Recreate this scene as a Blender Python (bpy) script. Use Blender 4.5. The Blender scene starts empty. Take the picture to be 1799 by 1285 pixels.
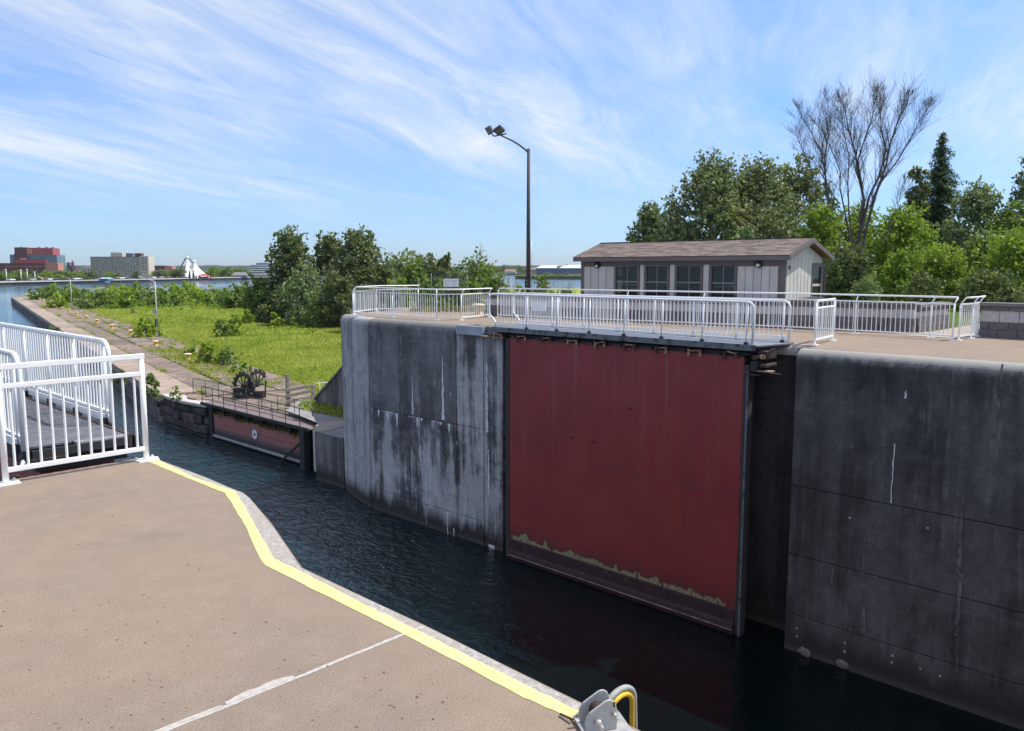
import bpy, math, random
import numpy as np
from mathutils import Vector, Matrix

SC = bpy.context.scene
COL = SC.collection
R = math.radians
random.seed(7)
RNG = np.random.default_rng(11)

# ------------------------------------------------------------------ camera, sky, sun, exposure
F_PX, YAW, CAM_Z = 1400.0, R(46.5), 9.03
PITCH = math.atan((642.5 - 472.0) / F_PX)
cam_data = bpy.data.cameras.new('camera')
cam = bpy.data.objects.new('camera', cam_data)
COL.objects.link(cam)
cam.location = (0, 0, CAM_Z)
cam.rotation_euler = (math.pi / 2 - PITCH, 0, -YAW)
cam_data.sensor_width = 36.0
cam_data.lens = F_PX / 1799.0 * 36.0
cam_data.clip_start = 0.1
cam_data.clip_end = 20000
SC.camera = cam

SUN_AZ, SUN_EL = R(-30), R(57)          # azimuth measured from +X towards +Y
world = bpy.data.worlds.new('World')
SC.world = world
world.use_nodes = True
wn, wl = world.node_tree.nodes, world.node_tree.links
wn.clear()
w_out = wn.new('ShaderNodeOutputWorld')
w_bg = wn.new('ShaderNodeBackground')
w_bg.inputs['Strength'].default_value = 0.15
w_sky = wn.new('ShaderNodeTexSky')
w_sky.sky_type = 'NISHITA'
w_sky.sun_disc = False
w_sky.sun_elevation = SUN_EL
w_sky.sun_rotation = math.pi / 2 - SUN_AZ
w_sky.air_density = 1.0
w_sky.dust_density = 0.3
w_sky.ozone_density = 2.5
SKY_HSV = wn.new('ShaderNodeHueSaturation')
SKY_HSV.inputs['Saturation'].default_value = 1.05
SKY_HSV.inputs['Value'].default_value = 1.0
wl.new(w_sky.outputs[0], SKY_HSV.inputs['Color'])


def wmath(op, a, b=None, c=None):
    n = wn.new('ShaderNodeMath')
    n.operation = op
    for i, v in enumerate((a, b, c)):
        if v is None:
            continue
        if isinstance(v, (int, float)):
            n.inputs[i].default_value = v
        else:
            wl.new(v, n.inputs[i])
    return n.outputs[0]


w_tc = wn.new('ShaderNodeTexCoord')
w_sep = wn.new('ShaderNodeSeparateXYZ')
wl.new(w_tc.outputs['Generated'], w_sep.inputs[0])
wz = wmath('ADD', wmath('MAXIMUM', w_sep.outputs[2], 0.0), 0.10)
wu = wmath('DIVIDE', w_sep.outputs[0], wz)
wv = wmath('DIVIDE', w_sep.outputs[1], wz)
CAZ = R(67)
w_al = wmath('ADD', wmath('MULTIPLY', wu, math.sin(CAZ)), wmath('MULTIPLY', wv, math.cos(CAZ)))
w_ac = wmath('SUBTRACT', wmath('MULTIPLY', wu, math.cos(CAZ)), wmath('MULTIPLY', wv, math.sin(CAZ)))


def wnoise(sa, sc, off, scale, detail, rough, dist):
    cx = wn.new('ShaderNodeCombineXYZ')
    wl.new(wmath('MULTIPLY', w_al, sa), cx.inputs[0])
    wl.new(wmath('MULTIPLY', w_ac, sc), cx.inputs[1])
    cx.inputs[2].default_value = off
    n = wn.new('ShaderNodeTexNoise')
    n.inputs['Scale'].default_value = scale
    n.inputs['Detail'].default_value = detail
    n.inputs['Roughness'].default_value = rough
    n.inputs['Distortion'].default_value = dist
    wl.new(cx.outputs[0], n.inputs['Vector'])
    return n.outputs['Fac']


def wramp(f, a, b):
    n = wn.new('ShaderNodeMapRange')
    n.interpolation_type = 'SMOOTHSTEP'
    n.inputs['From Min'].default_value = a
    n.inputs['From Max'].default_value = b
    wl.new(f, n.inputs['Value'])
    return n.outputs[0]


c_streak = wramp(wnoise(0.22, 0.95, 3.3, 1.3, 8, 0.62, 0.7), 0.28, 0.74)
c_fine = wramp(wnoise(0.7, 2.6, 9.1, 1.3, 9, 0.66, 1.1), 0.24, 0.80)
c_patch = wramp(wnoise(0.35, 0.5, 5.7, 0.8, 3, 0.5, 0.3), 0.26, 0.52)
c_veil = wramp(wnoise(0.25, 0.4, 1.2, 0.7, 3, 0.5, 0.3), 0.32, 0.62)
c_all = wmath('ADD', wmath('MULTIPLY', wmath('MULTIPLY', c_streak, c_patch), wmath('ADD', wmath('MULTIPLY', c_fine, 0.55), 0.45)),
              wmath('MULTIPLY', c_veil, wmath('ADD', wmath('MULTIPLY', c_fine, 0.50), 0.22)))
c_hor = wramp(w_sep.outputs[2], 0.0, 0.20)
c_fac = wmath('MINIMUM', wmath('MULTIPLY', c_all, wmath('MULTIPLY', c_hor, 0.95)), 0.92)
w_mix = wn.new('ShaderNodeMix')
w_mix.data_type = 'RGBA'
wl.new(c_fac, w_mix.inputs['Factor'])
# clear northern air: the sky stays blue right down to the horizon all the way round
w_tint = wn.new('ShaderNodeMix')
w_tint.data_type = 'RGBA'
wl.new(wramp(w_sep.outputs[2], -0.02, 0.38), w_tint.inputs['Factor'])
w_tint.inputs['A'].default_value = (0.43, 0.565, 0.89, 1)
w_tint.inputs['B'].default_value = (0.47, 0.73, 1.00, 1)
w_mul = wn.new('ShaderNodeMix')
w_mul.data_type = 'RGBA'
w_mul.blend_type = 'MULTIPLY'
w_mul.inputs['Factor'].default_value = 1.0
wl.new(SKY_HSV.outputs[0], w_mul.inputs['A'])
wl.new(w_tint.outputs['Result'], w_mul.inputs['B'])
wl.new(w_mul.outputs['Result'], w_mix.inputs['A'])
w_mix.inputs['B'].default_value = (4.6, 4.8, 5.0, 1)
wl.new(w_mix.outputs['Result'], w_bg.inputs['Color'])
wl.new(w_bg.outputs[0], w_out.inputs['Surface'])

sun_data = bpy.data.lights.new('sun', 'SUN')
sun_data.energy = 4.2
sun_data.angle = R(0.53)
sun_data.color = (1.0, 0.955, 0.88)
sun = bpy.data.objects.new('sun', sun_data)
COL.objects.link(sun)
SDIR = Vector((math.cos(SUN_EL) * math.cos(SUN_AZ), math.cos(SUN_EL) * math.sin(SUN_AZ), math.sin(SUN_EL)))
sun.rotation_euler = SDIR.to_track_quat('Z', 'Y').to_euler()
sun.location = SDIR * 60

SC.view_settings.view_transform = 'Standard'
SC.view_settings.look = 'None'
SC.view_settings.gamma = 1.0
SC.view_settings.use_curve_mapping = False
SC.view_settings.exposure = 0.40

# ------------------------------------------------------------------ surveying helpers: a line of sight of the photograph met with a real plane
_fw = Vector((math.sin(YAW) * math.cos(PITCH), math.cos(YAW) * math.cos(PITCH), -math.sin(PITCH)))
_rt = Vector((math.cos(YAW), -math.sin(YAW), 0))
_up = _rt.cross(_fw)
_C = Vector((0, 0, CAM_Z))


def ray(px, py):
    return _fw + _rt * ((px - 899.5) / F_PX) + _up * ((642.5 - py) / F_PX)


def at(px, py, z):
    r = ray(px, py)
    return _C + r * ((z - CAM_Z) / r.z)


def atd(px, py, d):
    return _C + ray(px, py) * d


def atx(px, py, x):
    r = ray(px, py)
    return _C + r * (x / r.x)


def aty(px, py, y):
    r = ray(px, py)
    return _C + r * (y / r.y)


# ------------------------------------------------------------------ materials
MATS = {}


class NT:
    def __init__(s, name):
        s.m = bpy.data.materials.new(name)
        s.m.use_nodes = True
        s.n, s.l = s.m.node_tree.nodes, s.m.node_tree.links
        s.b = s.n['Principled BSDF']
        s.out = s.n['Material Output']
        s.geo = s.n.new('ShaderNodeNewGeometry')
        s.pos = s.geo.outputs['Position']
        MATS[name] = s.m

    def mp(s, scale=(1, 1, 1), loc=(0, 0, 0), src=None):
        n = s.n.new('ShaderNodeMapping')
        n.inputs['Scale'].default_value = scale
        n.inputs['Location'].default_value = loc
        s.l.new(src or s.pos, n.inputs['Vector'])
        return n.outputs[0]

    def noise(s, scale, detail=4, rough=0.55, vec=None, dist=0.0):
        n = s.n.new('ShaderNodeTexNoise')
        n.inputs['Scale'].default_value = scale
        n.inputs['Detail'].default_value = detail
        n.inputs['Roughness'].default_value = rough
        n.inputs['Distortion'].default_value = dist
        s.l.new(vec or s.pos, n.inputs['Vector'])
        return n.outputs['Fac']

    def vor(s, scale, vec=None, feature='F1'):
        n = s.n.new('ShaderNodeTexVoronoi')
        n.feature = feature
        n.inputs['Scale'].default_value = scale
        s.l.new(vec or s.pos, n.inputs['Vector'])
        return n.outputs['Distance']

    def ramp(s, f, a, b, lo=0.0, hi=1.0):
        n = s.n.new('ShaderNodeMapRange')
        n.interpolation_type = 'SMOOTHSTEP'
        n.inputs['From Min'].default_value = a
        n.inputs['From Max'].default_value = b
        n.inputs['To Min'].default_value = lo
        n.inputs['To Max'].default_value = hi
        s.l.new(f, n.inputs['Value'])
        return n.outputs[0]

    def math(s, op, a, b=None):
        n = s.n.new('ShaderNodeMath')
        n.operation = op
        for i, v in enumerate((a, b)):
            if v is None:
                continue
            if isinstance(v, (int, float)):
                n.inputs[i].default_value = v
            else:
                s.l.new(v, n.inputs[i])
        return n.outputs[0]

    def mix(s, f, a, b, blend='MIX'):
        n = s.n.new('ShaderNodeMix')
        n.data_type = 'RGBA'
        n.blend_type = blend
        for key, v in (('Factor', f), ('A', a), ('B', b)):
            if isinstance(v, (int, float)):
                n.inputs[key].default_value = v
            elif isinstance(v, tuple):
                n.inputs[key].default_value = (*v, 1)
            else:
                s.l.new(v, n.inputs[key])
        return n.outputs['Result']

    def sep(s):
        n = s.n.new('ShaderNodeSeparateXYZ')
        s.l.new(s.pos, n.inputs[0])
        return n.outputs

    def bump(s, h, strength=0.3, dist=0.02):
        n = s.n.new('ShaderNodeBump')
        n.inputs['Strength'].default_value = strength
        n.inputs['Distance'].default_value = dist
        s.l.new(h, n.inputs['Height'])
        s.l.new(n.outputs[0], s.b.inputs['Normal'])
        return n

    def rnd(s):
        n = s.n.new('ShaderNodeObjectInfo')
        return n.outputs['Random']

    def fin(s, col, rough=0.8, metal=0.0, spec=0.4):
        if isinstance(col, tuple):
            s.b.inputs['Base Color'].default_value = (*col, 1)
        else:
            s.l.new(col, s.b.inputs['Base Color'])
        if isinstance(rough, (int, float)):
            s.b.inputs['Roughness'].default_value = rough
        else:
            s.l.new(rough, s.b.inputs['Roughness'])
        s.b.inputs['Metallic'].default_value = metal
        s.b.inputs['Specular IOR Level'].default_value = spec
        return s.m


def sc(c, k):
    return tuple(min(1, x * k) for x in c)


def m_plain(name, c, rough=0.6, var=0.18, scale=3.0, metal=0.0, bump=0.0, objvar=0.0, spec=0.4):
    t = NT(name)
    f = t.ramp(t.noise(scale, 6, 0.65), 0.3, 0.7)
    col = t.mix(f, sc(c, 1 - var), sc(c, 1 + var))
    if objvar:
        col = t.mix(t.ramp(t.rnd(), 0, 1), col, t.mix(1.0, col, (1 - objvar,) * 3, 'MULTIPLY'))
    if bump:
        t.bump(t.noise(scale * 8, 4, 0.6), bump, 0.01)
    return t.fin(col, rough, metal, spec)


def m_rust(name, base, rust, amount, scale=5.0, rough=0.75):
    t = NT(name)
    f = t.ramp(t.noise(scale, 7, 0.7), amount, amount + 0.18)
    g = t.noise(scale * 4, 4, 0.6)
    col = t.mix(f, t.mix(g, sc(base, 0.8), sc(base, 1.15)), t.mix(g, sc(rust, 0.55), sc(rust, 1.35)))
    t.bump(g, 0.25, 0.01)
    return t.fin(col, rough)


def m_concrete(name, base, dark, pale, d_lo, d_hi, p_lo, p_hi, wet=1.0, cloud=0.0, worn=None):
    """cast wall stained by runs of water; every stain has a place of its own on the wall"""
    t = NT(name)
    st = t.noise(1.0, 6, 0.62, t.mp((2.0, 2.0, 0.13)))
    st2 = t.noise(1.0, 7, 0.7, t.mp((6.5, 6.5, 0.22), (5, 2, 1)))
    blot = t.noise(0.45, 5, 0.6)
    grain = t.noise(14, 5, 0.7)
    mott = t.noise(2.6, 7, 0.72)
    s1 = t.math('ADD', t.math('MULTIPLY', st, 0.6), t.math('MULTIPLY', blot, 0.4))
    fd = t.ramp(s1, d_lo, d_hi)
    fp = t.ramp(t.math('ADD', t.math('MULTIPLY', st2, 0.7), t.math('MULTIPLY', mott, 0.3)), p_lo, p_hi)
    col = t.mix(fd, base, dark)
    col = t.mix(fp, col, pale)
    col = t.mix(t.ramp(grain, 0.25, 0.75), t.mix(1.0, col, (0.72, 0.72, 0.74), 'MULTIPLY'), col)
    col = t.mix(t.ramp(mott, 0.35, 0.65), t.mix(1.0, col, (0.78, 0.78, 0.8), 'MULTIPLY'), col)
    z = t.sep()[2]
    if cloud:
        cl = t.noise(0.8, 9, 0.78, t.mp((1, 1, 0.8), (4, 7, 2)))
        col = t.mix(t.math('MULTIPLY', t.ramp(cl, 0.44, 0.66), cloud), col, pale)
        sp = t.ramp(t.noise(5.5, 6, 0.75, t.mp((1, 1, 0.8), (1, 8, 3))), 0.57, 0.72)
        col = t.mix(t.math('MULTIPLY', sp, cloud), col, pale)
        hb = t.ramp(t.noise(1.0, 6, 0.75, t.mp((0.22, 0.22, 1.6), (2, 2, 9))), 0.55, 0.70)
        col = t.mix(t.math('MULTIPLY', hb, cloud * 0.6), col, pale)
    if worn:
        wz = t.math('ADD', z, t.math('MULTIPLY', t.math('SUBTRACT', t.noise(1.0, 7, 0.75, t.mp((2.5, 2.5, 1.0))), 0.5), 0.45))
        col = t.mix(t.ramp(wz, 6.95, 7.14), col, worn)
    zz = t.math('ADD', z, t.math('MULTIPLY', t.noise(1.0, 5, 0.6, t.mp((1.6, 1.6, 0.3))), -1.0))
    fw = t.ramp(zz, 0.35, -0.25)
    col = t.mix(t.math('MULTIPLY', fw, wet), col, (0.035, 0.032, 0.03))
    slime = t.ramp(z, 0.22, 0.05)
    col = t.mix(t.math('MULTIPLY', slime, 0.7), col, (0.085, 0.075, 0.06))
    t.bump(t.math('ADD', grain, t.math('MULTIPLY', mott, 0.6)), 0.35, 0.02)
    return t.fin(col, 0.85)


C_LEFTWALL = m_concrete('stained_concrete', (0.50, 0.50, 0.49), (0.095, 0.090, 0.092), (0.74, 0.745, 0.74), 0.465, 0.545, 0.54, 0.68, cloud=0.25)
C_LEFTTOP = m_concrete('stained_concrete_top', (0.225, 0.22, 0.215), (0.115, 0.11, 0.112), (0.56, 0.56, 0.56), 0.42, 0.60, 0.53, 0.70, cloud=0.15, worn=(0.21, 0.20, 0.19))
C_SIDE = m_concrete('pale_concrete', (0.50, 0.50, 0.49), (0.24, 0.235, 0.23), (0.66, 0.66, 0.65), 0.44, 0.60, 0.5, 0.7, cloud=0.2)
C_RIGHTWALL = m_concrete('dark_concrete', (0.108, 0.103, 0.099), (0.047, 0.045, 0.044), (0.25, 0.243, 0.235), 0.42, 0.60, 0.53, 0.74, cloud=0.26, worn=(0.29, 0.275, 0.255))
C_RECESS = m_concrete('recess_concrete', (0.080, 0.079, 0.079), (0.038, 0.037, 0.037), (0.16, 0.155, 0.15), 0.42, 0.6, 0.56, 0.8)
C_OLD = m_concrete('old_concrete', (0.25, 0.235, 0.225), (0.105, 0.095, 0.092), (0.44, 0.43, 0.42), 0.42, 0.6, 0.54, 0.75)


def m_deck():
    t = NT('deck_surface')
    big = t.noise(0.55, 5, 0.6)
    mid = t.noise(4.5, 6, 0.65)
    fine = t.noise(120, 4, 0.75)
    grit = t.noise(300, 2, 0.6)
    col = t.mix(t.ramp(big, 0.35, 0.68), (0.300, 0.228, 0.172), (0.255, 0.200, 0.158))
    col = t.mix(t.math('MULTIPLY', t.ramp(mid, 0.38, 0.75), 0.4), col, (0.36, 0.285, 0.222))
    col = t.mix(t.ramp(fine, 0.34, 0.60), t.mix(1.0, col, (0.62, 0.60, 0.58), 'MULTIPLY'), col)
    drag = t.ramp(t.noise(1.0, 6, 0.7, t.mp((9.0, 1.1, 1.0))), 0.52, 0.70)
    col = t.mix(t.math('MULTIPLY', drag, 0.28), col, (0.20, 0.165, 0.14))
    col = t.mix(t.ramp(grit, 0.66, 0.74), col, (0.52, 0.45, 0.38))
    pits = t.ramp(t.vor(11.0, t.mp((1.6, 0.9, 0.0))), 0.15, 0.06)
    mask = t.ramp(t.noise(1.3, 6, 0.7), 0.46, 0.60)
    col = t.mix(t.math('MULTIPLY', t.math('MULTIPLY', pits, mask), 0.75), col, (0.13, 0.115, 0.11))
    crk = t.ramp(t.noise(2.2, 8, 0.75, None, 1.5), 0.56, 0.66)
    col = t.mix(t.math('MULTIPLY', crk, 0.35), col, (0.20, 0.185, 0.18))
    scuff = t.math('MULTIPLY', t.ramp(t.noise(1.0, 7, 0.8, t.mp((5, 16, 1), (3, 3, 0))), 0.66, 0.74), t.ramp(t.noise(0.8, 3, 0.5), 0.5, 0.62))
    col = t.mix(t.math('MULTIPLY', scuff, 0.6), col, (0.44, 0.40, 0.36))
    oil = t.ramp(t.noise(0.9, 6, 0.7, t.mp((1, 1, 1), (8, 5, 0))), 0.58, 0.72)
    col = t.mix(t.math('MULTIPLY', oil, 0.38), col, (0.165, 0.14, 0.125))
    t.bump(t.math('ADD', t.math('ADD', fine, t.math('MULTIPLY', grit, 0.5)), t.math('MULTIPLY', pits, -0.8)), 0.35, 0.005)
    return t.fin(col, 0.9, spec=0.25)


M_DECK = m_deck()


def m_kerb():
    t = NT('kerb_concrete')
    f = t.noise(30, 5, 0.7)
    g = t.noise(3, 5, 0.6)
    col = t.mix(t.ramp(f, 0.35, 0.65), (0.25, 0.225, 0.21), (0.44, 0.41, 0.385))
    col = t.mix(t.ramp(g, 0.45, 0.7), col, (0.33, 0.28, 0.24))
    col = t.mix(t.math('MULTIPLY', t.ramp(t.vor(16), 0.2, 0.1), t.ramp(t.noise(2.1, 4), 0.45, 0.6)), col, (0.12, 0.10, 0.10))
    t.bump(f, 0.4, 0.008)
    return t.fin(col, 0.9)


M_KERB = m_kerb()


def m_yellow():
    t = NT('yellow_line_paint')
    f = t.noise(40, 5, 0.75)
    g = t.noise(5, 5, 0.7)
    col = t.mix(t.ramp(g, 0.3, 0.7), (0.84, 0.72, 0.20), (0.90, 0.81, 0.30))
    worn = t.ramp(t.math('ADD', t.math('MULTIPLY', f, 0.45), t.math('MULTIPLY', g, 0.55)), 0.545, 0.60)
    col = t.mix(t.math('MULTIPLY', worn, 0.75), col, (0.40, 0.33, 0.20))
    t.bump(f, 0.3, 0.004)
    return t.fin(col, 0.7)


M_YELLOW = m_yellow()
M_WHITE = m_plain('white_paint', (0.88, 0.88, 0.87), 0.35, 0.05, 4.0)
M_GALV = m_plain('galvanised_steel', (0.45, 0.44, 0.42), 0.42, 0.25, 6.0, metal=0.35, bump=0.1)
M_PLATE = m_plain('grey_steel_plate', (0.36, 0.40, 0.45), 0.45, 0.18, 1.8, metal=0.2)
M_RUST = m_rust('rusty_steel', (0.055, 0.036, 0.030), (0.20, 0.080, 0.038), 0.52, 9)
M_RUSTY_EDGE = m_rust('pale_rusty_steel', (0.40, 0.29, 0.19), (0.17, 0.070, 0.035), 0.43, 14)
M_BLACKSTEEL = m_rust('black_steel', (0.030, 0.031, 0.034), (0.10, 0.06, 0.04), 0.60, 5)
M_CHANNEL = m_rust('weathered_channel', (0.16, 0.18, 0.19), (0.035, 0.032, 0.032), 0.47, 3.5)
M_BOLT = m_plain('bolt_steel', (0.48, 0.46, 0.42), 0.4, 0.25, 30, metal=0.6)
M_HOSE_Y = m_plain('yellow_pipe', (0.62, 0.38, 0.03), 0.5, 0.15, 12)
M_HOSE_G = m_plain('grey_hose', (0.30, 0.30, 0.28), 0.6, 0.15, 12)
M_BOLLARD = m_rust('yellow_bollard_paint', (0.78, 0.47, 0.06), (0.55, 0.42, 0.28), 0.58, 9)
M_BOLLTOP = m_plain('worn_bollard_top', (0.72, 0.60, 0.38), 0.6, 0.2, 10)
M_GRATING = m_plain('steel_grating', (0.235, 0.235, 0.26), 0.55, 0.2, 7.0, metal=0.2)
M_DARKWATERSTEEL = m_rust('gate_seal_steel', (0.055, 0.045, 0.05), (0.12, 0.07, 0.055), 0.55, 4)


def m_red():
    t = NT('red_gate_paint')
    st = t.noise(1.0, 7, 0.65, t.mp((3.5, 3.5, 0.16)))
    bl = t.noise(0.7, 5, 0.6)
    fn = t.noise(16, 4, 0.7)
    col = t.mix(t.ramp(bl, 0.3, 0.7), (0.240, 0.032, 0.030), (0.290, 0.046, 0.041))
    z = t.sep()[2]
    up = t.ramp(z, 3.5, 7.0)
    fs = t.math('MULTIPLY', t.ramp(st, 0.54, 0.72), t.ramp(z, 2.0, 6.8, 0.15, 0.95))
    col = t.mix(fs, col, (0.25, 0.115, 0.118))
    col = t.mix(t.math('MULTIPLY', t.ramp(st, 0.46, 0.34), 0.35), col, (0.17, 0.035, 0.045))
    col = t.mix(t.math('MULTIPLY', up, 0.25), col, (0.25, 0.058, 0.066))
    col = t.mix(t.math('MULTIPLY', t.ramp(fn, 0.6, 0.7), 0.4), col, (0.16, 0.03, 0.035))
    # a faint scraped band half way up
    band = t.math('MULTIPLY', t.ramp(t.math('ABSOLUTE', t.math('SUBTRACT', z, 3.55)), 0.10, 0.02), t.ramp(t.noise(3, 5, 0.7), 0.45, 0.6))
    col = t.mix(t.math('MULTIPLY', band, 0.5), col, (0.12, 0.05, 0.07))
    rs = t.ramp(t.noise(1.0, 7, 0.72, t.mp((9, 9, 0.35), (3, 1, 4))), 0.60, 0.72)
    col = t.mix(t.math('MULTIPLY', rs, 0.55), col, (0.115, 0.035, 0.032))
    scum = t.ramp(t.math('ADD', z, t.math('MULTIPLY', t.noise(1.0, 6, 0.7, t.mp((2, 2, 0.4))), -1.2)), 0.75, 0.1)
    col = t.mix(t.math('MULTIPLY', scum, 0.55), col, (0.10, 0.035, 0.036))
    t.bump(t.math('ADD', t.math('MULTIPLY', bl, 2.0), t.math('MULTIPLY', fn, 0.15)), 0.25, 0.04)
    return t.fin(col, 0.5)


M_RED = m_red()
M_PEEL = m_rust('bare_greenish_primer', (0.30, 0.28, 0.15), (0.15, 0.055, 0.045), 0.50, 8)
M_DARKHALO = m_rust('rust_halo_stain', (0.13, 0.045, 0.040), (0.19, 0.085, 0.05), 0.5, 6)
M_PALEMINERAL = m_plain('lime_deposit', (0.70, 0.72, 0.74), 0.9, 0.2, 12)


def m_water():
    t = NT('river_water')
    z = t.mp((1, 1, 1))
    n1 = t.noise(0.45, 3, 0.55, t.mp((1.0, 1.6, 1), (0, 0, 0)))
    n2 = t.noise(1.9, 4, 0.6, t.mp((1.5, 1.0, 1), (3, 1, 0)), 0.8)
    n3 = t.noise(6.0, 3, 0.6, t.mp((1.4, 1.0, 1)))
    y = t.sep()[1]
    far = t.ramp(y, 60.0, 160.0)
    h = t.math('ADD', t.math('ADD', t.math('MULTIPLY', n1, 1.0), t.math('MULTIPLY', n2, 0.95)), t.math('MULTIPLY', n3, 0.22))
    b = t.bump(h, 1.0, 0.15)
    t.l.new(t.math('MULTIPLY', t.ramp(y, 30.0, 200.0, 1.0, 0.22), t.ramp(y, 8.0, 22.0, 0.22, 1.0)), b.inputs['Strength'])
    t.b.inputs['IOR'].default_value = 1.36
    # dark lock basin, turquoise river; reflected sky is partly put into the blue
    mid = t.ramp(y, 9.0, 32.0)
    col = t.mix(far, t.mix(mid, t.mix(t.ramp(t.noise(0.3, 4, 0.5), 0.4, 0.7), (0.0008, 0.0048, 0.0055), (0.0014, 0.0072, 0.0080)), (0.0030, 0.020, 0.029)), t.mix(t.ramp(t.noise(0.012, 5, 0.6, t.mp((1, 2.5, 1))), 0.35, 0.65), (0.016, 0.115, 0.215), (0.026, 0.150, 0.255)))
    t.fin(col, 0.03, spec=0.85)
    return t.m


M_WATER = m_water()


def m_grass(name, a, b, c, s1=0.06, s2=0.5):
    t = NT(name)
    f = t.ramp(t.noise(s1, 5, 0.6), 0.35, 0.65)
    g = t.noise(s2, 6, 0.7)
    h = t.noise(7, 4, 0.7)
    col = t.mix(f, a, b)
    col = t.mix(t.ramp(g, 0.48, 0.68), col, c)
    col = t.mix(t.ramp(h, 0.3, 0.7), t.mix(1.0, col, (0.6, 0.62, 0.6), 'MULTIPLY'), col)
    t.bump(t.math('ADD', g, h), 0.6, 0.15)
    return t.fin(col, 0.95, spec=0.1)


M_FIELD = m_grass('field_grass', (0.350, 0.390, 0.065), (0.265, 0.325, 0.048), (0.430, 0.440, 0.115))
M_LAWN = m_grass('lawn_grass', (0.130, 0.190, 0.030), (0.10, 0.15, 0.025), (0.17, 0.20, 0.04))
M_BANK = m_grass('bank_grass', (0.10, 0.12, 0.04), (0.14, 0.13, 0.055), (0.08, 0.10, 0.03))
M_HILL = m_grass('wooded_hill', (0.030, 0.050, 0.030), (0.040, 0.065, 0.040), (0.045, 0.07, 0.05), 0.004, 0.02)  # bluish greens carry the haze of distance in the colour


def m_leaf(name, dark, light, trans=0.35):
    t = NT(name)
    a = t.n.new('ShaderNodeAttribute')
    a.attribute_name = 'shade'
    col = t.mix(a.outputs['Fac'], dark, light)
    nz = t.noise(0.35, 4, 0.6)
    col = t.mix(t.ramp(nz, 0.35, 0.7), col, t.mix(1.0, col, (0.80, 0.92, 0.8), 'MULTIPLY'))
    t.l.new(col, t.b.inputs['Base Color'])
    t.b.inputs['Roughness'].default_value = 0.55
    t.b.inputs['Specular IOR Level'].default_value = 0.25
    tr = t.n.new('ShaderNodeBsdfTranslucent')
    t.l.new(t.mix(1.0, col, (1.0, 1.0, 0.55), 'MULTIPLY'), tr.inputs['Color'])
    mx = t.n.new('ShaderNodeMixShader')
    mx.inputs[0].default_value = trans
    t.l.new(t.b.outputs[0], mx.inputs[1])
    t.l.new(tr.outputs[0], mx.inputs[2])
    t.l.new(mx.outputs[0], t.out.inputs['Surface'])
    return t.m


L_POPLAR = m_leaf('poplar_leaves', (0.085, 0.115, 0.045), (0.370, 0.400, 0.215))
L_DARK = m_leaf('dark_leaves', (0.072, 0.108, 0.038), (0.250, 0.268, 0.122))
L_MID = m_leaf('mid_leaves', (0.104, 0.16, 0.037), (0.263, 0.346, 0.094))
L_BRIGHT = m_leaf('bright_leaves', (0.138, 0.224, 0.031), (0.371, 0.475, 0.086), 0.45)
L_LIME = m_leaf('lime_leaves', (0.195, 0.285, 0.03), (0.435, 0.525, 0.083), 0.45)
L_GREY = m_leaf('willow_leaves', (0.141, 0.19, 0.091), (0.347, 0.413, 0.215))
L_SPRUCE = m_leaf('spruce_needles', (0.055, 0.100, 0.055), (0.165, 0.235, 0.115), 0.15)
L_GRASS = m_leaf('grass_blades', (0.250, 0.315, 0.042), (0.520, 0.540, 0.130), 0.5)
L_DRY = m_leaf('dry_grass', (0.16, 0.15, 0.06), (0.34, 0.30, 0.15), 0.35)
M_BARK = m_plain('grey_bark', (0.115, 0.095, 0.08), 0.9, 0.3, 8, bump=0.4)
M_BARKPALE = m_plain('pale_bark', (0.20, 0.175, 0.15), 0.9, 0.3, 8, bump=0.4)
M_DEAD = m_plain('dead_wood', (0.095, 0.080, 0.078), 0.85, 0.25, 3)

M_TAUPE = m_plain('taupe_trim_paint', (0.150, 0.125, 0.130), 0.6, 0.1, 3)
M_BOARD = m_plain('pale_board_paint', (0.61, 0.570, 0.53), 0.65, 0.07, 2.5, objvar=0.10)
M_SOFFIT = m_plain('soffit_wood', (0.26, 0.135, 0.085), 0.7, 0.2, 4)


def m_shingle():
    t = NT('asphalt_shingle')
    r = t.rnd()
    col = t.mix(t.ramp(r, 0, 1), (0.175, 0.135, 0.118), (0.285, 0.228, 0.195))
    g = t.noise(60, 3, 0.7)
    col = t.mix(t.ramp(g, 0.3, 0.7), t.mix(1.0, col, (0.72,) * 3, 'MULTIPLY'), col)
    t.bump(g, 0.3, 0.005)
    return t.fin(col, 0.95, spec=0.2)


M_SHINGLE = m_shingle()
M_BLOCKPALE = m_plain('pale_wall_block', (0.56, 0.53, 0.525), 0.9, 0.12, 6, bump=0.3, objvar=0.12)
M_BLOCKDARK = m_plain('dark_wall_block', (0.165, 0.143, 0.152), 0.9, 0.15, 6, bump=0.3, objvar=0.15)
M_CAP = m_plain('wall_capstone', (0.20, 0.18, 0.19), 0.85, 0.15, 5, bump=0.2, objvar=0.2)
M_INTERIOR = m_plain('room_interior', (0.10, 0.09, 0.08), 0.9, 0.1, 2)


def m_glass():
    t = NT('window_glass')
    t.fin((0.02, 0.025, 0.025), 0.02, spec=0.6)
    t.b.inputs['IOR'].default_value = 1.5
    tr = t.n.new('ShaderNodeBsdfTransparent')
    tr.inputs['Color'].default_value = (0.75, 0.82, 0.78, 1)
    mx = t.n.new('ShaderNodeMixShader')
    mx.inputs[0].default_value = 0.38
    t.l.new(t.b.outputs[0], mx.inputs[1])
    t.l.new(tr.outputs[0], mx.inputs[2])
    t.l.new(mx.outputs[0], t.out.inputs['Surface'])
    return t.m


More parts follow.
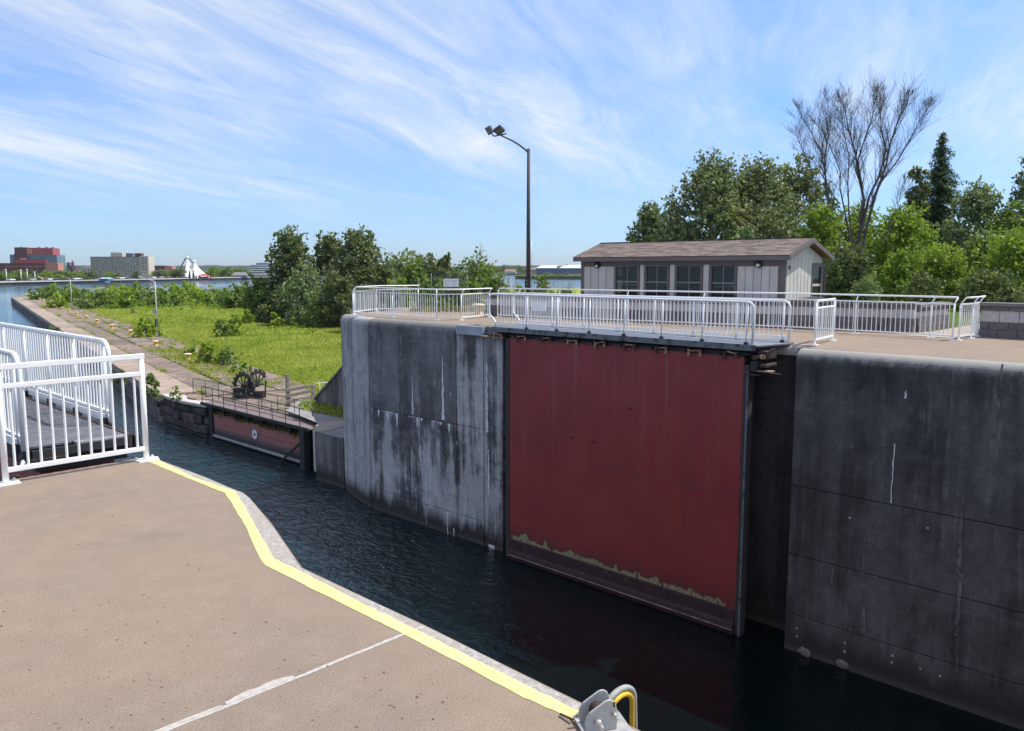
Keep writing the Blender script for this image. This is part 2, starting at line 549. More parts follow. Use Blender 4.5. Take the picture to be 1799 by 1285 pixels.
M_GLASS = m_glass()
M_LAMPBLACK = m_plain('dark_lamp_metal', (0.045, 0.042, 0.045), 0.5, 0.2, 5)
M_LENS = m_plain('lamp_lens', (0.75, 0.75, 0.73), 0.3, 0.05, 8)
M_POLE = m_rust('brown_pole_paint', (0.075, 0.060, 0.062), (0.13, 0.10, 0.09), 0.6, 4)
M_FLOODGLASS = m_plain('floodlight_glass', (0.20, 0.21, 0.19), 0.2, 0.2, 9)
M_SIGNWHITE = m_plain('sign_white', (0.82, 0.83, 0.85), 0.5, 0.03, 5)
M_SIGNINK = m_plain('sign_ink', (0.20, 0.20, 0.22), 0.6, 0.1, 20)
M_SIGNBLACK = m_plain('sign_black', (0.02, 0.02, 0.022), 0.5, 0.1, 10)
M_SIGNGREEN = m_plain('sign_green', (0.03, 0.085, 0.075), 0.5, 0.15, 10)
M_SIGNGREY = m_plain('sign_grey', (0.30, 0.30, 0.36), 0.5, 0.1, 10)
M_WIRE = m_plain('wire_mesh', (0.16, 0.17, 0.165), 0.5, 0.1, 10, metal=0.3)
M_ALUPOLE = m_plain('pale_pole', (0.50, 0.52, 0.50), 0.5, 0.1, 5)
M_TIMBER = m_plain('weathered_timber', (0.25, 0.215, 0.19), 0.9, 0.3, 6, bump=0.4)


def m_slab():
    t = NT('pier_slab')
    r = t.rnd()
    col = t.mix(t.ramp(r, 0, 1), (0.215, 0.160, 0.130), (0.335, 0.252, 0.205))
    g = t.noise(1.6, 6, 0.7)
    col = t.mix(t.ramp(g, 0.4, 0.65), col, (0.145, 0.125, 0.11))
    h = t.noise(9, 5, 0.7)
    col = t.mix(t.ramp(h, 0.3, 0.6), t.mix(1.0, col, (0.7,) * 3, 'MULTIPLY'), col)
    col = t.mix(t.math('MULTIPLY', t.ramp(t.noise(0.8, 5, 0.65, t.mp((1, 1, 1), (9, 2, 0))), 0.55, 0.66), 0.7), col, (0.12, 0.135, 0.05))
    t.bump(h, 0.4, 0.03)
    return t.fin(col, 0.95, spec=0.15)


M_SLAB = m_slab()
M_COPING = m_plain('coping_stone', (0.345, 0.265, 0.210), 0.9, 0.2, 1.5, bump=0.3, objvar=0.25)
M_STONE = m_plain('pier_wall_stone', (0.135, 0.115, 0.115), 0.9, 0.35, 1.6, bump=0.6, objvar=0.4)
M_RUBBLE = m_plain('dark_rubble_stone', (0.100, 0.080, 0.080), 0.95, 0.4, 2.2, bump=0.8, objvar=0.45)
M_PATH = m_plain('pale_path', (0.36, 0.30, 0.26), 0.9, 0.2, 1.3, bump=0.2)
M_RAMP = m_plain('grey_ramp', (0.27, 0.26, 0.26), 0.9, 0.2, 1.3, bump=0.2)


def m_oldred():
    t = NT('faded_red_gate_board')
    f = t.noise(1.0, 6, 0.7, t.mp((1.2, 1.2, 3.0)))
    g = t.noise(6, 5, 0.7)
    z = t.sep()[2]
    col = t.mix(t.ramp(f, 0.35, 0.65), (0.44, 0.155, 0.135), (0.33, 0.14, 0.125))
    col = t.mix(t.ramp(g, 0.56, 0.66), col, (0.12, 0.075, 0.07))
    col = t.mix(t.ramp(z, 0.75, 0.45), col, (0.10, 0.085, 0.09))
    t.bump(g, 0.3, 0.02)
    return t.fin(col, 0.85)


M_OLDRED = m_oldred()


# ------------------------------------------------------------------ mesh builder
class MB:
    def __init__(s):
        s.v, s.f, s.sm = [], [], []

    def add(s, vs, fs, smooth=False):
        o = len(s.v)
        s.v += [tuple(p) for p in vs]
        s.f += [tuple(i + o for i in f) for f in fs]
        s.sm += [smooth] * len(fs)
        return s

    def box(s, x0, x1, y0, y1, z0, z1):
        return s.add([(x0, y0, z0), (x1, y0, z0), (x1, y1, z0), (x0, y1, z0), (x0, y0, z1), (x1, y0, z1), (x1, y1, z1), (x0, y1, z1)],
                     [(3, 2, 1, 0), (4, 5, 6, 7), (0, 1, 5, 4), (1, 2, 6, 5), (2, 3, 7, 6), (3, 0, 4, 7)])

    def obox(s, c, u, v, w, a, b, h):
        """box about c with half sizes a, b, h along unit vectors u, v, w"""
        c, u, v, w = Vector(c), Vector(u), Vector(v), Vector(w)
        ps = []
        for k in (-1, 1):
            for i, j in ((-1, -1), (1, -1), (1, 1), (-1, 1)):
                ps.append(c + u * (a * i) + v * (b * j) + w * (h * k))
        return s.add(ps, [(3, 2, 1, 0), (4, 5, 6, 7), (0, 1, 5, 4), (1, 2, 6, 5), (2, 3, 7, 6), (3, 0, 4, 7)])

    def bar(s, p, q, w, h, up=(0, 0, 1)):
        """square bar from p to q"""
        p, q = Vector(p), Vector(q)
        d = (q - p).normalized()
        up = Vector(up)
        if abs(d.dot(up)) > 0.95:
            up = Vector((1, 0, 0))
        sd = d.cross(up).normalized()
        u2 = sd.cross(d)
        return s.obox((p + q) / 2, d, sd, u2, (q - p).length / 2, w / 2, h / 2)

    def tube(s, pts, r, n=8, caps=True):
        pts = [Vector(p) for p in pts]
        rs = r if isinstance(r, (list, tuple)) else [r] * len(pts)
        vs, fs = [], []
        prev = None
        for i, p in enumerate(pts):
            d = (pts[min(i + 1, len(pts) - 1)] - pts[max(i - 1, 0)]).normalized()
            if prev is None:
                a = Vector((0, 0, 1)) if abs(d.z) < 0.9 else Vector((1, 0, 0))
                u = d.cross(a).normalized()
            else:
                u = (prev - d * prev.dot(d)).normalized()
            prev = u
            w = d.cross(u)
            for k in range(n):
                t = 2 * math.pi * k / n
                vs.append(p + (u * math.cos(t) + w * math.sin(t)) * rs[i])
        for i in range(len(pts) - 1):
            for k in range(n):
                a, b = i * n + k, i * n + (k + 1) % n
                fs.append((a, b, b + n, a + n))
        s.add(vs, fs, n > 4)
        if caps:
            o = len(s.v) - len(vs)
            s.f += [tuple(o + k for k in reversed(range(n))), tuple(o + (len(pts) - 1) * n + k for k in range(n))]
            s.sm += [False, False]
        return s

    def prism(s, poly, z0, z1):
        n = len(poly)
        if sum(poly[i][0] * poly[(i + 1) % n][1] - poly[(i + 1) % n][0] * poly[i][1] for i in range(n)) < 0:
            poly = poly[::-1]
        vs = [(p[0], p[1], z0) for p in poly] + [(p[0], p[1], z1) for p in poly]
        fs = [tuple(reversed(range(n))), tuple(range(n, 2 * n))]
        fs += [(i, (i + 1) % n, n + (i + 1) % n, n + i) for i in range(n)]
        return s.add(vs, fs)

    def extr(s, poly, vec, smooth=False):
        """extrude a planar 3-D polygon along vec"""
        n = len(poly)
        vec = Vector(vec)
        vs = [Vector(p) for p in poly] + [Vector(p) + vec for p in poly]
        fs = [tuple(reversed(range(n))), tuple(range(n, 2 * n))]
        s.add(vs, fs)
        o = len(s.v) - 2 * n
        s.f += [(o + i, o + (i + 1) % n, o + n + (i + 1) % n, o + n + i) for i in range(n)]
        s.sm += [smooth] * n
        return s

    def sheet(s, poly, z):
        n = len(poly)
        if sum(poly[i][0] * poly[(i + 1) % n][1] - poly[(i + 1) % n][0] * poly[i][1] for i in range(n)) < 0:
            poly = poly[::-1]
        return s.add([(p[0], p[1], z) for p in poly], [tuple(range(n))])

    def lathe(s, prof, c=(0, 0, 0), n=14):
        vs, fs = [], []
        for r, z in prof:
            for k in range(n):
                t = 2 * math.pi * k / n
                vs.append((c[0] + r * math.cos(t), c[1] + r * math.sin(t), c[2] + z))
        for i in range(len(prof) - 1):
            for k in range(n):
                a, b = i * n + k, i * n + (k + 1) % n
                fs.append((a, b, b + n, a + n))
        s.add(vs, fs, True)
        o = len(s.v) - len(vs)
        s.f += [tuple(o + k for k in reversed(range(n))), tuple(o + (len(prof) - 1) * n + k for k in range(n))]
        s.sm += [False, False]
        return s

    def mesh(s, name, mat, off=None, fixn=True):
        me = bpy.data.meshes.new(name)
        vs = s.v if off is None else [(a - off[0], b - off[1], c - off[2]) for a, b, c in s.v]
        me.from_pydata(vs, [], s.f)
        me.polygons.foreach_set('use_smooth', s.sm)
        me.materials.append(mat)
        if fixn:
            import bmesh
            bm = bmesh.new()
            bm.from_mesh(me)
            bmesh.ops.recalc_face_normals(bm, faces=bm.faces)
            bm.to_mesh(me)
            bm.free()
        return me

    def build(s, name, mat, parent=None, bevel=0.0, local=False, fixn=True):
        off = (0, 0, 0)
        if parent is not None and not local:
            off = wloc(parent)
        elif parent is None and not local and s.v:
            xs = [p[0] for p in s.v]
            ys = [p[1] for p in s.v]
            zs = [p[2] for p in s.v]
            off = ((min(xs) + max(xs)) / 2, (min(ys) + max(ys)) / 2, min(zs))
        o = bpy.data.objects.new(name, s.mesh(name, mat, off, fixn))
        COL.objects.link(o)
        if parent is not None:
            o.parent = parent
        elif not local:
            o.location = off
        if bevel:
            b = o.modifiers.new('bevel', 'BEVEL')
            b.width = bevel
            b.segments = 2
            b.limit_method = 'ANGLE'
            b.angle_limit = R(40)
        return o


def wloc(o):
    v = Vector((0, 0, 0))
    while o is not None:
        v += o.location
        o = o.parent
    return v


def thing(name, label, cat, loc, group=None, rz=0):
    o = bpy.data.objects.new(name, None)
    o.empty_display_size = 0.3
    COL.objects.link(o)
    o.location = loc
    o.rotation_euler = (0, 0, rz)
    return tag(o, label, cat, group)


def tag(o, label, cat, group=None):
    o['label'] = label
    o['category'] = cat
    if group:
        o['group'] = group
    return o


def structure(o, kind='structure'):
    o['kind'] = kind
    return o


def piece(name, me, parent, loc=(0, 0, 0), rz=0.0, scale=None, rot=None):
    """one more object on shared mesh data, at a world location, under parent"""
    o = bpy.data.objects.new(name, me)
    COL.objects.link(o)
    if parent is not None:
        o.parent = parent
        o.location = Vector(loc) - wloc(parent)
    else:
        o.location = loc
    o.rotation_euler = rot if rot else (0, 0, rz)
    if scale:
        o.scale = scale
    return o


def kids(o):
    return [c for c in bpy.data.objects if c.parent == o]


def dup(root, loc, rz=0.0, scale=None, label=None, group=None):
    r = root.copy()
    COL.objects.link(r)
    r.location = loc
    r.rotation_euler = (0, 0, rz)
    if scale:
        r.scale = scale
    if label:
        r['label'] = label
    if group:
        r['group'] = group
    for c in list(root.children):
        d = c.copy()
        COL.objects.link(d)
        d.parent = r
        for g in list(c.children):
            e = g.copy()
            COL.objects.link(e)
            e.parent = d
    return r


def jag(poly, amp, step=0.25):
    """break the edges of a planar polygon so that they are not ruler straight"""
    out = []
    for i in range(len(poly)):
        a, b = Vector(poly[i]), Vector(poly[(i + 1) % len(poly)])
        n = max(1, int((b - a).length / step))
        for k in range(n):
            p = a.lerp(b, k / n)
            out.append(p + Vector((random.uniform(-amp, amp), random.uniform(-amp, amp), 0)) if k else p)
    return out


DECK, FDECK, PIER = 7.1, 7.2, 1.7

# ------------------------------------------------------------------ water and ground
b = MB()
b.add([(-6000, -6000, 0), (6000, -6000, 0), (6000, 6000, 0), (-6000, 6000, 0)], [(0, 1, 2, 3)])
structure(b.build('water', M_WATER, local=True))

# near quay -----------------------------------------------------------------
edge_px = [(262, 801), (285, 810), (361, 838), (409, 858.5), (428, 866), (439, 875), (478, 920), (506, 961), (531, 997), (640, 1049), (751, 1100), (862, 1155.6), (930, 1189), (1015.8, 1231)]
edge = [at(x, y, DECK) for x, y in edge_px]
edge = [(p.x, p.y) for p in edge] + [(2.65, 0.0), (2.65, -14)]
edge[0] = (3.28, 8.28)
quay_poly = edge + [(-30, -14), (-30, 8.28)]
b = MB().prism(quay_poly, -2.0, DECK)
quay = structure(b.build('quay_deck', M_DECK, bevel=0.006))
s_out = [(272, 806.3), (284, 811.5), (342, 840), (400, 860), (413, 863), (432, 894), (450, 927.5), (482, 982.6), (521, 1001), (640, 1062), (729, 1105.6), (818, 1151), (907, 1195.7), (1004.6, 1244.6)]
s_in = [(256, 809), (267, 813.6), (319.6, 836), (380, 860.5), (395, 866), (412, 892), (428, 918), (458, 983.6), (467, 994), (640, 1081), (684.5, 1102), (784.5, 1153.4), (907, 1220), (987, 1255.7)]
so = [at(x, y, DECK) for x, y in s_out]
si = [at(x, y, DECK) for x, y in s_in]
so = [(p.x, p.y) for p in so] + [(2.62, 1.9), (2.62, -6)]
si = [(p.x, p.y) for p in si] + [(2.50, 1.9), (2.50, -6)]
b = MB()


def strip(b, A, B, z, cut=6, amp=0.004):
    """ribbon between two polylines with a slightly ragged edge"""
    L, Rr = [], []
    for i in range(len(A) - 1):
        n = cut
        for k in range(n + (1 if i == len(A) - 2 else 0)):
            t = k / n
            L.append((A[i][0] + (A[i + 1][0] - A[i][0]) * t + random.uniform(-amp, amp), A[i][1] + (A[i + 1][1] - A[i][1]) * t + random.uniform(-amp, amp), z))
            Rr.append((B[i][0] + (B[i + 1][0] - B[i][0]) * t + random.uniform(-amp, amp), B[i][1] + (B[i + 1][1] - B[i][1]) * t + random.uniform(-amp, amp), z))
    m = len(L)
    b.add(L + Rr, [(i, i + 1, m + i + 1, m + i) for i in range(m - 1)])
    return b


strip(b, so, si, DECK + 0.0022)
structure(b.build('yellow_line', M_YELLOW))
# kerb strip of bare concrete between the line and the edge
b = MB()
ke = []
for k_, p in enumerate(edge[:14]):
    v_ = Vector((so[k_][0] - p[0], so[k_][1] - p[1]))
    v_ = v_.normalized() * min(.014, v_.length * .3)
    ke.append((p[0] + v_.x, p[1] + v_.y))
ke = ke[:14] + [(2.638, 1.9), (2.638, -6)]
strip(b, [(ke[i][0], ke[i][1]) for i in range(len(ke))], [(so[min(i, len(so) - 1)][0] - 0.02, so[min(i, len(so) - 1)][1]) for i in range(len(ke))], DECK + 0.0011, 6, 0.001)
structure(b.build('kerb_strip', M_KERB))
# the sealed joint across the deck, with its spilled filler
b = MB()
j0, j1 = at(745, 1100, DECK), at(290, 1285, DECK)
jd = (j1 - j0).normalized()
jn = Vector((-jd.y, jd.x, 0))
j2 = j1 + jd * 3
L = [j0 + jd * (k * 0.12) + jn * (0.011 + random.uniform(-.003, .003)) for k in range(40)]
Q = [j0 + jd * (k * 0.12) - jn * (0.011 + random.uniform(-.003, .003)) for k in range(40)]
strip(b, [(p.x, p.y) for p in L], [(p.x, p.y) for p in Q], DECK + 0.0015, 2, 0.001)
for t0, t1, w in ((0.78, 1.12, 0.045), (1.14, 1.75, 0.028)):
    A, B = [], []
    for k in range(9):
        t = t0 + (t1 - t0) * k / 8
        ww = w * math.sin(math.pi * (k + .6) / 9.2) ** 0.5
        A.append(j0 + jd * t - jn * 0.009)
        B.append(j0 + jd * t - jn * (0.012 + ww * random.uniform(.7, 1.1)))
    strip(b, [(p.x, p.y) for p in A], [(p.x, p.y) for p in B], DECK + 0.0025, 2, 0.001)
structure(b.build('deck_joint', m_plain('joint_sealer', (0.44, 0.40, 0.37), 0.85, 0.15, 30, bump=0.3)))
# grit and leaf crumbs on the deck
b = MB()
for k in range(700):
    px, py = random.uniform(-60, 1000), random.uniform(860, 1400)
    p = at(px, py, DECK)
    if p.x > 2.3 or p.y > 8:
        continue
    r = random.choice([0.003, 0.004, 0.005, 0.007, 0.010])
    h = r * 0.7
    a = random.uniform(0, 6)
    pts = [(p.x + r * math.cos(a + q) * random.uniform(.6, 1.2), p.y + r * math.sin(a + q) * random.uniform(.6, 1.2), DECK + 0.001) for q in (0, 1.6, 3.1, 4.7)]
    b.add(pts + [(p.x, p.y, DECK + h)], [(0, 1, 4), (1, 2, 4), (2, 3, 4), (3, 0, 4)])
gr = structure(b.build('grit', m_plain('grit_stone', (0.22, 0.18, 0.15), 0.9, 0.6, 3)), 'stuff')

# far quay ----------------------------------------------------------------
WALL_X = 17.65
far_poly = [(18.0, -14), (18.0, 7.70), (18.62, 7.70), (18.62, 17.2), (18.1, 17.2), (18.1, 24.05), (18.95, 27.05), (23.0, 28.6), (60, 30), (60, -14)]
structure(MB().prism(far_poly, -2, FDECK).build('far_quay_deck', M_DECK))
b = MB().prism([(25.2, -40), (25.2, 28.2), (60, 29.5), (140, 25), (140, -40)], 3.0, FDECK + 0.006)
structure(b.build('lawn', M_LAWN))
b = MB()
b.sheet([(23.2, 7.2), (24.4, 7.1), (31, 6.9), (31, 5.9), (24.4, 5.8), (23.2, 5.85)], FDECK + 0.011)
structure(b.build('path', M_PATH))


def nose_profile(z_top=FDECK, r=0.28):
    pts = []
    for k in range(9):
        t = k / 8 * math.pi / 2
        pts.append((r * (1 - math.sin(t)), z_top - r * (1 - math.cos(t))))
    return pts  # from (r, top) round to (0, top - r), as (inset, z)


def wall_lift(t, path, z0, z1, mat, name='concrete_lift', thick=0.45, nose=False):
    """one pour of the wall along a plan path; path runs with the lock on its left"""
    b = MB()
    if nose:
        prof = [(0.0, z0), (0.0, z1 - 0.62), (-0.03, z1 - 0.60)] + [(i - 0.03, z) for i, z in reversed(nose_profile(z1))]
        prof = [(0.0, z0), (0.0, z1 - 0.62)] + [(i - 0.035, z) for i, z in reversed(nose_profile(z1))]
    else:
        prof = [(0.0, z0), (0.0, z1)]
    prof = prof + [(thick, z1), (thick, z0)]
    n = len(path)
    nr = []
    for i in range(n):
        a, c = Vector(path[max(i - 1, 0)]), Vector(path[min(i + 1, n - 1)])
        d = (c - a).normalized()
        nr.append(Vector((-d.y, d.x)))
    m = len(prof)
    vs = []
    for i in range(n):
        for ins, z in prof:
            p = Vector(path[i]) + nr[i] * ins
            vs.append((p.x, p.y, z))
    fs = []
    for i in range(n - 1):
        for k in range(m):
            a, c = i * m + k, i * m + (k + 1) % m
            fs.append((a, c, c + m, a + m))
    fs += [tuple(range(m)), tuple((n - 1) * m + k for k in reversed(range(m)))]
    b.add(vs, fs)
    return b.build(name, mat, t, bevel=0.012)


JNT = 0.018
wl_t = thing('lock_wall', 'pale streaked concrete lock wall left of the red gate, with white lime runs', 'wall', (WALL_X, 21, 0))
# path direction chosen so that the inset goes to +X
main = [(WALL_X, 24.05), (WALL_X, 19.32)]
side = [(18.5, 27.05), (18.22, 26.2), (17.93, 25.2), (WALL_X + 0.01, 24.12)]
for lo, hi, no in ((-1.5, 0.80, False), (0.80 + JNT, 3.86, False), (3.86 + JNT, FDECK, True)):
    wall_lift(wl_t, main, lo, hi, C_LEFTTOP if no else C_LEFTWALL, nose=no)
for lo, hi, no in ((-1.5, 1.73, False), (1.73 + JNT, FDECK, True)):
    wall_lift(wl_t, side, lo, hi, C_SIDE, nose=no)
for ya, yb, x, cuts in ((19.30, 18.05, WALL_X + 0.02, (-1.5, 0.80, 3.86, 6.93)), (18.03, 17.2, WALL_X + 0.05, (-1.5, 0.42, 2.3, 6.93))):
    for k in range(3):
        wall_lift(wl_t, [(x, ya), (x, yb)], cuts[k] + (JNT if k else 0), cuts[k + 1], C_LEFTWALL)
wall_lift(wl_t, [(WALL_X + 0.12, 19.30), (WALL_X + 0.12, 17.2)], 6.95, FDECK, C_LEFTWALL)
MB().box(WALL_X - 0.02, WALL_X + 0.10, 18.02, 19.27, 6.90, 7.19).build('steel_plate', M_PLATE, wl_t, bevel=0.008)
# dark hollow quoin behind the gate heel
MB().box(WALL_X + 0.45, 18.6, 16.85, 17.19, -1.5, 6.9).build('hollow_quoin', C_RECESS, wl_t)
# end face of the island, turned away from the lock
MB().prism([(18.52, 27.07), (19.0, 27.2), (23.0, 28.75), (23.0, 28.62), (19.05, 27.05)], 0.0, FDECK - 0.02).build('end_face', C_OLD, wl_t)


def lime_run(t, x, y, z_top, z_bot, w0, w1, mat=M_PALEMINERAL, name='lime_run'):
    n = max(4, int((z_top - z_bot) / 0.10))
    L, Q = [], []
    for k in range(n + 1):
        u = k / n
        w = (w0 + (w1 - w0) * u) * random.uniform(.6, 1.25)
        cx = y + random.uniform(-.015, .015)
        z = z_top + (z_bot - z_top) * u
        L.append((x, cx - w / 2, z))
        Q.append((x, cx + w / 2, z))
    b = MB()
    m = n + 1
    vs = L + Q
    fs = [(i, i + 1, m + i + 1, m + i) for i in range(n)]
    b.add(vs, fs)
    return b.build(name, mat, t, fixn=False)


XL = WALL_X - 0.004
for px, y0, y1, w0, w1 in ((777, 625, 738, .015, .16), (724, 660, 728, .01, .09), (739, 782, 818, .05, .05), (748, 830, 915, .03, .04), (786, 900, 945, .05, .03), (749, 886, 920, .07, .02), (797, 928, 948, .06, .02),
                           (791, 690, 697, .03, .02), (803, 775, 782, .03, .02), (820, 745, 765, .04, .03), (818, 870, 905, .03, .05)):
    a, c = atx(px, y0, XL), atx(px, y1, XL)
    lime_run(wl_t, XL, a.y, a.z, c.z, w0, w1)
for px, y0, y1, w0, w1 in ((855, 640, 760, .04, .09), (858, 790, 870, .05, .05), (864, 958, 968, .3, .3)):
    a, c = atx(px, y0, WALL_X + 0.042), atx(px, y1, WALL_X + 0.042)
    lime_run(wl_t, (WALL_X + 0.044), max(17.35, min(17.9, a.y)), a.z, c.z, w0, w1)
# jagged lime fringe under the long joint
b = MB()
y = 23.6
pts = []
while y > 19.4:
    w = random.uniform(.05, .16)
    d = random.choice([.03, .05, .08, .12, .3, .55]) * random.uniform(.6, 1.2)
    b.add([(XL, y, 3.855), (XL, y - w, 3.855), (XL, y - w * .65, 3.855 - d), (XL, y - w * .35, 3.855 - d * .8)], [(0, 1, 2, 3)])
    y -= w * random.choice([.7, .8, .9, 1.2, 2.0, 5.0])
b.build('lime_fringe', M_PALEMINERAL, wl_t, fixn=False)

# right wall
wr_t = thing('lock_wall', 'dark weathered concrete lock wall right of the red gate, with rounded top edge', 'wall', (WALL_X, 3, 0))
rp = [(WALL_X, 7.76), (17.60, 5.5), (17.60, 3.0), (17.66, 0), (17.66, -14)]
for lo, hi, no in ((-1.5, 0.90, False), (0.90 + JNT, 2.35, False), (2.35 + JNT, 4.0, False), (4.0 + JNT, FDECK, True)):
    wall_lift(wr_t, rp, lo, hi, C_RIGHTWALL, nose=no, thick=0.42)
# return face into the gate recess and the recess back
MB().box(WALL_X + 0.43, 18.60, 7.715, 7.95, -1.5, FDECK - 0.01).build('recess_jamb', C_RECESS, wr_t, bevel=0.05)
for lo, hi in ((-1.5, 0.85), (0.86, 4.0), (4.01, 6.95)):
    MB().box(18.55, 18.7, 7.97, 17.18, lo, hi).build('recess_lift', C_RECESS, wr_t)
b = MB()
n = 10
prof = [(18.45 + 0.25 * (1 - math.sin(k / n * math.pi / 2)), FDECK + 0.004 - 0.25 * (1 - math.cos(k / n * math.pi / 2))) for k in range(n + 1)]
prof += [(18.45, 6.96), (18.9, 6.96), (18.9, FDECK + 0.004)]
b.extr([(x, 7.96, z) for x, z in prof], (0, 9.2, 0))
b.build('recess_coping', M_KERB, wr_t)
XR = 17.592
a, c = atx(1571, 780, XR), atx(1569, 885, XR)
lime_run(wr_t, XR, a.y, a.z, c.z, .025, .02)
a, c = atx(1592, 687, XR), atx(1592, 700, XR)
lime_run(wr_t, XR, a.y, a.z, c.z, .02, .04)
# tie-hole plugs and the two boulders of lime at the waterline
plug = MB()
plug.tube([(0, 0, 0), (-0.012, 0, 0)], 0.026, 8)
plug_me = plug.mesh('tie_hole', m_plain('tie_plug', (.40, .39, .38), .9, .3, 20))
for px, py in ((1493, 910), (1630, 928), (1400, 1104), (1400, 1118), (1484, 1130), (1484, 1145), (1567, 1164), (1617, 1175), (1651, 1188), (1568, 1152)):
    p = atx(px, py, 17.599)
    piece('tie_hole', plug_me, wr_t, p)
rngp = random.Random(2)
M_FAINT = m_plain('faint_lime', (.125, .123, .122), .9, .6, 5)
for px, y0, y1, w0, w1 in ((1692, 880, 1010, .02, .10), (1688, 1010, 1120, .10, .06), (1684, 1120, 1195, .05, .02), (1518, 1060, 1110, .03, .12), (1520, 940, 1060, .02, .03), (1760, 640, 720, .03, .06), (1462, 1000, 1040, .02, .03)):
    a, c = atx(px, y0, XR), atx(px, y1, XR)
    lime_run(wr_t, XR, a.y, a.z, c.z, w0, w1, M_FAINT, 'lime_run')
for px, py, s_ in ((1413, 1146, .17), (1479, 1166, .15)):
    q = atx(px, py, 17.60)
    n_ = 11
    pts = [(17.60, q.y + s_ * math.cos(6.283 * k / n_) * rngp.uniform(.7, 1.15), q.z + s_ * .75 * math.sin(6.283 * k / n_) * rngp.uniform(.7, 1.15)) for k in range(n_)]
    bb = MB()
    bb.add(pts + [(17.52, q.y, q.z)], [(k, (k + 1) % n_, n_) for k in range(n_)], True)
    bb.build('lime_lump', m_plain('lump', (.19, .165, .155), .9, .35, 12, bump=.5), wr_t)
dark = MB().tube([(0, 0, 0), (-0.006, 0, 0)], 0.05, 8).mesh('bolt_hole', M_SIGNBLACK)
for px, py in ((1337, 748), (1380, 728), (1340, 700)):
    piece('bolt_hole', dark, wr_t, atx(px, py, 18.549))


# ------------------------------------------------------------------ lower field and pier
pe0, pe1 = Vector((19.6, 48.4, 0)), Vector((60.6, 235.5, 0))
PD = (pe1 - pe0).normalized()
PN = Vector((PD.y, -PD.x, 0))          # inland


def pier(s, w, z=PIER):
    p = pe0 + PD * s + PN * w
    return Vector((p.x, p.y, z))


tip2 = at(62, 516, 1.6)
riv = [at(300, 526, 1.6), at(420, 521, 1.6), at(650, 512, 1.6), at(900, 507, 1.6), at(1200, 505, 1.6), at(1800, 505, 1.6), at(2600, 520, 1.6)]
field_poly = [(20.6, 27.0), (20.6, 44.0)] + [tuple(pier(s, 2.0)[:2]) for s in (-4, 0, 190)] + [(tip2.x, tip2.y)] + [(p.x, p.y) for p in riv] + [(300, -60), (40, -60), (40, 20), (25, 27)]
structure(MB().prism(field_poly, -2, 1.58).build('grass_field', M_FIELD))
# pier body
b = MB().prism([tuple(pier(-2.2, .45)[:2]), tuple(pier(191.3, .45)[:2]), tuple(pier(192.0, 9)[:2]), tuple(pier(-4, 10)[:2]), (21, 40), (20.4, 28), (20.4, 41), (20.4, 46)][0:4] + [(23.5, 36.2), (23.5, 30), (20.2, 30), (20.2, 45.5)], -2, 1.60)
structure(b.build('pier_pavement', M_SLAB))
pv = bpy.data.objects['pier_pavement']
# slabs on the pier that can be told apart, each a piece of its own
rows = ((2.25, 4.3, 4.0), (4.34, 6.4, 3.2), (6.44, 8.6, 5.0))


def frame_prism(b, s0, s1, w0, w1, z0, z1):
    return b.prism([tuple(pier(s0, w0)[:2]), tuple(pier(s1, w0)[:2]), tuple(pier(s1, w1)[:2]), tuple(pier(s0, w1)[:2])], z0, z1)


for w0, w1, ln in rows:
    s = -3.6
    while s < 75:
        l = ln * random.uniform(.8, 1.2)
        dz = random.uniform(-.02, .025)
        b = frame_prism(MB(), s + .03, s + l - .03, w0 + .02, w1 - .02 + random.uniform(-.15, .02), 1.55, PIER + dz)
        b.build('slab', M_SLAB, pv, bevel=0.02)
        s += l
frame_prism(MB(), 75, 190, 2.25, 8.4, 1.55, PIER).build('far_slabs', M_SLAB, pv)
s = -1.9
while s < 190:
    l = random.uniform(3.2, 4.6) if s < 80 else 9.0
    frame_prism(MB(), s + .012, min(s + l, 191) - .012, -0.03, 2.2, 1.25, PIER + 0.03 + random.uniform(-.015, .015)).build('coping_stone', M_COPING, pv, bevel=0.02)
    s += l
# stone face of the pier in courses
for c_, (z0, z1) in enumerate(((-1.5, 0.36), (0.38, 0.80), (0.82, 1.235))):
    s = -2.0 + .7 * c_ % 2
    cnt = 0
    while s < 190:
        l = random.uniform(1.0, 2.2) if s < 60 else (5 if s < 110 else 12)
        d = random.uniform(0, .07)
        frame_prism(MB(), s + .015, s + l - .015, d, 0.5, z0, z1 - .02).build('stone', M_STONE, pv, bevel=0.03)
        s += l

# old wall of rubble between the old gate and the pier, curved top
ow = thing('old_stone_wall', 'dark crumbling stone wall with pale coping, left of the old red gate', 'wall', (20, 45, 0))
curve = [(19.35, 41.1), (19.15, 42.5), (19.05, 44.0), (19.12, 45.6), (19.4, 47.2), (19.75, 48.8)]


def along(curve, t):
    n = len(curve) - 1
    k = min(int(t * n), n - 1)
    u = t * n - k
    return Vector(curve[k]).lerp(Vector(curve[k + 1]), u)


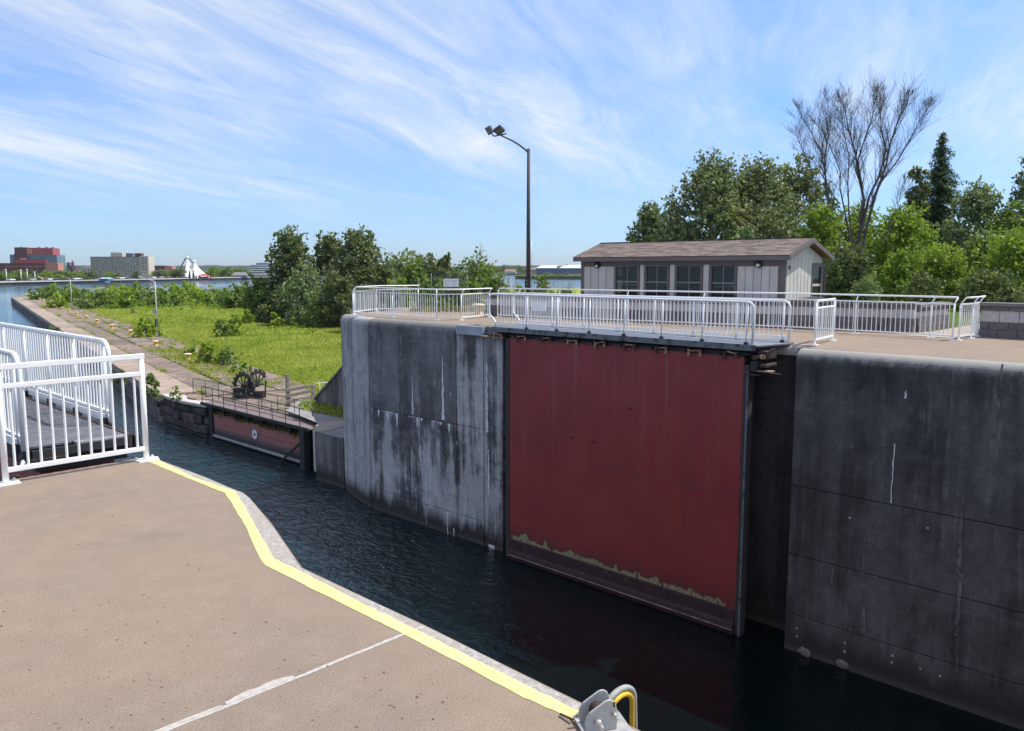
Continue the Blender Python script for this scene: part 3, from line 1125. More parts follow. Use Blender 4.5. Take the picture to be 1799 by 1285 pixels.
for z0, z1 in ((-1.0, .10), (.14, .58), (.60, 1.10), (1.12, 1.54)):
    t = -random.uniform(0, .1)
    while t < 1:
        dt = random.choice([.09, .13, .18, .28]) * random.uniform(.8, 1.2)
        if t + dt <= .02:
            t += dt
            continue
        a, c = along(curve, min(max(t, 0) + .003, .995)), along(curve, min(t + dt - .003, 1))
        d = (c - a).normalized()
        nn = Vector((d.y, -d.x))
        o_ = nn * random.uniform(-.05, .20)
        b = MB().prism([tuple(a + o_), tuple(c + o_ + nn * random.uniform(-.03, .03)), tuple(c + nn * 1.2), tuple(a + nn * 1.2)], z0 + random.uniform(-.05, .03), z1 - random.uniform(.0, .07))
        b.build('stone', M_RUBBLE, ow, bevel=random.uniform(.04, .09))
        t += dt
b = MB()
L = [along(curve, k / 14) for k in range(15)]
inn = [p + Vector((.75 + .25 * math.sin(k), 0)) for k, p in enumerate(L)]
b.prism([tuple(p) for p in L] + [tuple(p) for p in reversed(inn)], 1.57, 1.74)
b.build('coping', m_plain('pale_coping', (0.52, 0.45, 0.42), 0.9, 0.2, 3, bump=0.3), ow, bevel=0.03)

# low concrete block and landing between the old gate and the high wall
lb = thing('concrete_abutment', 'low concrete abutment with a pale painted corner beside the tall lock wall', 'wall', (19, 29, 0))
MB().prism([(18.5, 27.1), (18.5, 29.15), (18.72, 29.5), (21, 29.5), (23, 29.2), (23, 28.8), (19, 27.3)], -1.5, 2.1).build('block', C_OLD, lb, bevel=0.03)
MB().prism([(18.49, 29.17), (18.49, 29.16), (18.72, 29.52), (19.0, 29.52), (19.0, 29.60), (18.66, 29.60), (18.44, 29.2)], 0.35, 2.08).build('painted_corner', m_plain('pale_painted_corner', (0.52, 0.50, 0.49), 0.8, 0.12, 5), lb)
MB().prism([(18.47, 27.12), (18.47, 29.12), (18.70, 29.56), (19.6, 30.6), (20.3, 34.5), (22.6, 37), (22.9, 29.3), (19.1, 27.2)], 2.105, 2.13).build('landing', M_RAMP, lb)
MB().prism([(18.45, 28.7), (18.45, 29.12), (18.68, 29.56), (19.5, 30.5), (21.8, 30.2), (22.4, 29.4)], 2.131, 2.15).build('landing_edge', M_PATH, lb)

# sloping wing wall
ww = thing('wing_wall', 'dark mottled wing wall sloping down to the grass at the left of the lock wall', 'wall', (22, 33, 1.6))
b = MB()
b.extr([(22.0, 30.0, 1.5), (22.0, 34.75, 1.5), (22.0, 34.6, 2.45), (22.0, 32.0, 4.36), (22.0, 28.4, 6.9), (22.0, 28.4, 1.5)], (0.5, 0, 0))
b.build('face', C_OLD, ww, bevel=0.04)
b = MB()
b.bar((22.25, 34.65, 2.47), (22.25, 28.5, 6.93), 0.6, 0.1)
b.build('coping', m_plain('dark_coping', (0.12, 0.115, 0.125), 0.9, 0.25, 3), ww)
# earth bank behind the wing wall and round the island
b = MB()
b.add([(22.3, 34.4, 1.57), (22.3, 28.5, 6.9), (60, 29.9, FDECK - .02), (60, 42, 1.57)], [(0, 1, 2, 3)])
structure(b.build('earth_bank', M_BANK))


# ------------------------------------------------------------------ white railings
BAL_H = {}


def bal_mesh(h, r=0.012):
    k = (round(h, 3), r)
    if k not in BAL_H:
        BAL_H[k] = MB().tube([(0, 0, 0), (0, 0, h)], r, 6, caps=False).mesh('baluster', M_WHITE)
    return BAL_H[k]


FOOT = None


def foot_mesh():
    global FOOT
    if FOOT is None:
        b = MB().box(-.10, .10, -.075, .075, 0, .014)
        for sx in (-1, 1):
            for sy in (-1, 1):
                b.tube([(sx * .08, sy * .055, .014), (sx * .08, sy * .055, .032)], .012, 6)
        FOOT = b.mesh('base_plate', M_WHITE)
    return FOOT


def short_fence(label, p0, p1, z, nb, group=None):
    """welded panel with two posts on base plates"""
    p0, p1 = Vector((*p0, z)), Vector((*p1, z))
    t = thing('safety_fence', label, 'fence', (p0 + p1) / 2, group)
    d = (p1 - p0).normalized()
    up = Vector((0, 0, 1))
    ang = math.atan2(d.y, d.x)
    for p in (p0, p1):
        post = MB().tube([p, p + up * 1.045], 0.027, 10).build('post', M_WHITE, t)
        piece('base_plate', foot_mesh(), post, p, ang)
    for nm, h, w in (('top_rail', 1.06, .052), ('mid_rail', .885, .044), ('bottom_rail', .125, .044)):
        e = d * .027 if h > 1 else Vector((0, 0, 0))
        MB().bar(p0 + up * h - e, p1 + up * h + e, w, w).build(nm, M_WHITE, t, bevel=.006)
    me = bal_mesh(.76)
    for k in range(nb):
        q = p0.lerp(p1, (k + .75) / (nb + .5))
        piece('baluster', me, t, q + up * .125)
    return t


G_SF = 'short white fence panels at the quay edge'
short_fence('white panel fence standing on the near brown deck beside the yellow line', (1.94, 8.13), (3.185, 8.13), DECK, 11, G_SF)
short_fence('white panel fence standing end-on beside the right end of the red gate walkway', (18.86, 7.86), (20.35, 8.02), FDECK, 9, G_SF)


def rail_fence(label, pts, z, group, post_gap=2.5, gap=.125, handrail=True, h=.92, cat='fence', closed_end=False):
    pts = [Vector((*p, z)) for p in pts]
    t = thing('white_railing', label, cat, pts[0], group)
    up = Vector((0, 0, 1))
    me = bal_mesh(h - .12, .011)
    hr = []
    for i in range(len(pts) - 1):
        a, c = pts[i], pts[i + 1]
        d = (c - a)
        L = d.length
        d.normalize()
        inn = Vector((d.y, -d.x, 0))
        if inn.x < 0 and abs(inn.x) > .3:
            inn = -inn
        n = max(1, round(L / post_gap))
        for k in range(n + (1 if i == len(pts) - 2 else 0)):
            q = a.lerp(c, k / n)
            post = MB().tube([q, q + up * h], .024, 8).build('post', M_WHITE, t)
            piece('base_plate', foot_mesh(), post, q, math.atan2(d.y, d.x))
            if handrail:
                MB().tube([q + up * (h - .02), q + up * (h + .08) + inn * .05, q + up * (h + .16) + inn * .12], .018, 6).build('bracket', M_WHITE, t)
        MB().bar(a + up * h, c + up * h, .045, .035).build('top_rail', M_WHITE, t)
        MB().bar(a + up * .1, c + up * .1, .04, .035).build('bottom_rail', M_WHITE, t)
        nb = int(L / gap)
        for k in range(1, nb):
            piece('baluster', me, t, a.lerp(c, k / nb) + up * .11)
        if i == 0:
            hr.append(a + up * (h + .17) + inn * .12)
        hr.append(c + up * (h + .17) + inn * .12)
    if handrail:
        MB().tube(hr, .024, 8).build('handrail', M_WHITE, t)
    return t


G_RL = 'white railings with raised handrails on the far deck'
PJ = [(18.72, 26.5), (18.72, 21.45), (19.35, 20.85), (21.25, 21.35)]
rail_fence('white railing along the deck edge left of the red gate, running back around a corner', PJ, FDECK, G_RL)
rail_fence('white railing across the back left end of the far deck', [(18.95, 26.75), (20.9, 27.85), (22.75, 27.3)], FDECK, G_RL)
rail_fence('long white railing behind the red gate walkway, in front of the low block wall', [(21.35, 21.0), (23.0, 10.4), (22.85, 6.45), (22.62, 5.85)], FDECK, G_RL)
rail_fence('short dense white railing where the long railing ends by the gap in the block wall', [(22.68, 5.72), (23.45, 5.62), (24.3, 5.68)], FDECK, G_RL, post_gap=.6)


# ------------------------------------------------------------------ lock gates with walkways
def bent_rail(t, x, y_mitre, y_heel, zb, h, shift, name):
    """walkway railing: tube frame bent down at both ends, posts and balusters as its own sub-parts"""
    r = .030
    rad = .16
    up = Vector((0, 0, 1))
    pts = [Vector((x, y_mitre, zb))]
    pts.append(Vector((x, y_mitre, zb + h - rad)))
    for k in range(1, 6):
        a = k / 5 * math.pi / 2
        pts.append(Vector((x, y_mitre + rad * (1 - math.cos(a)), zb + h - rad + rad * math.sin(a))))
    pts.append(Vector((x, y_heel - rad, zb + h)))
    for k in range(1, 6):
        a = k / 5 * math.pi / 2
        pts.append(Vector((x, y_heel - rad + rad * math.sin(a), zb + h - rad + rad * math.cos(a))))
    pts += [Vector((x, y_heel, zb + .42)), Vector((x, y_heel - .02, zb + .36)), Vector((x, y_heel - .22, zb + .2)), Vector((x, y_heel - .27, zb + .12)), Vector((x, y_heel - .27, zb))]
    fr = MB().tube(pts, r, 9).build(name, M_WHITE, t)
    L = y_heel - .27 - y_mitre
    n = 7
    me = bal_mesh(h - .16, .0115)
    ys = [y_mitre + .16 + (L - .3) * k / n for k in range(n + 1)]
    for k, y in enumerate(ys[:-1]):
        MB().tube([(x, y, zb), (x, y, zb + h - .01)], .026, 8).build('post', M_WHITE, fr)
        MB().box(x - .045, x + .045, y - .045, y + .045, zb - .09, zb + .05).build('post_clamp', M_BLACKSTEEL, fr)
        m = 9
        for q in range(1, m + 1):
            piece('baluster', me, fr, (x, y + (ys[k + 1] - y) * q / (m + 1), zb + .14))
    MB().box(x - .018, x + .018, y_mitre + .03, y_heel - .28, zb + .115, zb + .15).build('bottom_rail', M_WHITE, fr)
    MB().box(x - .006, x + .012, y_mitre + .03, y_heel - .28, zb + .0, zb + .085).build('toe_plate', M_WHITE, fr)
    return fr


gate = thing('lock_gate', 'tall red steel lock gate leaf folded open into the far wall', 'lock gate', (17.9, 13, 0))
GX = 17.50
MB().box(GX, GX + .06, 8.98, 16.70, 0.40, 6.93).build('skin_plate', M_RED, gate)
MB().box(GX + .02, 18.15, 9.02, 16.72, -1.5, 6.95).build('leaf_body', M_DARKWATERSTEEL, gate)
MB().box(GX - .03, GX + .2, 8.82, 8.97, -1.5, 6.75).build('mitre_post', M_DARKWATERSTEEL, gate, bevel=.02)
MB().box(GX - .055, GX - .031, 8.83, 8.87, 0.0, 6.6).build('rub_strip', M_CHANNEL, gate)
MB().box(GX - .02, GX + .35, 16.71, 16.88, -1.5, 6.9).build('heel_post', M_DARKWATERSTEEL, gate, bevel=.03)
b = MB()
pr = [(GX - .003, .62), (GX - .03, .60), (GX - .03, .30), (GX - .10, .26), (GX - .13, .14), (GX - .10, .02), (GX - .02, -.1), (GX + .05, -.1), (GX + .05, .62)]
b.extr([(x, 8.99, z) for x, z in pr], (0, 7.71, 0))
b.build('bottom_seal', m_rust('worn_seal', (0.050, 0.022, 0.024), (0.095, 0.055, 0.052), 0.52, 5), gate, bevel=.01)
b = MB()
b.box(GX - .138, GX - .128, 9.0, 16.68, .135, .15)
b.build('wear_edge', m_plain('bright_worn_edge', (.42, .36, .38), .5, .5, 5), gate)
# jagged strip where the paint has come off above the seal
b = MB()
random.seed(5)
N = 620
bumps = [(16.1, .28, .36), (15.2, .10, .38), (14.25, .22, .24), (13.3, .26, .22), (12.62, .07, .32), (11.9, .1, .24), (11.35, .2, .26), (10.75, .15, .16), (10.25, .14, .28), (9.6, .3, .14), (15.7, .2, .12), (12.2, .3, .10)]
ph_ = [random.uniform(0, 6.28) for _ in range(14)]


def frac(y):
    return sum(math.sin(y * 2.1 * 1.62 ** q + ph_[q]) * .62 ** q for q in range(10)) / 2.2


for nm, grow_, xo, mt in (('rust_halo', .045, .003, M_DARKHALO), ('bare_patch', 0.0, .006, M_PEEL)):
    tops = []
    for k in range(N + 1):
        y = 9.25 + (16.62 - 9.25) * k / N
        h = .085 + .05 * frac(y) + .035 * frac(y * 7 + 3)
        for c0, w, amp in bumps:
            u_ = abs(y - c0 + .05 * frac(y * 3 + c0)) / w
            h = max(h, (amp * .55 + .06 + .05 * frac(y * 5)) * max(0, 1 - u_ ** 2.5) + .02 * frac(y * 11))
        tops.append((y, .64 + max(.006, h + grow_ * (1 + .6 * frac(y * 4 + 1)))))
    b = MB()
    vs = [(GX - xo, y, .635) for y, _ in tops] + [(GX - xo, y, z) for y, z in tops]
    b.add(vs, [(i, i + 1, N + 2 + i, N + 1 + i) for i in range(N)])
    b.build(nm, mt, gate, fixn=False)
rivet = MB().tube([(0, 0, 0), (-.02, 0, 0)], .035, 8).mesh('drain_hole', M_SIGNBLACK)
for px, py in ((1107, 718), (1043, 777), (1006, 769)):
    piece('drain_hole', rivet, gate, atx(px, py, GX - .001))
for y, z in ((14.97, .66), (13.2, .62), (11.9, .66), (11.1, .62), (10.2, .62), (9.45, .6)):
    w, h = random.uniform(.03, .07), random.uniform(.06, .14)
    lime_run(gate, GX - .007, y, z + .08 + h, z + .08 - h, w * .6, w * 1.6, M_DARKWATERSTEEL, 'rust_stain')
# walkway
MB().prism([(GX - .08, 8.62), (GX - .08, 17.45), (18.72, 17.6), (18.72, 8.30)], 7.20, 7.235).build('walkway_deck', M_GRATING, gate)
MB().box(GX - .10, GX - .081, 8.66, 17.42, 7.10, 7.245).build('edge_channel', M_CHANNEL, gate)
MB().box(18.721, 18.74, 8.32, 17.58, 7.05, 7.245).build('edge_channel', M_CHANNEL, gate)
bent_rail(gate, GX - .035, 8.76, 17.55, 7.245, 1.0, 0, 'railing')
bent_rail(gate, 18.66, 8.42, 17.65, 7.245, 1.0, 0, 'railing')
p = atx(922, 541, GX + .02)
MB().box(18.62, 18.635, 16.25, 16.8, 7.72, 8.0).build('notice_plate', M_SIGNWHITE, gate)
# rusty outriggers under the walkway
rg_ = random.Random(8)
for k in range(9):
    y = 9.15 + k * .98
    for dy in (0, rg_.uniform(.28, .36)):
        MB().bar((GX - .07, y + dy, 7.02), (18.2, y + dy, 7.02), .05, .07).build('outrigger', M_RUST, gate)
    MB().box(GX - .08, GX - .05, y - .03, y + .03, 6.88 + rg_.uniform(-.03, .02), 7.0).build('outrigger_clip', M_RUSTY_EDGE if k % 3 else M_RUST, gate)
    MB().box(GX - .075, GX - .045, y + .29, y + .35, 6.86 + rg_.uniform(-.03, .04), 7.02).build('outrigger_clip', M_RUSTY_EDGE if rg_.random() < .6 else M_RUST, gate)
    MB().bar((GX - .065, y + .02, 7.03 + rg_.uniform(-.03, .02)), (GX - .065, y + rg_.uniform(.2, .34), 7.02 + rg_.uniform(-.04, .03)), .03, .03).build('outrigger_clip', M_RUSTY_EDGE, gate)
    MB().box(GX - .03, GX + .05, y + .45, y + .45 + rg_.uniform(.1, .4), 6.93, 6.99).build('outrigger_shim', M_RUST, gate)
MB().box(GX + .07, 18.1, 8.9, 16.8, 6.96, 7.04).build('top_girder', M_BLACKSTEEL, gate)
# jumble of rusted brackets at the mitre end
for bx in ((GX - .08, GX + .35, 8.62, 8.78, 6.60, 6.86), (GX - .02, GX + .55, 8.40, 8.60, 6.72, 6.80), (GX + .1, GX + .6, 8.45, 8.7, 6.9, 7.1)):
    MB().box(*bx).build('mitre_bracket', M_BLACKSTEEL if bx[4] < 6.7 else M_RUST, gate, bevel=.02)
MB().bar((GX - .05, 8.7, 6.9), (GX + .3, 8.35, 7.15), .08, .06).build('mitre_bracket', M_RUST, gate, bevel=.01)
for k, bx in enumerate(((GX - .10, GX + .25, 8.55, 8.9, 6.52, 6.56), (GX - .06, GX + .2, 8.28, 8.62, 6.62, 6.65), (GX - .09, GX - .05, 8.62, 8.74, 6.9, 7.0), (GX - .09, GX - .05, 8.42, 8.54, 6.93, 7.02), (GX - .05, GX + .02, 8.05, 8.5, 6.6, 6.615))):
    MB().box(*bx).build('mitre_clip', M_RUSTY_EDGE if k % 2 else M_RUST, gate, bevel=.006)
# rubbish at the heel end
MB().box(GX - .06, GX + .1, 16.9, 17.9, 6.9, 6.93).build('heel_clip', M_RUSTY_EDGE, gate)
MB().box(GX - .03, GX + .05, 17.1, 17.4, 6.98, 7.02).build('heel_clip', M_RUSTY_EDGE, gate)

ng = thing('lock_gate', 'near lock gate leaf with a grey grating walkway between white railings at the left', 'lock gate', (3.0, 13, 0))
MB().box(2.70, 3.50, 9.9, 18.3, -1.5, 6.75).build('leaf_body', M_RED, ng)
MB().box(3.505, 3.53, 9.95, 18.2, 5.6, 6.7).build('skin_plate', M_RED, ng)
MB().box(2.62, 3.58, 9.7, 18.3, 6.80, 6.95).build('top_girder', M_BLACKSTEEL, ng)
# grating panels told apart by their seams
ys = [9.62, 10.55, 11.6, 12.65, 13.7, 14.75, 15.8, 16.85, 17.9]
for i in range(8):
    for j, (xa, xb) in enumerate(((2.55, 3.0), (3.01, 3.56))):
        y0 = ys[i] + (0.0 if i else (.10 if j == 0 else -.02))
        b = MB().box(xa, xb, y0 + .006, ys[i + 1] - .006, 7.055, 7.09)
        g = b.build('grating_panel', M_GRATING, ng, bevel=.012)
b = MB()
for k in range(250):
    y = 9.72 + k * .032
    b.box(2.57, 3.54, y, y + .006, 7.0905, 7.094)
structure(b.build('grating_bars', M_GRATING, ng), 'stuff')
MB().box(3.565, 3.60, 9.6, 18.2, 6.93, 7.10).build('edge_channel', M_RUST, ng)
MB().box(2.50, 2.545, 9.6, 18.2, 6.93, 7.10).build('edge_channel', M_RUST, ng)
MB().box(2.55, 3.56, 9.56, 9.60, 6.98, 7.07).build('end_channel', M_BLACKSTEEL, ng)
bent_rail(ng, 3.69, 10.42, 18.6, 7.1, 1.03, 0, 'railing')
bent_rail(ng, 2.46, 9.5, 18.6, 7.1, 1.03, 0, 'railing')
for k in range(8):
    y = 9.7 + k * 1.1
    b = MB()
    b.bar((2.5, y, 6.9), (3.72, y, 6.9), .06, .09)
    b.build('outrigger', M_RUST, ng)
    b = MB().box(3.66, 3.72, y - .05, y + .05, 6.9, 7.06)
    b.build('outrigger_clip', M_BLACKSTEEL, ng)
MB().box(2.95, 3.25, 9.15, 9.55, 6.6, 6.7).build('mitre_bracket', M_RUST, ng, bevel=.012)
MB().bar((3.2, 9.5, 6.6), (3.45, 8.9, 6.75), .14, .1).build('mitre_bracket', M_RUST, ng, bevel=.012)
MB().box(2.75, 2.9, 8.7, 9.5, 6.5, 6.75).build('mitre_bracket', M_RUST, ng, bevel=.012)
MB().bar((2.45, 9.4, 6.75), (2.2, 8.8, 7.0), .05, .03).build('mitre_bracket', M_RUST, ng, bevel=.012)
M_LICHEN = m_rust('lichened_timber', (.30, .29, .18), (.14, .10, .07), .5, 5)
MB().box(2.55, 2.8, 8.5, 9.0, 6.62, 6.66).build('mitre_clip', M_LICHEN, ng)
MB().bar((3.02, 9.55, 6.55), (3.10, 8.5, 6.55), .16, .06).build('mitre_clip', M_LICHEN, ng)
MB().tube([(2.42, 9.35, 6.95), (2.36, 9.2, 7.05), (2.3, 9.05, 7.0)], .02, 6).build('bent_rod', M_ALUPOLE, ng)
# steel strip along the sill of the deck recess
MB().box(1.0, 3.26, 8.29, 8.33, 6.9, 7.085).build('sill_angle', M_RUST, quay)
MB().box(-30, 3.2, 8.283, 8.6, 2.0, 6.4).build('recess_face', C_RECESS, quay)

# ------------------------------------------------------------------ roller bracket at the deck edge, bottom of the picture
M_PLATE_GALV = m_rust('worn_galvanised_plate', (.43, .425, .41), (.26, .17, .12), .60, 22, .5)
rb = thing('roller_bracket', 'galvanised steel roller bracket bolted to the near deck edge, bottom centre', 'bracket', (2.52, 1.93, DECK))
BX, BY = 2.52, 1.93
MB().prism([(2.42, 1.72), (2.66, 1.72), (2.66, 2.06), (2.42, 2.06)], DECK + .010, DECK + .024).build('base_plate', M_GALV, rb, bevel=.004)


def cheek(y, th):
    pr = [(-.085, 0.024), (-.094, .07), (-.088, .10), (-.07, .125), (.005, .172), (.022, .178), (.04, .176), (.055, .165), (.065, .145), (.075, .09), (.07, .024)]
    return MB().extr([(BX + x, y, DECK + z) for x, z in pr], (0, th, 0)).build('cheek_plate', M_PLATE_GALV, rb, bevel=.004)


cheek(1.98, .012)
cheek(1.885, .012)
MB().tube([(BX - .005, 1.897, DECK + .09), (BX - .005, 1.98, DECK + .09)], [.036, .036], 14).build('roller', M_RUST, rb)
for x, z, r, l in ((-.03, .075, .020, .06), (.052, .105, .012, .04)):
    b = MB()
    b.tube([(BX + x, 1.885, DECK + z), (BX + x, 1.861, DECK + z), (BX + x, 1.8609, DECK + z), (BX + x, 1.861 - l * .7, DECK + z)], [r, r, r * .6, r * .6], 6)
    b.build('bolt', M_BOLT, rb)
    MB().tube([(BX + x, 1.992, DECK + z), (BX + x, 2.005, DECK + z)], r * .9, 6).build('nut', M_BOLT, rb)
b = MB()
b.box(BX + .048, BX + .058, 1.8835, 1.8845, DECK + .14, DECK + .165)
b.build('slot', M_SIGNBLACK, rb)
for x, y in ((2.445, 1.75), (2.635, 1.77), (2.445, 2.035)):
    b = MB()
    b.tube([(x, y, DECK + .024), (x, y, DECK + .028)], .02, 10)
    b.tube([(x, y, DECK + .028), (x, y, DECK + .042)], .012, 6)
    b.build('anchor_bolt', M_BOLT, rb)
MB().bar((2.41, 2.02, DECK + .022), (2.37, 2.10, DECK + .012), .010, .008).build('anchor_strap', M_RUST, rb)
rb.rotation_euler.z = R(-32)
rb.scale = (.86, .86, .86)
rb.location += Vector((.015, -.035, 0))
hs = thing('hose', 'grey hose curving over the deck edge beside the roller bracket', 'hose', (2.6, 1.95, DECK))
pts, pt2 = [], []
for k in range(15):
    a = math.pi * (.96 - k / 14 * .96)
    pts.append((2.68 + .115 * math.cos(a), 1.905, DECK + .035 + .082 * math.sin(a)))
pts += [(2.81, 1.905, DECK - .2), (2.82, 1.905, DECK - 1.5), (2.82, 1.905, -1)]
MB().tube(pts, .0135, 10).build('grey_hose', M_HOSE_G, hs)
pp = thing('pipe', 'yellow pipe bending down over the deck edge under the grey hose', 'pipe', (2.6, 1.93, DECK))
for k in range(13):
    a = math.pi * (.80 - k / 12 * .80)
    pt2.append((2.68 + .088 * math.cos(a), 1.895, DECK + .028 + .066 * math.sin(a)))
pt2 += [(2.772, 1.895, DECK - .3), (2.76, 1.895, DECK - 2), (2.775, 1.895, -1)]
MB().tube(pt2, .011, 8).build('yellow_pipe', M_HOSE_Y, pp)

# ------------------------------------------------------------------ block walls on the far quay
def block_wall(label, p0, p1, z0, zc, thick=.38, bw=.46):
    p0, p1 = Vector((*p0, z0)), Vector((*p1, z0))
    d = p1 - p0
    L = d.length
    d.normalize()
    nn = Vector((d.y, -d.x, 0))
    if nn.x < 0:
        nn = -nn
    t = thing('block_wall', label, 'wall', (p0 + p1) / 2)
    H = zc - z0
    courses = ((0, .21, M_BLOCKDARK, 0.0), (.213, .40, M_BLOCKDARK, .02), (.403, H - .21, M_BLOCKPALE, .045), (H - .207, H - .10, M_BLOCKDARK, .02))
    for ci, (a, b_, mat, ins) in enumerate(courses):
        s = -bw * .5 * (ci % 2)
        while s < L - .02:
            e = min(s + bw, L)
            s0 = max(s, 0)
            c = p0 + d * ((s0 + e) / 2) + nn * (thick / 2 + ins + random.uniform(-.006, .006)) + Vector((0, 0, (a + b_) / 2))
            MB().obox(c, d, nn, (0, 0, 1), (e - s0) / 2 - .006, thick / 2 - ins, (b_ - a) / 2).build('block', mat, t, bevel=.008)
            s += bw
    s = 0
    while s < L - .02:
        e = min(s + .9, L)
        c = p0 + d * ((s + e) / 2) + nn * (thick / 2) + Vector((0, 0, H - .048))
        MB().obox(c, d, nn, (0, 0, 1), (e - s) / 2 - .004, thick / 2 + .03, .048).build('capstone', M_CAP, t, bevel=.01)
        s += .9
    return t


block_wall('long low wall of pale and dark blocks behind the railings, in front of the small house', (21.9, 22.3), (24.3, 7.3), FDECK, 8.08)
block_wall('low block wall at the right edge of the picture, past the gap with the path', (24.3, 5.66), (24.02, 1.0), FDECK, 8.12)
block_wall('short return of the long block wall, running back beside the gap', (24.72, 7.28), (27.3, 7.15), FDECK, 8.0)

# ------------------------------------------------------------------ the small house
hs_ = thing('control_house', 'small grey-brown boarded house with shingled gable roof and row of windows', 'house', (26.5, 15.7, FDECK))
HX0, HX1, HY0, HY1 = 25.0, 28.0, 11.5, 19.9
RX, EZ, RZ = 26.5, 9.47, 10.06


def ypx(px, py=490, x=HX0):
    return atx(px, py, x).y


win = [(1080, 1123.6), (1132.6, 1176), (1186.6, 1234.6), (1246.7, 1294.7)]
wz0, wz1 = 8.02, 9.17
wins = []
for a, c in win:
    y1, y0 = ypx(a), ypx(c)
    wins.append((y0, y1))
wins.sort()
# front wall: solid bands above and below, piers between windows
b = MB()
b.box(HX0, HX0 + .1, HY0, HY1, FDECK, wz0)
b.box(HX0, HX0 + .1, HY0, HY1, wz1, 9.38)
prev = HY0
for y0, y1 in wins:
    b.box(HX0, HX0 + .1, prev, y0, wz0, wz1)
    prev = y1
b.box(HX0, HX0 + .1, prev, HY1, wz0, wz1)
b.build('front_wall', M_TAUPE, hs_)
b = MB()
gy0, gy1 = aty(1424.6, 490, HY0).x, aty(1442.6, 490, HY0).x


def gable(b, y, th, holes=()):
    zt = lambda x: EZ - .05 + (RZ - EZ) * (1 - abs(x - RX) / 1.78)
    xs = sorted([HX0 + .0, RX, HX1] + [q for h in holes for q in h[:2]])
    for x0, x1 in zip(xs[:-1], xs[1:]):
        hole = [h for h in holes if h[0] <= x0 + 1e-6 and h[1] >= x1 - 1e-6]
        lo = FDECK
        if hole:
            b.box(x0, x1, y, y + th, FDECK, hole[0][2])
            lo = hole[0][3]
        b.extr([(x0, y, lo), (x1, y, lo), (x1, y, zt(x1)), (x0, y, zt(x0))], (0, th, 0))


gable(b, HY0 + .002, .1, ((gy0, gy1, 7.9, 9.16),))
b.build('gable_wall', M_TAUPE, hs_)
b = MB()
gable(b, HY1 - .1, .1, ((26.5, 27.7, 8.0, 9.18),))
b.build('rear_gable_wall', M_TAUPE, hs_)
MB().box(HX1 - .1, HX1, HY0, HY1, FDECK, 9.38).build('back_wall', M_INTERIOR, hs_)
MB().box(HX0 + .12, HX1 - .12, HY0 + .12, HY1 - .12, FDECK, FDECK + .1).build('floor', M_INTERIOR, hs_)
MB().box(HX0 + .11, HX1 - .11, HY0 + .11, HY1 - .11, 9.25, 9.38).build('ceiling', M_INTERIOR, hs_)


def boards_front(ya, yb, n, z0, z1):
    w = (yb - ya) / n
    for k in range(n):
        MB().box(HX0 - .016, HX0 - .002, ya + w * k + .005, ya + w * (k + 1) - .005, z0, z1).build('board', M_BOARD, hs_)
    for k in range(1, n):
        MB().box(HX0 - .024, HX0 - .0165, ya + w * k - .007, ya + w * k + .007, z0, z1).build('batten', M_TAUPE, hs_)


boards_front(wins[3][1] + .02, ypx(1025), 4, 7.9, 9.10)
boards_front(ypx(1367), wins[0][0] - .02, 5, 7.9, 9.10)
for i in range(3):
    MB().box(HX0 - .016, HX0 - .002, wins[i][1] + .03, wins[i + 1][0] - .03, 7.9, 9.16).build('board', M_BOARD, hs_)
# header band, corner posts
MB().box(HX0 - .022, HX0 - .002, HY0, HY1, 9.185, 9.39).build('header_board', M_TAUPE, hs_)
MB().box(HX0 - .03, HX0 + .06, HY0 - .03, HY0 + .13, FDECK, 9.38).build('corner_post', M_TAUPE, hs_)
MB().box(HX0 - .03, HX0 + .06, HY1 - .13, HY1 + .03, FDECK, 9.38).build('corner_post', M_TAUPE, hs_)
MB().box(HX1 - .14, HX1 + .03, HY0 - .03, HY0 + .06, FDECK, 9.38).build('corner_post', M_TAUPE, hs_)
for y0, y1 in wins:
    f = MB()
    for a, c in ((y0, y0 + .085), (y1 - .085, y1)):
        f.box(HX0 - .03, HX0 + .05, a, c, wz0 - .1, wz1)
    f.box(HX0 - .03, HX0 + .05, y0 + .085, y1 - .085, wz1 - .06, wz1)
    f.box(HX0 - .035, HX0 + .05, y0 + .085, y1 - .085, wz0 - .1, wz0)
    fr = f.build('window', M_TAUPE, hs_)
    zm = 8.54
    MB().box(HX0 - .005, HX0 + .03, y0 + .086, y1 - .086, zm - .028, zm + .012).build('meeting_rail', m_plain('grey_sash_paint', (.27, .25, .25), .5, .1, 4) if 'grey_sash_paint' not in MATS else MATS['grey_sash_paint'], fr)
    ym = (y0 + y1) / 2
    MB().box(HX0 + .004, HX0 + .028, ym - .012, ym + .012, wz0 + .001, zm - .03).build('glazing_bar', MATS['grey_sash_paint'], fr)
    MB().box(HX0 + .004, HX0 + .028, ym - .012, ym + .012, zm + .014, wz1 - .061).build('glazing_bar', MATS['grey_sash_paint'], fr)
    for a, c in ((y0 + .087, ym - .013), (ym + .013, y1 - .087)):
        for z0, z1 in ((wz0 + .002, zm - .03), (zm + .014, wz1 - .062)):
            MB().box(HX0 + .012, HX0 + .016, a, c, z0, z1).build('pane', M_GLASS, fr)
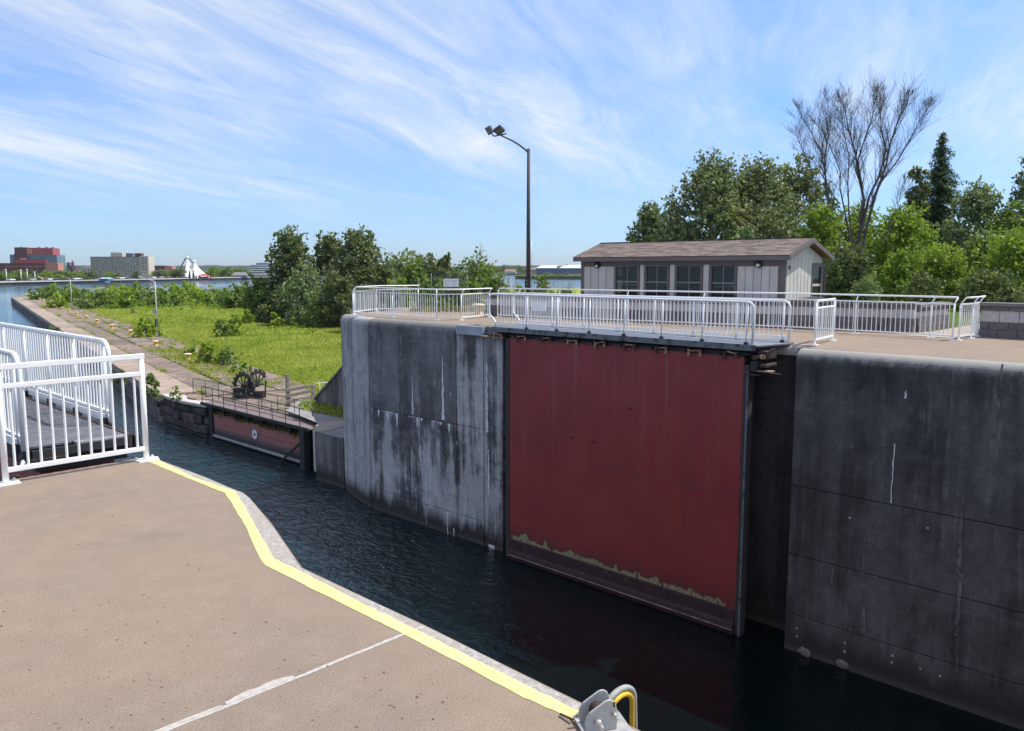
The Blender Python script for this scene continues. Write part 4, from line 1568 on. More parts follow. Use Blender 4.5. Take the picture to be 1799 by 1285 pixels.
# gable boards
nb = 7
w = (gy0 - (HX0 + .08)) / nb
zt = lambda x: EZ - .22 + (RZ - EZ) * (1 - abs(x - RX) / 1.78)
for k in range(nb + 4):
    x0, x1 = HX0 + .08 + w * k, HX0 + .08 + w * (k + 1)
    lo = 7.9 if k < nb else 9.22
    x1 = min(x1, HX1 - .1)
    if k >= nb:
        lo = 9.22
    if zt(x1) < lo + .03 and zt(x0) < lo + .03:
        continue
    xs = [x0 + .005, x1 - .005]
    poly = [(xs[0], HY0 - .016, lo), (xs[1], HY0 - .016, lo), (xs[1], HY0 - .016, max(lo + .01, zt(xs[1])))]
    if x0 < RX < x1:
        poly.append((RX, HY0 - .016, zt(RX)))
    poly.append((xs[0], HY0 - .016, max(lo + .01, zt(xs[0]))))
    MB().extr(poly, (0, .014, 0)).build('board', M_BOARD, hs_)
    if k:
        MB().box(x0 - .009, x0 + .009, HY0 - .026, HY0 - .0165, lo, max(lo + .02, zt(x0))).build('batten', M_BOARD, hs_)
x0 = gy1 + .02
MB().box(x0, HX1 - .16, HY0 - .016, HY0 - .002, 7.5, 9.14).build('board', M_BOARD, hs_)
f = MB()
f.box(gy0 + .01, gy0 + .09, HY0 - .035, HY0 + .05, 7.4, 9.2)
f.box(gy1 - .09, gy1 + .01, HY0 - .035, HY0 + .05, 7.4, 9.2)
f.box(gy0 + .091, gy1 - .091, HY0 - .035, HY0 + .05, 9.08, 9.2)
fr = f.build('window', M_TAUPE, hs_)
MB().box(gy0 + .092, gy1 - .092, HY0 - .01, HY0 + .03, 8.42, 8.50).build('meeting_rail', M_BOARD, fr)
for z0, z1 in ((7.9, 8.415), (8.505, 9.079)):
    MB().box(gy0 + .092, gy1 - .092, HY0 + .012, HY0 + .016, z0, z1).build('pane', M_GLASS, fr)
# roof
OX0, OX1, OY0, OY1 = 24.70, 28.30, 11.25, 20.1
rf = MB()
for sx, xe in ((1, OX0), (-1, OX1)):
    poly = [(xe, OY0, EZ - .02), (RX, OY0, RZ - .02), (RX, OY0, RZ - .10), (xe, OY0, EZ - .10)]
    rf.extr(poly, (0, OY1 - OY0, 0))
roof = rf.build('roof', M_SOFFIT, hs_)
b = MB()
b.box(OX0 - .02, OX0 + .004, OY0 + .0, OY1, EZ - .17, EZ - .035)
b.build('fascia', M_TAUPE, roof)
b = MB()
for xe in (OX0, OX1):
    b.extr([(xe, OY0 - .03, EZ - .035), (RX, OY0 - .03, RZ - .035), (RX, OY0 - .03, RZ - .18), (xe, OY0 - .03, EZ - .18)], (0, .028, 0))
b.build('barge_board', M_TAUPE, roof)
b = MB()
b.extr([(OX0, OY0 - .04, EZ - .02), (RX, OY0 - .04, RZ - .02), (RX, OY0 - .04, RZ - .05), (OX0, OY0 - .04, EZ - .05)], (0, .008, 0))
b.build('drip_edge', MATS['grey_sash_paint'], roof)
sl = Vector((RX - OX0, 0, RZ - EZ))
SLn = sl.length
sl.normalize()
sn = Vector((-sl.z, 0, sl.x))
rowsN, colsN = 12, 24
rh = (SLn + .03) / rowsN
for r_ in range(rowsN):
    y = OY0 - .02 - (.18 if r_ % 2 else 0)
    wv = (OY1 - OY0 + .04) / colsN
    for c_ in range(colsN + (1 if r_ % 2 else 0)):
        ya, yb = max(y, OY0 - .02), min(y + wv, OY1 + .02)
        y += wv
        if yb - ya < .03:
            continue
        base = Vector((OX0 - .03, 0, EZ - .012)) + sl * (rh * r_)
        tilt = .010 + random.uniform(0, .004)
        p = [base + sn * tilt, base + sl * (rh + .02) + sn * .001]
        vs = []
        for yy in (ya + .003, yb - .003):
            vs += [(p[0].x, yy, p[0].z), (p[1].x, yy, p[1].z), (p[1].x, yy, p[1].z - .006), (p[0].x, yy, p[0].z - .010)]
        MB().add(vs, [(0, 1, 5, 4), (3, 7, 6, 2), (0, 4, 7, 3), (0, 3, 2, 1), (4, 5, 6, 7)]).build('shingle', M_SHINGLE, roof)
b = MB()
b.extr([(RX, OY0, RZ - .01), (OX1 + .03, OY0, EZ - .02), (OX1 + .03, OY0, EZ - .01), (RX, OY0, RZ + .002)], (0, OY1 - OY0, 0))
b.build('back_slope', M_SHINGLE, roof)
b = MB()
b.bar((RX, OY0 - .02, RZ + .008), (RX, OY1 + .02, RZ + .008), .16, .018)
b.build('ridge_cap', M_LAMPBLACK, roof)
# bulkhead lamps, downpipe, small box
for px, py in ((1050, 466), (1333.5, 464)):
    p = atx(px, py, HX0 - .03)
    body = MB().tube([p, p + Vector((-.09, 0, 0))], [.135, .12], 16).build('wall_lamp', M_LAMPBLACK, hs_)
    MB().tube([p + Vector((-.085, 0, -.045)), p + Vector((-.11, 0, -.05))], [.07, .045], 12).build('lamp_lens', M_LENS, body)
    hd = MB()
    n = 9
    for k in range(n):
        a0, a1 = math.pi * k / n, math.pi * (k + 1) / n
        hd.add([p + Vector((-.085, .10 * math.cos(a0), .10 * math.sin(a0))), p + Vector((-.085, .10 * math.cos(a1), .10 * math.sin(a1))),
                p + Vector((-.155, .075 * math.cos(a1), .075 * math.sin(a1))), p + Vector((-.155, .075 * math.cos(a0), .075 * math.sin(a0)))], [(0, 1, 2, 3)])
    hd.build('lamp_hood', M_LAMPBLACK, body, fixn=False)
MB().tube([(28.22, 11.28, 9.25), (28.2, 11.35, 9.15), (28.06, 11.44, 9.0), (28.06, 11.44, 7.25)], .04, 8).build('downpipe', M_TAUPE, hs_)
MB().box(25.2, 25.28, HY0 - .06, HY0 - .017, 9.0, 9.13).build('junction_box', M_TAUPE, hs_)
# rounded dark shed-like hatch in front of the gable
b = MB()
b.extr([(25.2 + .95 * (1 + math.cos(math.pi * k / 12)), 11.0, 8.0 + .10 * math.sin(math.pi * k / 12)) for k in range(13)], (0, .25, 0))
b.build('arched_step', M_TAUPE, hs_)

# ------------------------------------------------------------------ floodlight mast
LB = atd(928, 515, 34.5)
lm = thing('floodlight_mast', 'tall dark brown lamp post with curved arm and two square floodlights', 'lamp post', (LB.x, LB.y, FDECK))
D0 = 34.5
topz = atd(926.5, 266, D0).z
pole_xy = Vector((LB.x, LB.y, 0))
MB().tube([pole_xy + Vector((0, 0, FDECK)), pole_xy + Vector((0, 0, topz))], [.105, .065], 12).build('pole', M_POLE, lm)
MB().tube([pole_xy + Vector((0, 0, FDECK)), pole_xy + Vector((0, 0, FDECK + .03))], .2, 12).build('base_plate', M_POLE, lm)
arm = [atd(926.5, 267.5, D0), atd(925.6, 265.5, D0), atd(919.5, 260.6, D0), atd(913.4, 255.9, D0 - .03), atd(901, 248, D0 - .06), atd(889, 242.4, D0 - .1), atd(879, 237.8, D0 - .15)]
am = MB().tube(arm, [.045, .042, .04, .038, .035, .033, .03], 8).build('arm', M_POLE, lm)
MB().bar(atd(867.5, 239.8, D0 - .2), atd(890, 235.2, D0 - .2), .06, .05).build('cross_bar', M_LAMPBLACK, lm)
MB().bar(atd(868.2, 239.6, D0 - .2), atd(863.5, 235.5, D0 - .2), .07, .05).build('bracket', M_LAMPBLACK, lm)
_hf = Vector((_fw.x, _fw.y, 0)).normalized()


def flood(px, py, nrm, top, hw, hh, dp):
    c = atd(px, py, D0 - .2)
    nv = (_rt * nrm[0] + _hf * nrm[1] + Vector((0, 0, nrm[2]))).normalized()
    tv = _rt * top[0] + _hf * top[1] + Vector((0, 0, top[2]))
    tv = (tv - nv * tv.dot(nv)).normalized()
    sv = tv.cross(nv)
    ps = []
    for k, (s_, h_) in enumerate(((1.0, 0), (1.0, -dp * .6), (.7, -dp))):
        for i_, j_ in ((-1, -1), (1, -1), (1, 1), (-1, 1)):
            ps.append(c + sv * (hw * s_ * i_) + tv * (hh * s_ * j_) + nv * h_)
    fs = [(3, 2, 1, 0), (8, 9, 10, 11)]
    for r_ in range(2):
        for k in range(4):
            fs.append((r_ * 4 + k, r_ * 4 + (k + 1) % 4, r_ * 4 + 4 + (k + 1) % 4, r_ * 4 + 4 + k))
    h = MB().add(ps, fs).build('floodlight', M_LAMPBLACK, lm)
    MB().obox(c + nv * .006, sv, tv, nv, hw * .88, hh * .86, .004).build('floodlight_glass', M_FLOODGLASS, h)


flood(858.5, 229.8, (-.45, -.80, -.35), (-.42, .1, 1), .125, .165, .22)
flood(877.5, 231.5, (.10, -.62, -.78), (-.75, .5, -.3), .16, .19, .24)
sgn = atd(926.3, 496.5, D0 - .12)
u_, v_ = _rt, Vector((0, 0, 1))
n_ = Vector((_rt.y, -_rt.x, 0)) * 1.0
n_ = -n_ if n_.dot(_fw) > 0 else n_
sp_ = MB().obox(sgn, u_, v_, n_, .105, .21, .008).build('number_sign', M_SIGNBLACK, lm)
b = MB()
for cz, a0, a1 in ((.065, -40, 200), (-.065, 150, 400)):
    q = [sgn + n_ * .010 + u_ * (.05 * math.cos(R(a0 + (a1 - a0) * k / 12))) + v_ * (cz + .045 * math.sin(R(a0 + (a1 - a0) * k / 12))) for k in range(13)]
    b.tube(q, .009, 4)
b.tube([sgn + n_ * .010 + u_ * .03 + v_ * .04, sgn + n_ * .010 - u_ * .02 - v_ * .03], .008, 4)
b.build('sign_mark', M_SIGNWHITE, sp_)
MB().tube([pole_xy + Vector((.10, -.09, FDECK)), pole_xy + Vector((.09, -.08, 10.2))], .018, 6).build('conduit', M_GALV, lm)

# ------------------------------------------------------------------ wire screen with its notice
SD = 37.5
sb = thing('notice_screen', 'thin wire mesh screen holding a small white notice, behind the far left railing', 'sign', atd(789, 520, SD))
c0, c1 = atd(757.5, 480.5, SD), atd(820.5, 481.5, SD)
zb_ = FDECK
for c in (c0, c1):
    MB().tube([(c.x, c.y, zb_), c], .018, 6).build('post', M_WIRE, sb)
b = MB()
for k in range(14):
    z = c0.z - .0 - k * .125
    if z < zb_ + .1:
        break
    b.bar((c0.x, c0.y, z), (c1.x, c1.y, z), .011, .011)
for k in range(1, 14):
    q = c0.lerp(c1, k / 14)
    b.bar((q.x, q.y, zb_ + .15), (q.x, q.y, c0.z), .006, .006)
b.build('wire_mesh', M_WIRE, sb)
pc = atd(792.5, 497, SD - .06)
pl_ = MB().obox(pc, u_, v_, n_, .36, .19, .008).build('notice_board', M_SIGNWHITE, sb)
b = MB()
random.seed(3)
for (z, segs, h) in ((.088, ((-.33, -.05), (.03, .28)), .011), (.01, ((-.31, -.11), (.06, .22)), .008), (-.072, ((-.29, -.13), (.05, .27)), .006)):
    for a, c in segs:
        x = a
        while x < c:
            wd = random.uniform(.010, .02)
            b.obox(pc + u_ * (x + wd / 2) + v_ * (z + random.uniform(-.003, .003)) + n_ * .0105, u_, v_, n_, wd / 2, h * random.uniform(.7, 1.1), .001)
            x += wd + .008
b.build('notice_lettering', M_SIGNINK, pl_)

# ------------------------------------------------------------------ bollards
def bollard(loc, label, group, s=1.0):
    t = thing('bollard', label, 'bollard', loc, group)
    b = MB().lathe([(.24 * s, 0), (.24 * s, .04 * s), (.17 * s, .07 * s), (.15 * s, .30 * s), (.19 * s, .37 * s)], loc, 14)
    b.build('shaft', M_BOLLARD, t)
    MB().lathe([(.19 * s, .371 * s), (.30 * s, .39 * s), (.31 * s, .46 * s), (.27 * s, .50 * s), (.05 * s, .52 * s)], loc, 14).build('cap', M_BOLLTOP, t)
    return t


BG = 'yellow mooring bollards in a row along the pier'
proto = bollard(Vector((0, 0, 0)), 'yellow mooring bollard on the pier', BG)
first = True
ORD = ['fourth', 'fifth', 'sixth', 'seventh', 'eighth', 'ninth', 'tenth']
blist = [(330, 632), (273, 608), (230, 588), (196, 577.5), (170, 567.5), (151, 560.5), (135, 554), (121.5, 548.5), (110, 544.5), (99.5, 541)]
blabel = ['yellow bollard nearest the old red gate, at the end of the pier row', 'yellow bollard in front of the light pole with the round sign', 'yellow bollard beside the round bright bush at the foot of the light pole']
for i, (px, py) in enumerate(blist):
    p = at(px, py, PIER)
    lab = blabel[i] if i < 3 else ORD[i - 3] + ' yellow bollard in the pier row, counted from the old red gate'
    o = proto if first else dup(proto, p, random.uniform(0, 6), label=lab, group=BG)
    if first:
        proto.location = p
        proto['label'] = lab
        first = False
for ti, (px, py) in enumerate(((84, 533), (76, 530), (70, 527.6), (64, 525.2), (58, 523.2), (51.5, 521.2), (45.5, 519.6))):
    p = at(px, py, PIER)
    dup(proto, p, random.uniform(0, 6), label=['first', 'second', 'third', 'fourth', 'fifth', 'sixth', 'last'][ti] + ' of the tiny pale bollards leading to the distant tip of the pier', group='bollards near the tip of the pier')
bp = at(840.5, 553, FDECK)
bollard(bp, 'yellow bollard standing on the far deck behind the white railing', None, .85)

# ------------------------------------------------------------------ light poles on the pier
def light_pole(base, top, tip, label, discs):
    t = thing('light_pole', label, 'lamp post', base, 'slim light poles along the pier')
    b0 = Vector(base)
    MB().tube([b0, Vector((b0.x, b0.y, top.z))], [.085, .05], 8).build('pole', M_ALUPOLE, t)
    tp = Vector((b0.x, b0.y, top.z - .02))
    MB().tube([tp, tp.lerp(tip, .25) + Vector((0, 0, .02)), tp.lerp(tip, .65), tip], [.05, .04, .035, .03], 6).build('arm', M_ALUPOLE, t)
    MB().tube([tip + (tip - tp).normalized() * -.1, tip + (tip - tp).normalized() * .45], [.09, .06], 8).build('lamp_head', M_ALUPOLE, t)
    return t


base = at(277.5, 594.5, 1.6)
d_ = (base - _C).dot(_fw)
t1 = light_pole(base, atd(270, 495, d_), atd(248, 487.5, d_), 'slim grey light pole on the pier with a round sign and a green sign', True)
q = atd(273.3, 548, d_ - .25)
dk = MB().obox(q, u_, v_, n_, .0001, .0001, .0001)
disc = MB().tube([q, q + n_ * .02], .29, 20).build('round_sign', M_SIGNGREY, t1)
ring = MB().tube([q + n_ * .0215, q + n_ * .026], .20, 18).build('sign_face', m_plain('sign_pale', (.45, .45, .50), .5, .1, 8), disc)
MB().bar(q + n_ * .028 - u_ * .09, q + n_ * .028 + u_ * .12, .02, .09).build('sign_mark', M_SIGNINK, disc)
q = atd(274.8, 567.5, d_ - .25)
MB().obox(q, u_, v_, n_, .17, .42, .012).build('tall_sign', M_SIGNGREEN, t1)
base2 = at(127, 545.5, 1.6)
d2 = (base2 - _C).dot(_fw)
light_pole(base2, atd(122.3, 490.5, d2), atd(111.5, 486, d2), 'slim grey light pole farther out along the pier, without signs', False)

# ------------------------------------------------------------------ the old gate
og = thing('old_lock_gate', 'low faded red old gate with a railed footbridge and a white ring on it', 'lock gate', (19.6, 36, 0))
OGX = 19.45
zb = -.8
for z0, z1 in ((-.8, .0), (.02, .36), (.375, .85), (.865, 1.38)):
    MB().box(OGX + random.uniform(0, .02), OGX + .3, 31.9, 40.45, z0, z1).build('plank', M_OLDRED if z0 > .2 else M_DARKWATERSTEEL, og, bevel=.012)
MB().box(OGX - .07, OGX, 31.6, 40.5, .10, .22).build('fender', m_plain('pale_fender', (.36, .33, .32), .8, .25, 3), og, bevel=.02)
MB().box(OGX - .08, OGX + .5, 40.5, 40.85, -1, 1.85).build('heel_post', M_BLACKSTEEL, og, bevel=.03)
MB().box(OGX - .45, OGX - .12, 30.9, 31.3, -1, 1.9).build('stop_post', M_BLACKSTEEL, og, bevel=.03)
MB().box(OGX - .01, OGX + .35, 31.32, 31.88, -1, 1.7).build('mitre_post', M_BLACKSTEEL, og, bevel=.03)
p = atx(532.5, 800, OGX - .06)
gz = MB().box(OGX - .10, OGX - .072, 31.62, 31.74, .15, 1.05).build('depth_board', M_SIGNWHITE, og)
b = MB()
for k in range(6):
    b.box(OGX - .103, OGX - .1005, 31.63, 31.70, .22 + k * .13, .25 + k * .13)
b.build('depth_mark', M_SIGNINK, gz)
MB().bar((OGX - .2, 31.75, 1.02), (OGX - .35, 33.6, -.3), .09, .09).build('strut', M_BLACKSTEEL, og)
q = atx(448, 763.5, OGX - .02)
rg = MB()
nn = 20
vs = []
for rr, xx in ((.23, 0), (.23, -.03), (.10, -.03), (.10, 0)):
    for k in range(nn):
        a = 2 * math.pi * k / nn
        vs.append((q.x + xx, q.y + rr * math.cos(a), q.z + rr * 1.05 * math.sin(a)))
fs = []
for r_ in range(3):
    for k in range(nn):
        fs.append((r_ * nn + k, r_ * nn + (k + 1) % nn, r_ * nn + nn + (k + 1) % nn, r_ * nn + nn + k))
rg.add(vs, fs)
rg.build('white_ring', M_SIGNWHITE, og)
MB().tube([q, q + Vector((-.015, 0, 0))], .06, 8).build('ring_centre', M_DARKWATERSTEEL, og)
# footbridge
MB().box(OGX - .35, OGX + .85, 30.6, 41.1, 1.86, 1.92).build('footbridge_deck', m_rust('rusty_tread', (.20, .16, .16), (.16, .095, .085), .45, 2.5), og)
MB().box(OGX - .40, OGX - .351, 30.6, 41.1, 1.80, 1.95).build('edge_beam', M_BLACKSTEEL, og)
MB().box(OGX + .851, OGX + .9, 30.6, 41.1, 1.74, 1.95).build('edge_beam', M_BLACKSTEEL, og)
for k in range(8):
    y = 31.4 + k * 1.28
    MB().box(OGX - .1, OGX + .3, y, y + .1, 1.39, 1.855).build('bracket', M_BLACKSTEEL, og)


def thin_rail(x, y0, y1, z, h, n, nm):
    pts = [Vector((x, y0, z)), Vector((x, y0, z + h - .12)), Vector((x, y0 + (.1 if y1 > y0 else -.1), z + h)), Vector((x, y1 - (.1 if y1 > y0 else -.1), z + h)), Vector((x, y1, z + h - .12)), Vector((x, y1, z))]
    fr = MB().tube(pts, .019, 6).build(nm, M_BLACKSTEEL, og)
    for hh in (.22, .52):
        MB().tube([(x, y0, z + hh), (x, y1, z + hh)], .013, 5).build('mid_rail', M_RUST, fr)
    for k in range(1, n):
        y = y0 + (y1 - y0) * k / n
        MB().tube([(x, y, z), (x, y, z + h)], .017, 6).build('post', M_BLACKSTEEL, fr)


thin_rail(OGX - .32, 41.0, 31.4, 1.92, .88, 8, 'railing')
thin_rail(OGX + .85, 44.6, 32.2, 1.85, .92, 8, 'railing')
# moss and weeds growing along the ledge of the old gate: see foliage section

# ------------------------------------------------------------------ geared winch
W0 = at(443, 697, PIER)
wc = thing('geared_winch', 'black iron winch with toothed gear wheels on the old lock side', 'winch', (W0.x, W0.y, PIER))


def gear(c, rad, a0, a1, teeth, th, axis, nm):
    ax = Vector(axis).normalized()
    uu = ax.cross(Vector((0, 0, 1))).normalized()
    vv = Vector((0, 0, 1))
    b = MB()
    nseg = teeth * 4
    prof_o, prof_i = [], []
    for k in range(nseg + 1):
        a = R(a0 + (a1 - a0) * k / nseg)
        ro = rad * (1.0 if (k // 2) % 2 else 1.13)
        prof_o.append((ro, a))
        prof_i.append((rad * .80, a))
    for k in range(nseg):
        qs = []
        for (ra, a), (rb_, a2) in (((prof_o[k]), (prof_o[k])), ):
            pass
        p1, p2 = prof_o[k], (prof_o[k][0], prof_o[k + 1][1])
        i1, i2 = prof_i[k], prof_i[k + 1]
        P = lambda t: c + uu * (t[0] * math.cos(t[1])) + vv * (t[0] * math.sin(t[1]))
        b.extr([P(p1), P(p2), P(i2), P(i1)], ax * th)
    g = b.build(nm, M_BLACKSTEEL, wc)
    s = MB()
    for k in range(6):
        a = R(a0 + (a1 - a0) * (k + .3) / 5.6)
        dr = uu * math.cos(a) + vv * math.sin(a)
        s.bar(c + dr * .05 + ax * th / 2, c + dr * rad * .82 + ax * th / 2, .06, .05, ax)
    s.tube([c - ax * .03, c + ax * (th + .03)], .14, 10)
    s.build('spokes', M_BLACKSTEEL, g)


cx = W0 + Vector((-.15, .25, .55))
gear(cx + _rt * -.25, .78, -5, 185, 9, .10, (1, .25, 0), 'gear_wheel')
gear(cx + _rt * .38 + Vector((.3, .2, .08)), .80, -15, 150, 7, .10, (.3, -1, 0), 'gear_wheel')
gear(cx + _rt * .15 + Vector((.1, .1, -.05)), .42, 0, 300, 7, .08, (1, 0, 0), 'pinion')
b = MB()
b.obox(W0 + Vector((0, .2, .18)) - _rt * .35, _rt, n_, v_, .62, .12, .30)
b.obox(W0 + Vector((.1, .1, .02)) + _rt * .42 , _rt, n_, v_, .22, .2, .28)
b.bar(W0 + Vector((-.5, .3, .6)), W0 + Vector((.9, .2, .6)), .09, .09)
b.bar(W0 + _rt * .75 + v_ * -.05, W0 + _rt * .82 + v_ * .95, .08, .08)
b.build('frame', M_BLACKSTEEL, wc, bevel=.02)
for k in range(3):
    qq = W0 + _rt * (-.55 + .3 * k) + v_ * (.22 + .1 * (k % 2)) + n_ * .25
    MB().tube([qq, qq + n_ * .03], .045, 8).build('bolt', M_BOLT, wc)

# ------------------------------------------------------------------ timber barrier
tb = thing('timber_barrier', 'weathered grey timber barrier beside the old red gate, below the wing wall', 'barrier', at(528, 712, PIER))
pa, pb = at(506.5, 715, PIER), at(551, 710, PIER)
up = Vector((0, 0, 1))
MB().bar(pa, pa + up * 1.75, .16, .16).build('post', M_TIMBER, tb, bevel=.015)
MB().bar(pb, pb + up * 1.05, .16, .16).build('post', M_TIMBER, tb, bevel=.015)
for h, k in ((1.02, .0), (.70, .06), (.38, .02)):
    MB().bar(pa + up * (h - .12) - (pb - pa) * .08 + n_ * .1, pb + up * (h + k) + n_ * .1, .06, .17).build('rail', M_TIMBER, tb, bevel=.012)
pr_ = thing('pipe_rail', 'thin pale pipe rail running from the timber barrier to the wing wall', 'railing', pb)
pe_ = atd(578, 672, (pb - _C).dot(_fw) + 1.5)
MB().tube([(pe_.x, pe_.y, PIER - .1), pe_, pb + up * 1.1 + n_ * -.1], .03, 6).build('rail', M_ALUPOLE, pr_)
MB().tube([pe_.lerp(pb + up * 1.1, .6), Vector((*pe_.lerp(pb, .6).xy, PIER - .1))], .025, 6).build('post', M_ALUPOLE, pr_)
# pillar and pale track far out on the point
pk = at(189, 506, 1.6)
bt = thing('beacon_pillar', 'small dark square pillar with pale cap on the far point, behind the bushes', 'pillar', pk)
MB().box(pk.x - .7, pk.x + .7, pk.y - .7, pk.y + .7, 1.5, 3.7).build('shaft', m_plain('brown_brick', (.16, .11, .11), .9, .2, 2), bt)
MB().box(pk.x - .85, pk.x + .85, pk.y - .85, pk.y + .85, 3.7, 3.95).build('cap', M_BLOCKPALE, bt)
q0, q1 = at(150, 508.5, 1.6), at(184, 505.5, 1.6)
MB().prism([(q0.x, q0.y), (q1.x, q1.y), (q1.x + 6, q1.y + 14), (q0.x + 4, q0.y + 6)], 1.4, 1.66).build('sand_track', M_PATH)
structure(bpy.data.objects['sand_track'])

# ------------------------------------------------------------------ foliage
def leaf_object(name, mat, C, S, shade, parent=None, origin=(0, 0, 0), flat=0.0, aspect=.62, N=None):
    """C centres (n,3), S sizes (n), shade (n): diamond leaves folded along the midrib, turned at random"""
    n = len(C)
    if N is None:
        N = RNG.normal(size=(n, 3))
        N[:, 2] = N[:, 2] * (1 + flat) + .35
    N /= np.linalg.norm(N, axis=1)[:, None] + 1e-9
    A = RNG.normal(size=(n, 3))
    U = np.cross(N, A)
    U /= np.linalg.norm(U, axis=1)[:, None] + 1e-9
    W = np.cross(N, U)
    h = S[:, None] * .5
    V = np.empty((n, 4, 3), np.float32)
    V[:, 0] = C - U * h
    V[:, 1] = C + W * h * aspect + N * h * .22
    V[:, 2] = C + U * h
    V[:, 3] = C - W * h * aspect + N * h * .22
    V -= np.array(origin, np.float32)
    me = bpy.data.meshes.new(name)
    me.vertices.add(n * 4)
    me.vertices.foreach_set('co', V.reshape(-1))
    me.loops.add(n * 4)
    me.loops.foreach_set('vertex_index', np.arange(n * 4, dtype=np.int32))
    me.polygons.add(n)
    me.polygons.foreach_set('loop_start', np.arange(0, n * 4, 4, dtype=np.int32))
    me.update(calc_edges=True)
    a = me.attributes.new('shade', 'FLOAT', 'POINT')
    a.data.foreach_set('value', np.repeat(shade.astype(np.float32), 4))
    me.materials.append(mat)
    o = bpy.data.objects.new(name, me)
    COL.objects.link(o)
    if parent is not None:
        o.parent = parent
    return o


def crown_points(blobs, n, leaf, sub=9, clump=.42):
    """blobs: (x,y,z,rx,ry,rz). Leaves gather into small sprays spread near each blob's surface."""
    vol = np.array([b_[3] * b_[4] + b_[3] * b_[5] for b_ in blobs])
    cnt = np.maximum(1, (vol / vol.sum() * n / sub).astype(int))
    Cs, Sh = [], []
    for b_, k in zip(blobs, cnt):
        d = RNG.normal(size=(k, 3))
        d /= np.linalg.norm(d, axis=1)[:, None]
        rr = RNG.random(k) ** .45
        c = np.array(b_[:3]) + d * rr[:, None] * np.array(b_[3:6])
        spray = RNG.normal(size=(k, sub, 3)) * (np.array(b_[3:6]).mean() * clump * .32)
        P = c[:, None, :] + spray
        sh = RNG.random(k)[:, None] * .55 + RNG.random((k, sub)) * .45
        Cs.append(P.reshape(-1, 3))
        Sh.append(sh.reshape(-1))
    C = np.concatenate(Cs)
    Sh = np.concatenate(Sh)
    S = leaf * (0.7 + .7 * RNG.random(len(C)))
    return C, S, Sh


def limb_mesh(trunks, r0, blobs, base, lean=0.0):
    b = MB()
    x, y, z = base
    for (dx, dy, h) in trunks:
        pts = [Vector((x, y, z - .1)), Vector((x + dx * .25, y + dy * .25, z + h * .3)), Vector((x + dx * .6, y + dy * .6, z + h * .65)), Vector((x + dx, y + dy, z + h))]
        b.tube(pts, [r0, r0 * .8, r0 * .5, r0 * .15], 7, caps=False)
    for bl in blobs:
        t = trunks[random.randrange(len(trunks))]
        f = max(.12, min(.8, (bl[2] - z) / max(t[2], .1) - .22))
        s = Vector((x + t[0] * f, y + t[1] * f, z + t[2] * f))
        e = Vector(bl[:3])
        m = s.lerp(e, .55) + Vector((0, 0, .08 * (e - s).length))
        b.tube([s, m, e], [r0 * .38, r0 * .22, r0 * .06], 5, caps=False)
    return b


def tree(label, base, h, w, mat, n, leaf, nb=16, prof='round', group=None, name='leafy_tree', cat='tree', bark=None, low=.15, clump=.42, trunks=None, blobs=None, seed=None, br=.22):
    if seed is not None:
        random.seed(seed)
    x, y, z = base
    t = thing(name, label, cat, base, group)
    if blobs is None:
        blobs = []
        for k in range(nb):
            f = low + (1 - low) * (k + random.random()) / nb
            if prof == 'round':
                e = math.sin(math.pi * min(1, .12 + .88 * f) ** .85) ** .6
            elif prof == 'column':
                e = min(1, (1.03 - f) * 2.2) ** .6 * (.75 + .25 * min(1, f * 3))
            elif prof == 'dome':
                e = math.sqrt(max(.03, 1 - f * f))
            else:
                e = .3 + .7 * (1 - f)
            r = w * br * 1.2 * random.uniform(.75, 1.2)
            a = k * 2.4 + random.uniform(-.5, .5)
            q = max(0, w * .5 * e - r * .45) * random.uniform(.55, 1.08)
            blobs.append((x + q * math.cos(a), y + q * math.sin(a), z + h * f - r * .55, r, r, r * random.uniform(.75, 1.05)))
    r0 = max(.03, h * .016)
    tr = trunks or [(random.uniform(-.04, .04) * h, random.uniform(-.04, .04) * h, h * .86)]
    limb_mesh(tr, r0, blobs, base).build('trunk', bark or M_BARK, t, fixn=False)
    C, S, Sh = crown_points(blobs, n, leaf, clump=clump)
    keep = C[:, 2] > z + .03
    leaf_object('crown', mat, C[keep], S[keep], Sh[keep], t, base)
    return t


def px_tree(label, px, top, width, d, zb, mat, dens=3.0, lf=None, **kw):
    """tree whose middle stands on the sight line px at distance d"""
    p = atd(px, 500, d)
    base = (p.x, p.y, zb)
    ht = atd(px, top, d).z - zb
    w = width / F_PX * d
    leaf = lf or max(.10, d * .0048)
    area = ht * w
    n = int(1.55 * dens * area / (leaf * leaf * .3))
    n = min(n, 34000)
    return tree(label, base, ht, w, mat, n, leaf, **kw)


UG = FDECK
# right hand side, behind the house
px_tree('small grey-green poplar at the left end behind the house roof', 1143, 360, 92, 63, UG, L_POPLAR, 3.4, prof='round', nb=14, seed=1, low=.25)
px_tree('tall dense poplar rising behind the middle of the house roof', 1243, 282, 180, 60, UG, L_POPLAR, 3.4, prof='column', nb=34, seed=2, low=.12, br=.17)
px_tree('second tall poplar just right of the densest one, behind the house', 1322, 284, 165, 62, UG, L_POPLAR, 3.2, prof='column', nb=30, seed=3, low=.12, br=.18)
px_tree('thinner poplar behind the left side of the bare tree', 1393, 284, 135, 66, UG, L_POPLAR, 2.2, prof='column', nb=24, seed=4, low=.2, br=.18)
px_tree('pale light-green bush peeping over the house ridge', 1308, 402, 70, 46, UG, L_GREY, 2.6, prof='dome', nb=9, seed=5, name='bush', cat='bush')
px_tree('yellow-green bush just right of the roof peak', 1432, 366, 95, 44, UG, L_BRIGHT, 3.0, prof='round', nb=14, seed=6)
px_tree('bright green tree between the bare tree and the spruce', 1580, 362, 130, 50, UG, L_BRIGHT, 2.8, prof='round', nb=16, seed=7)
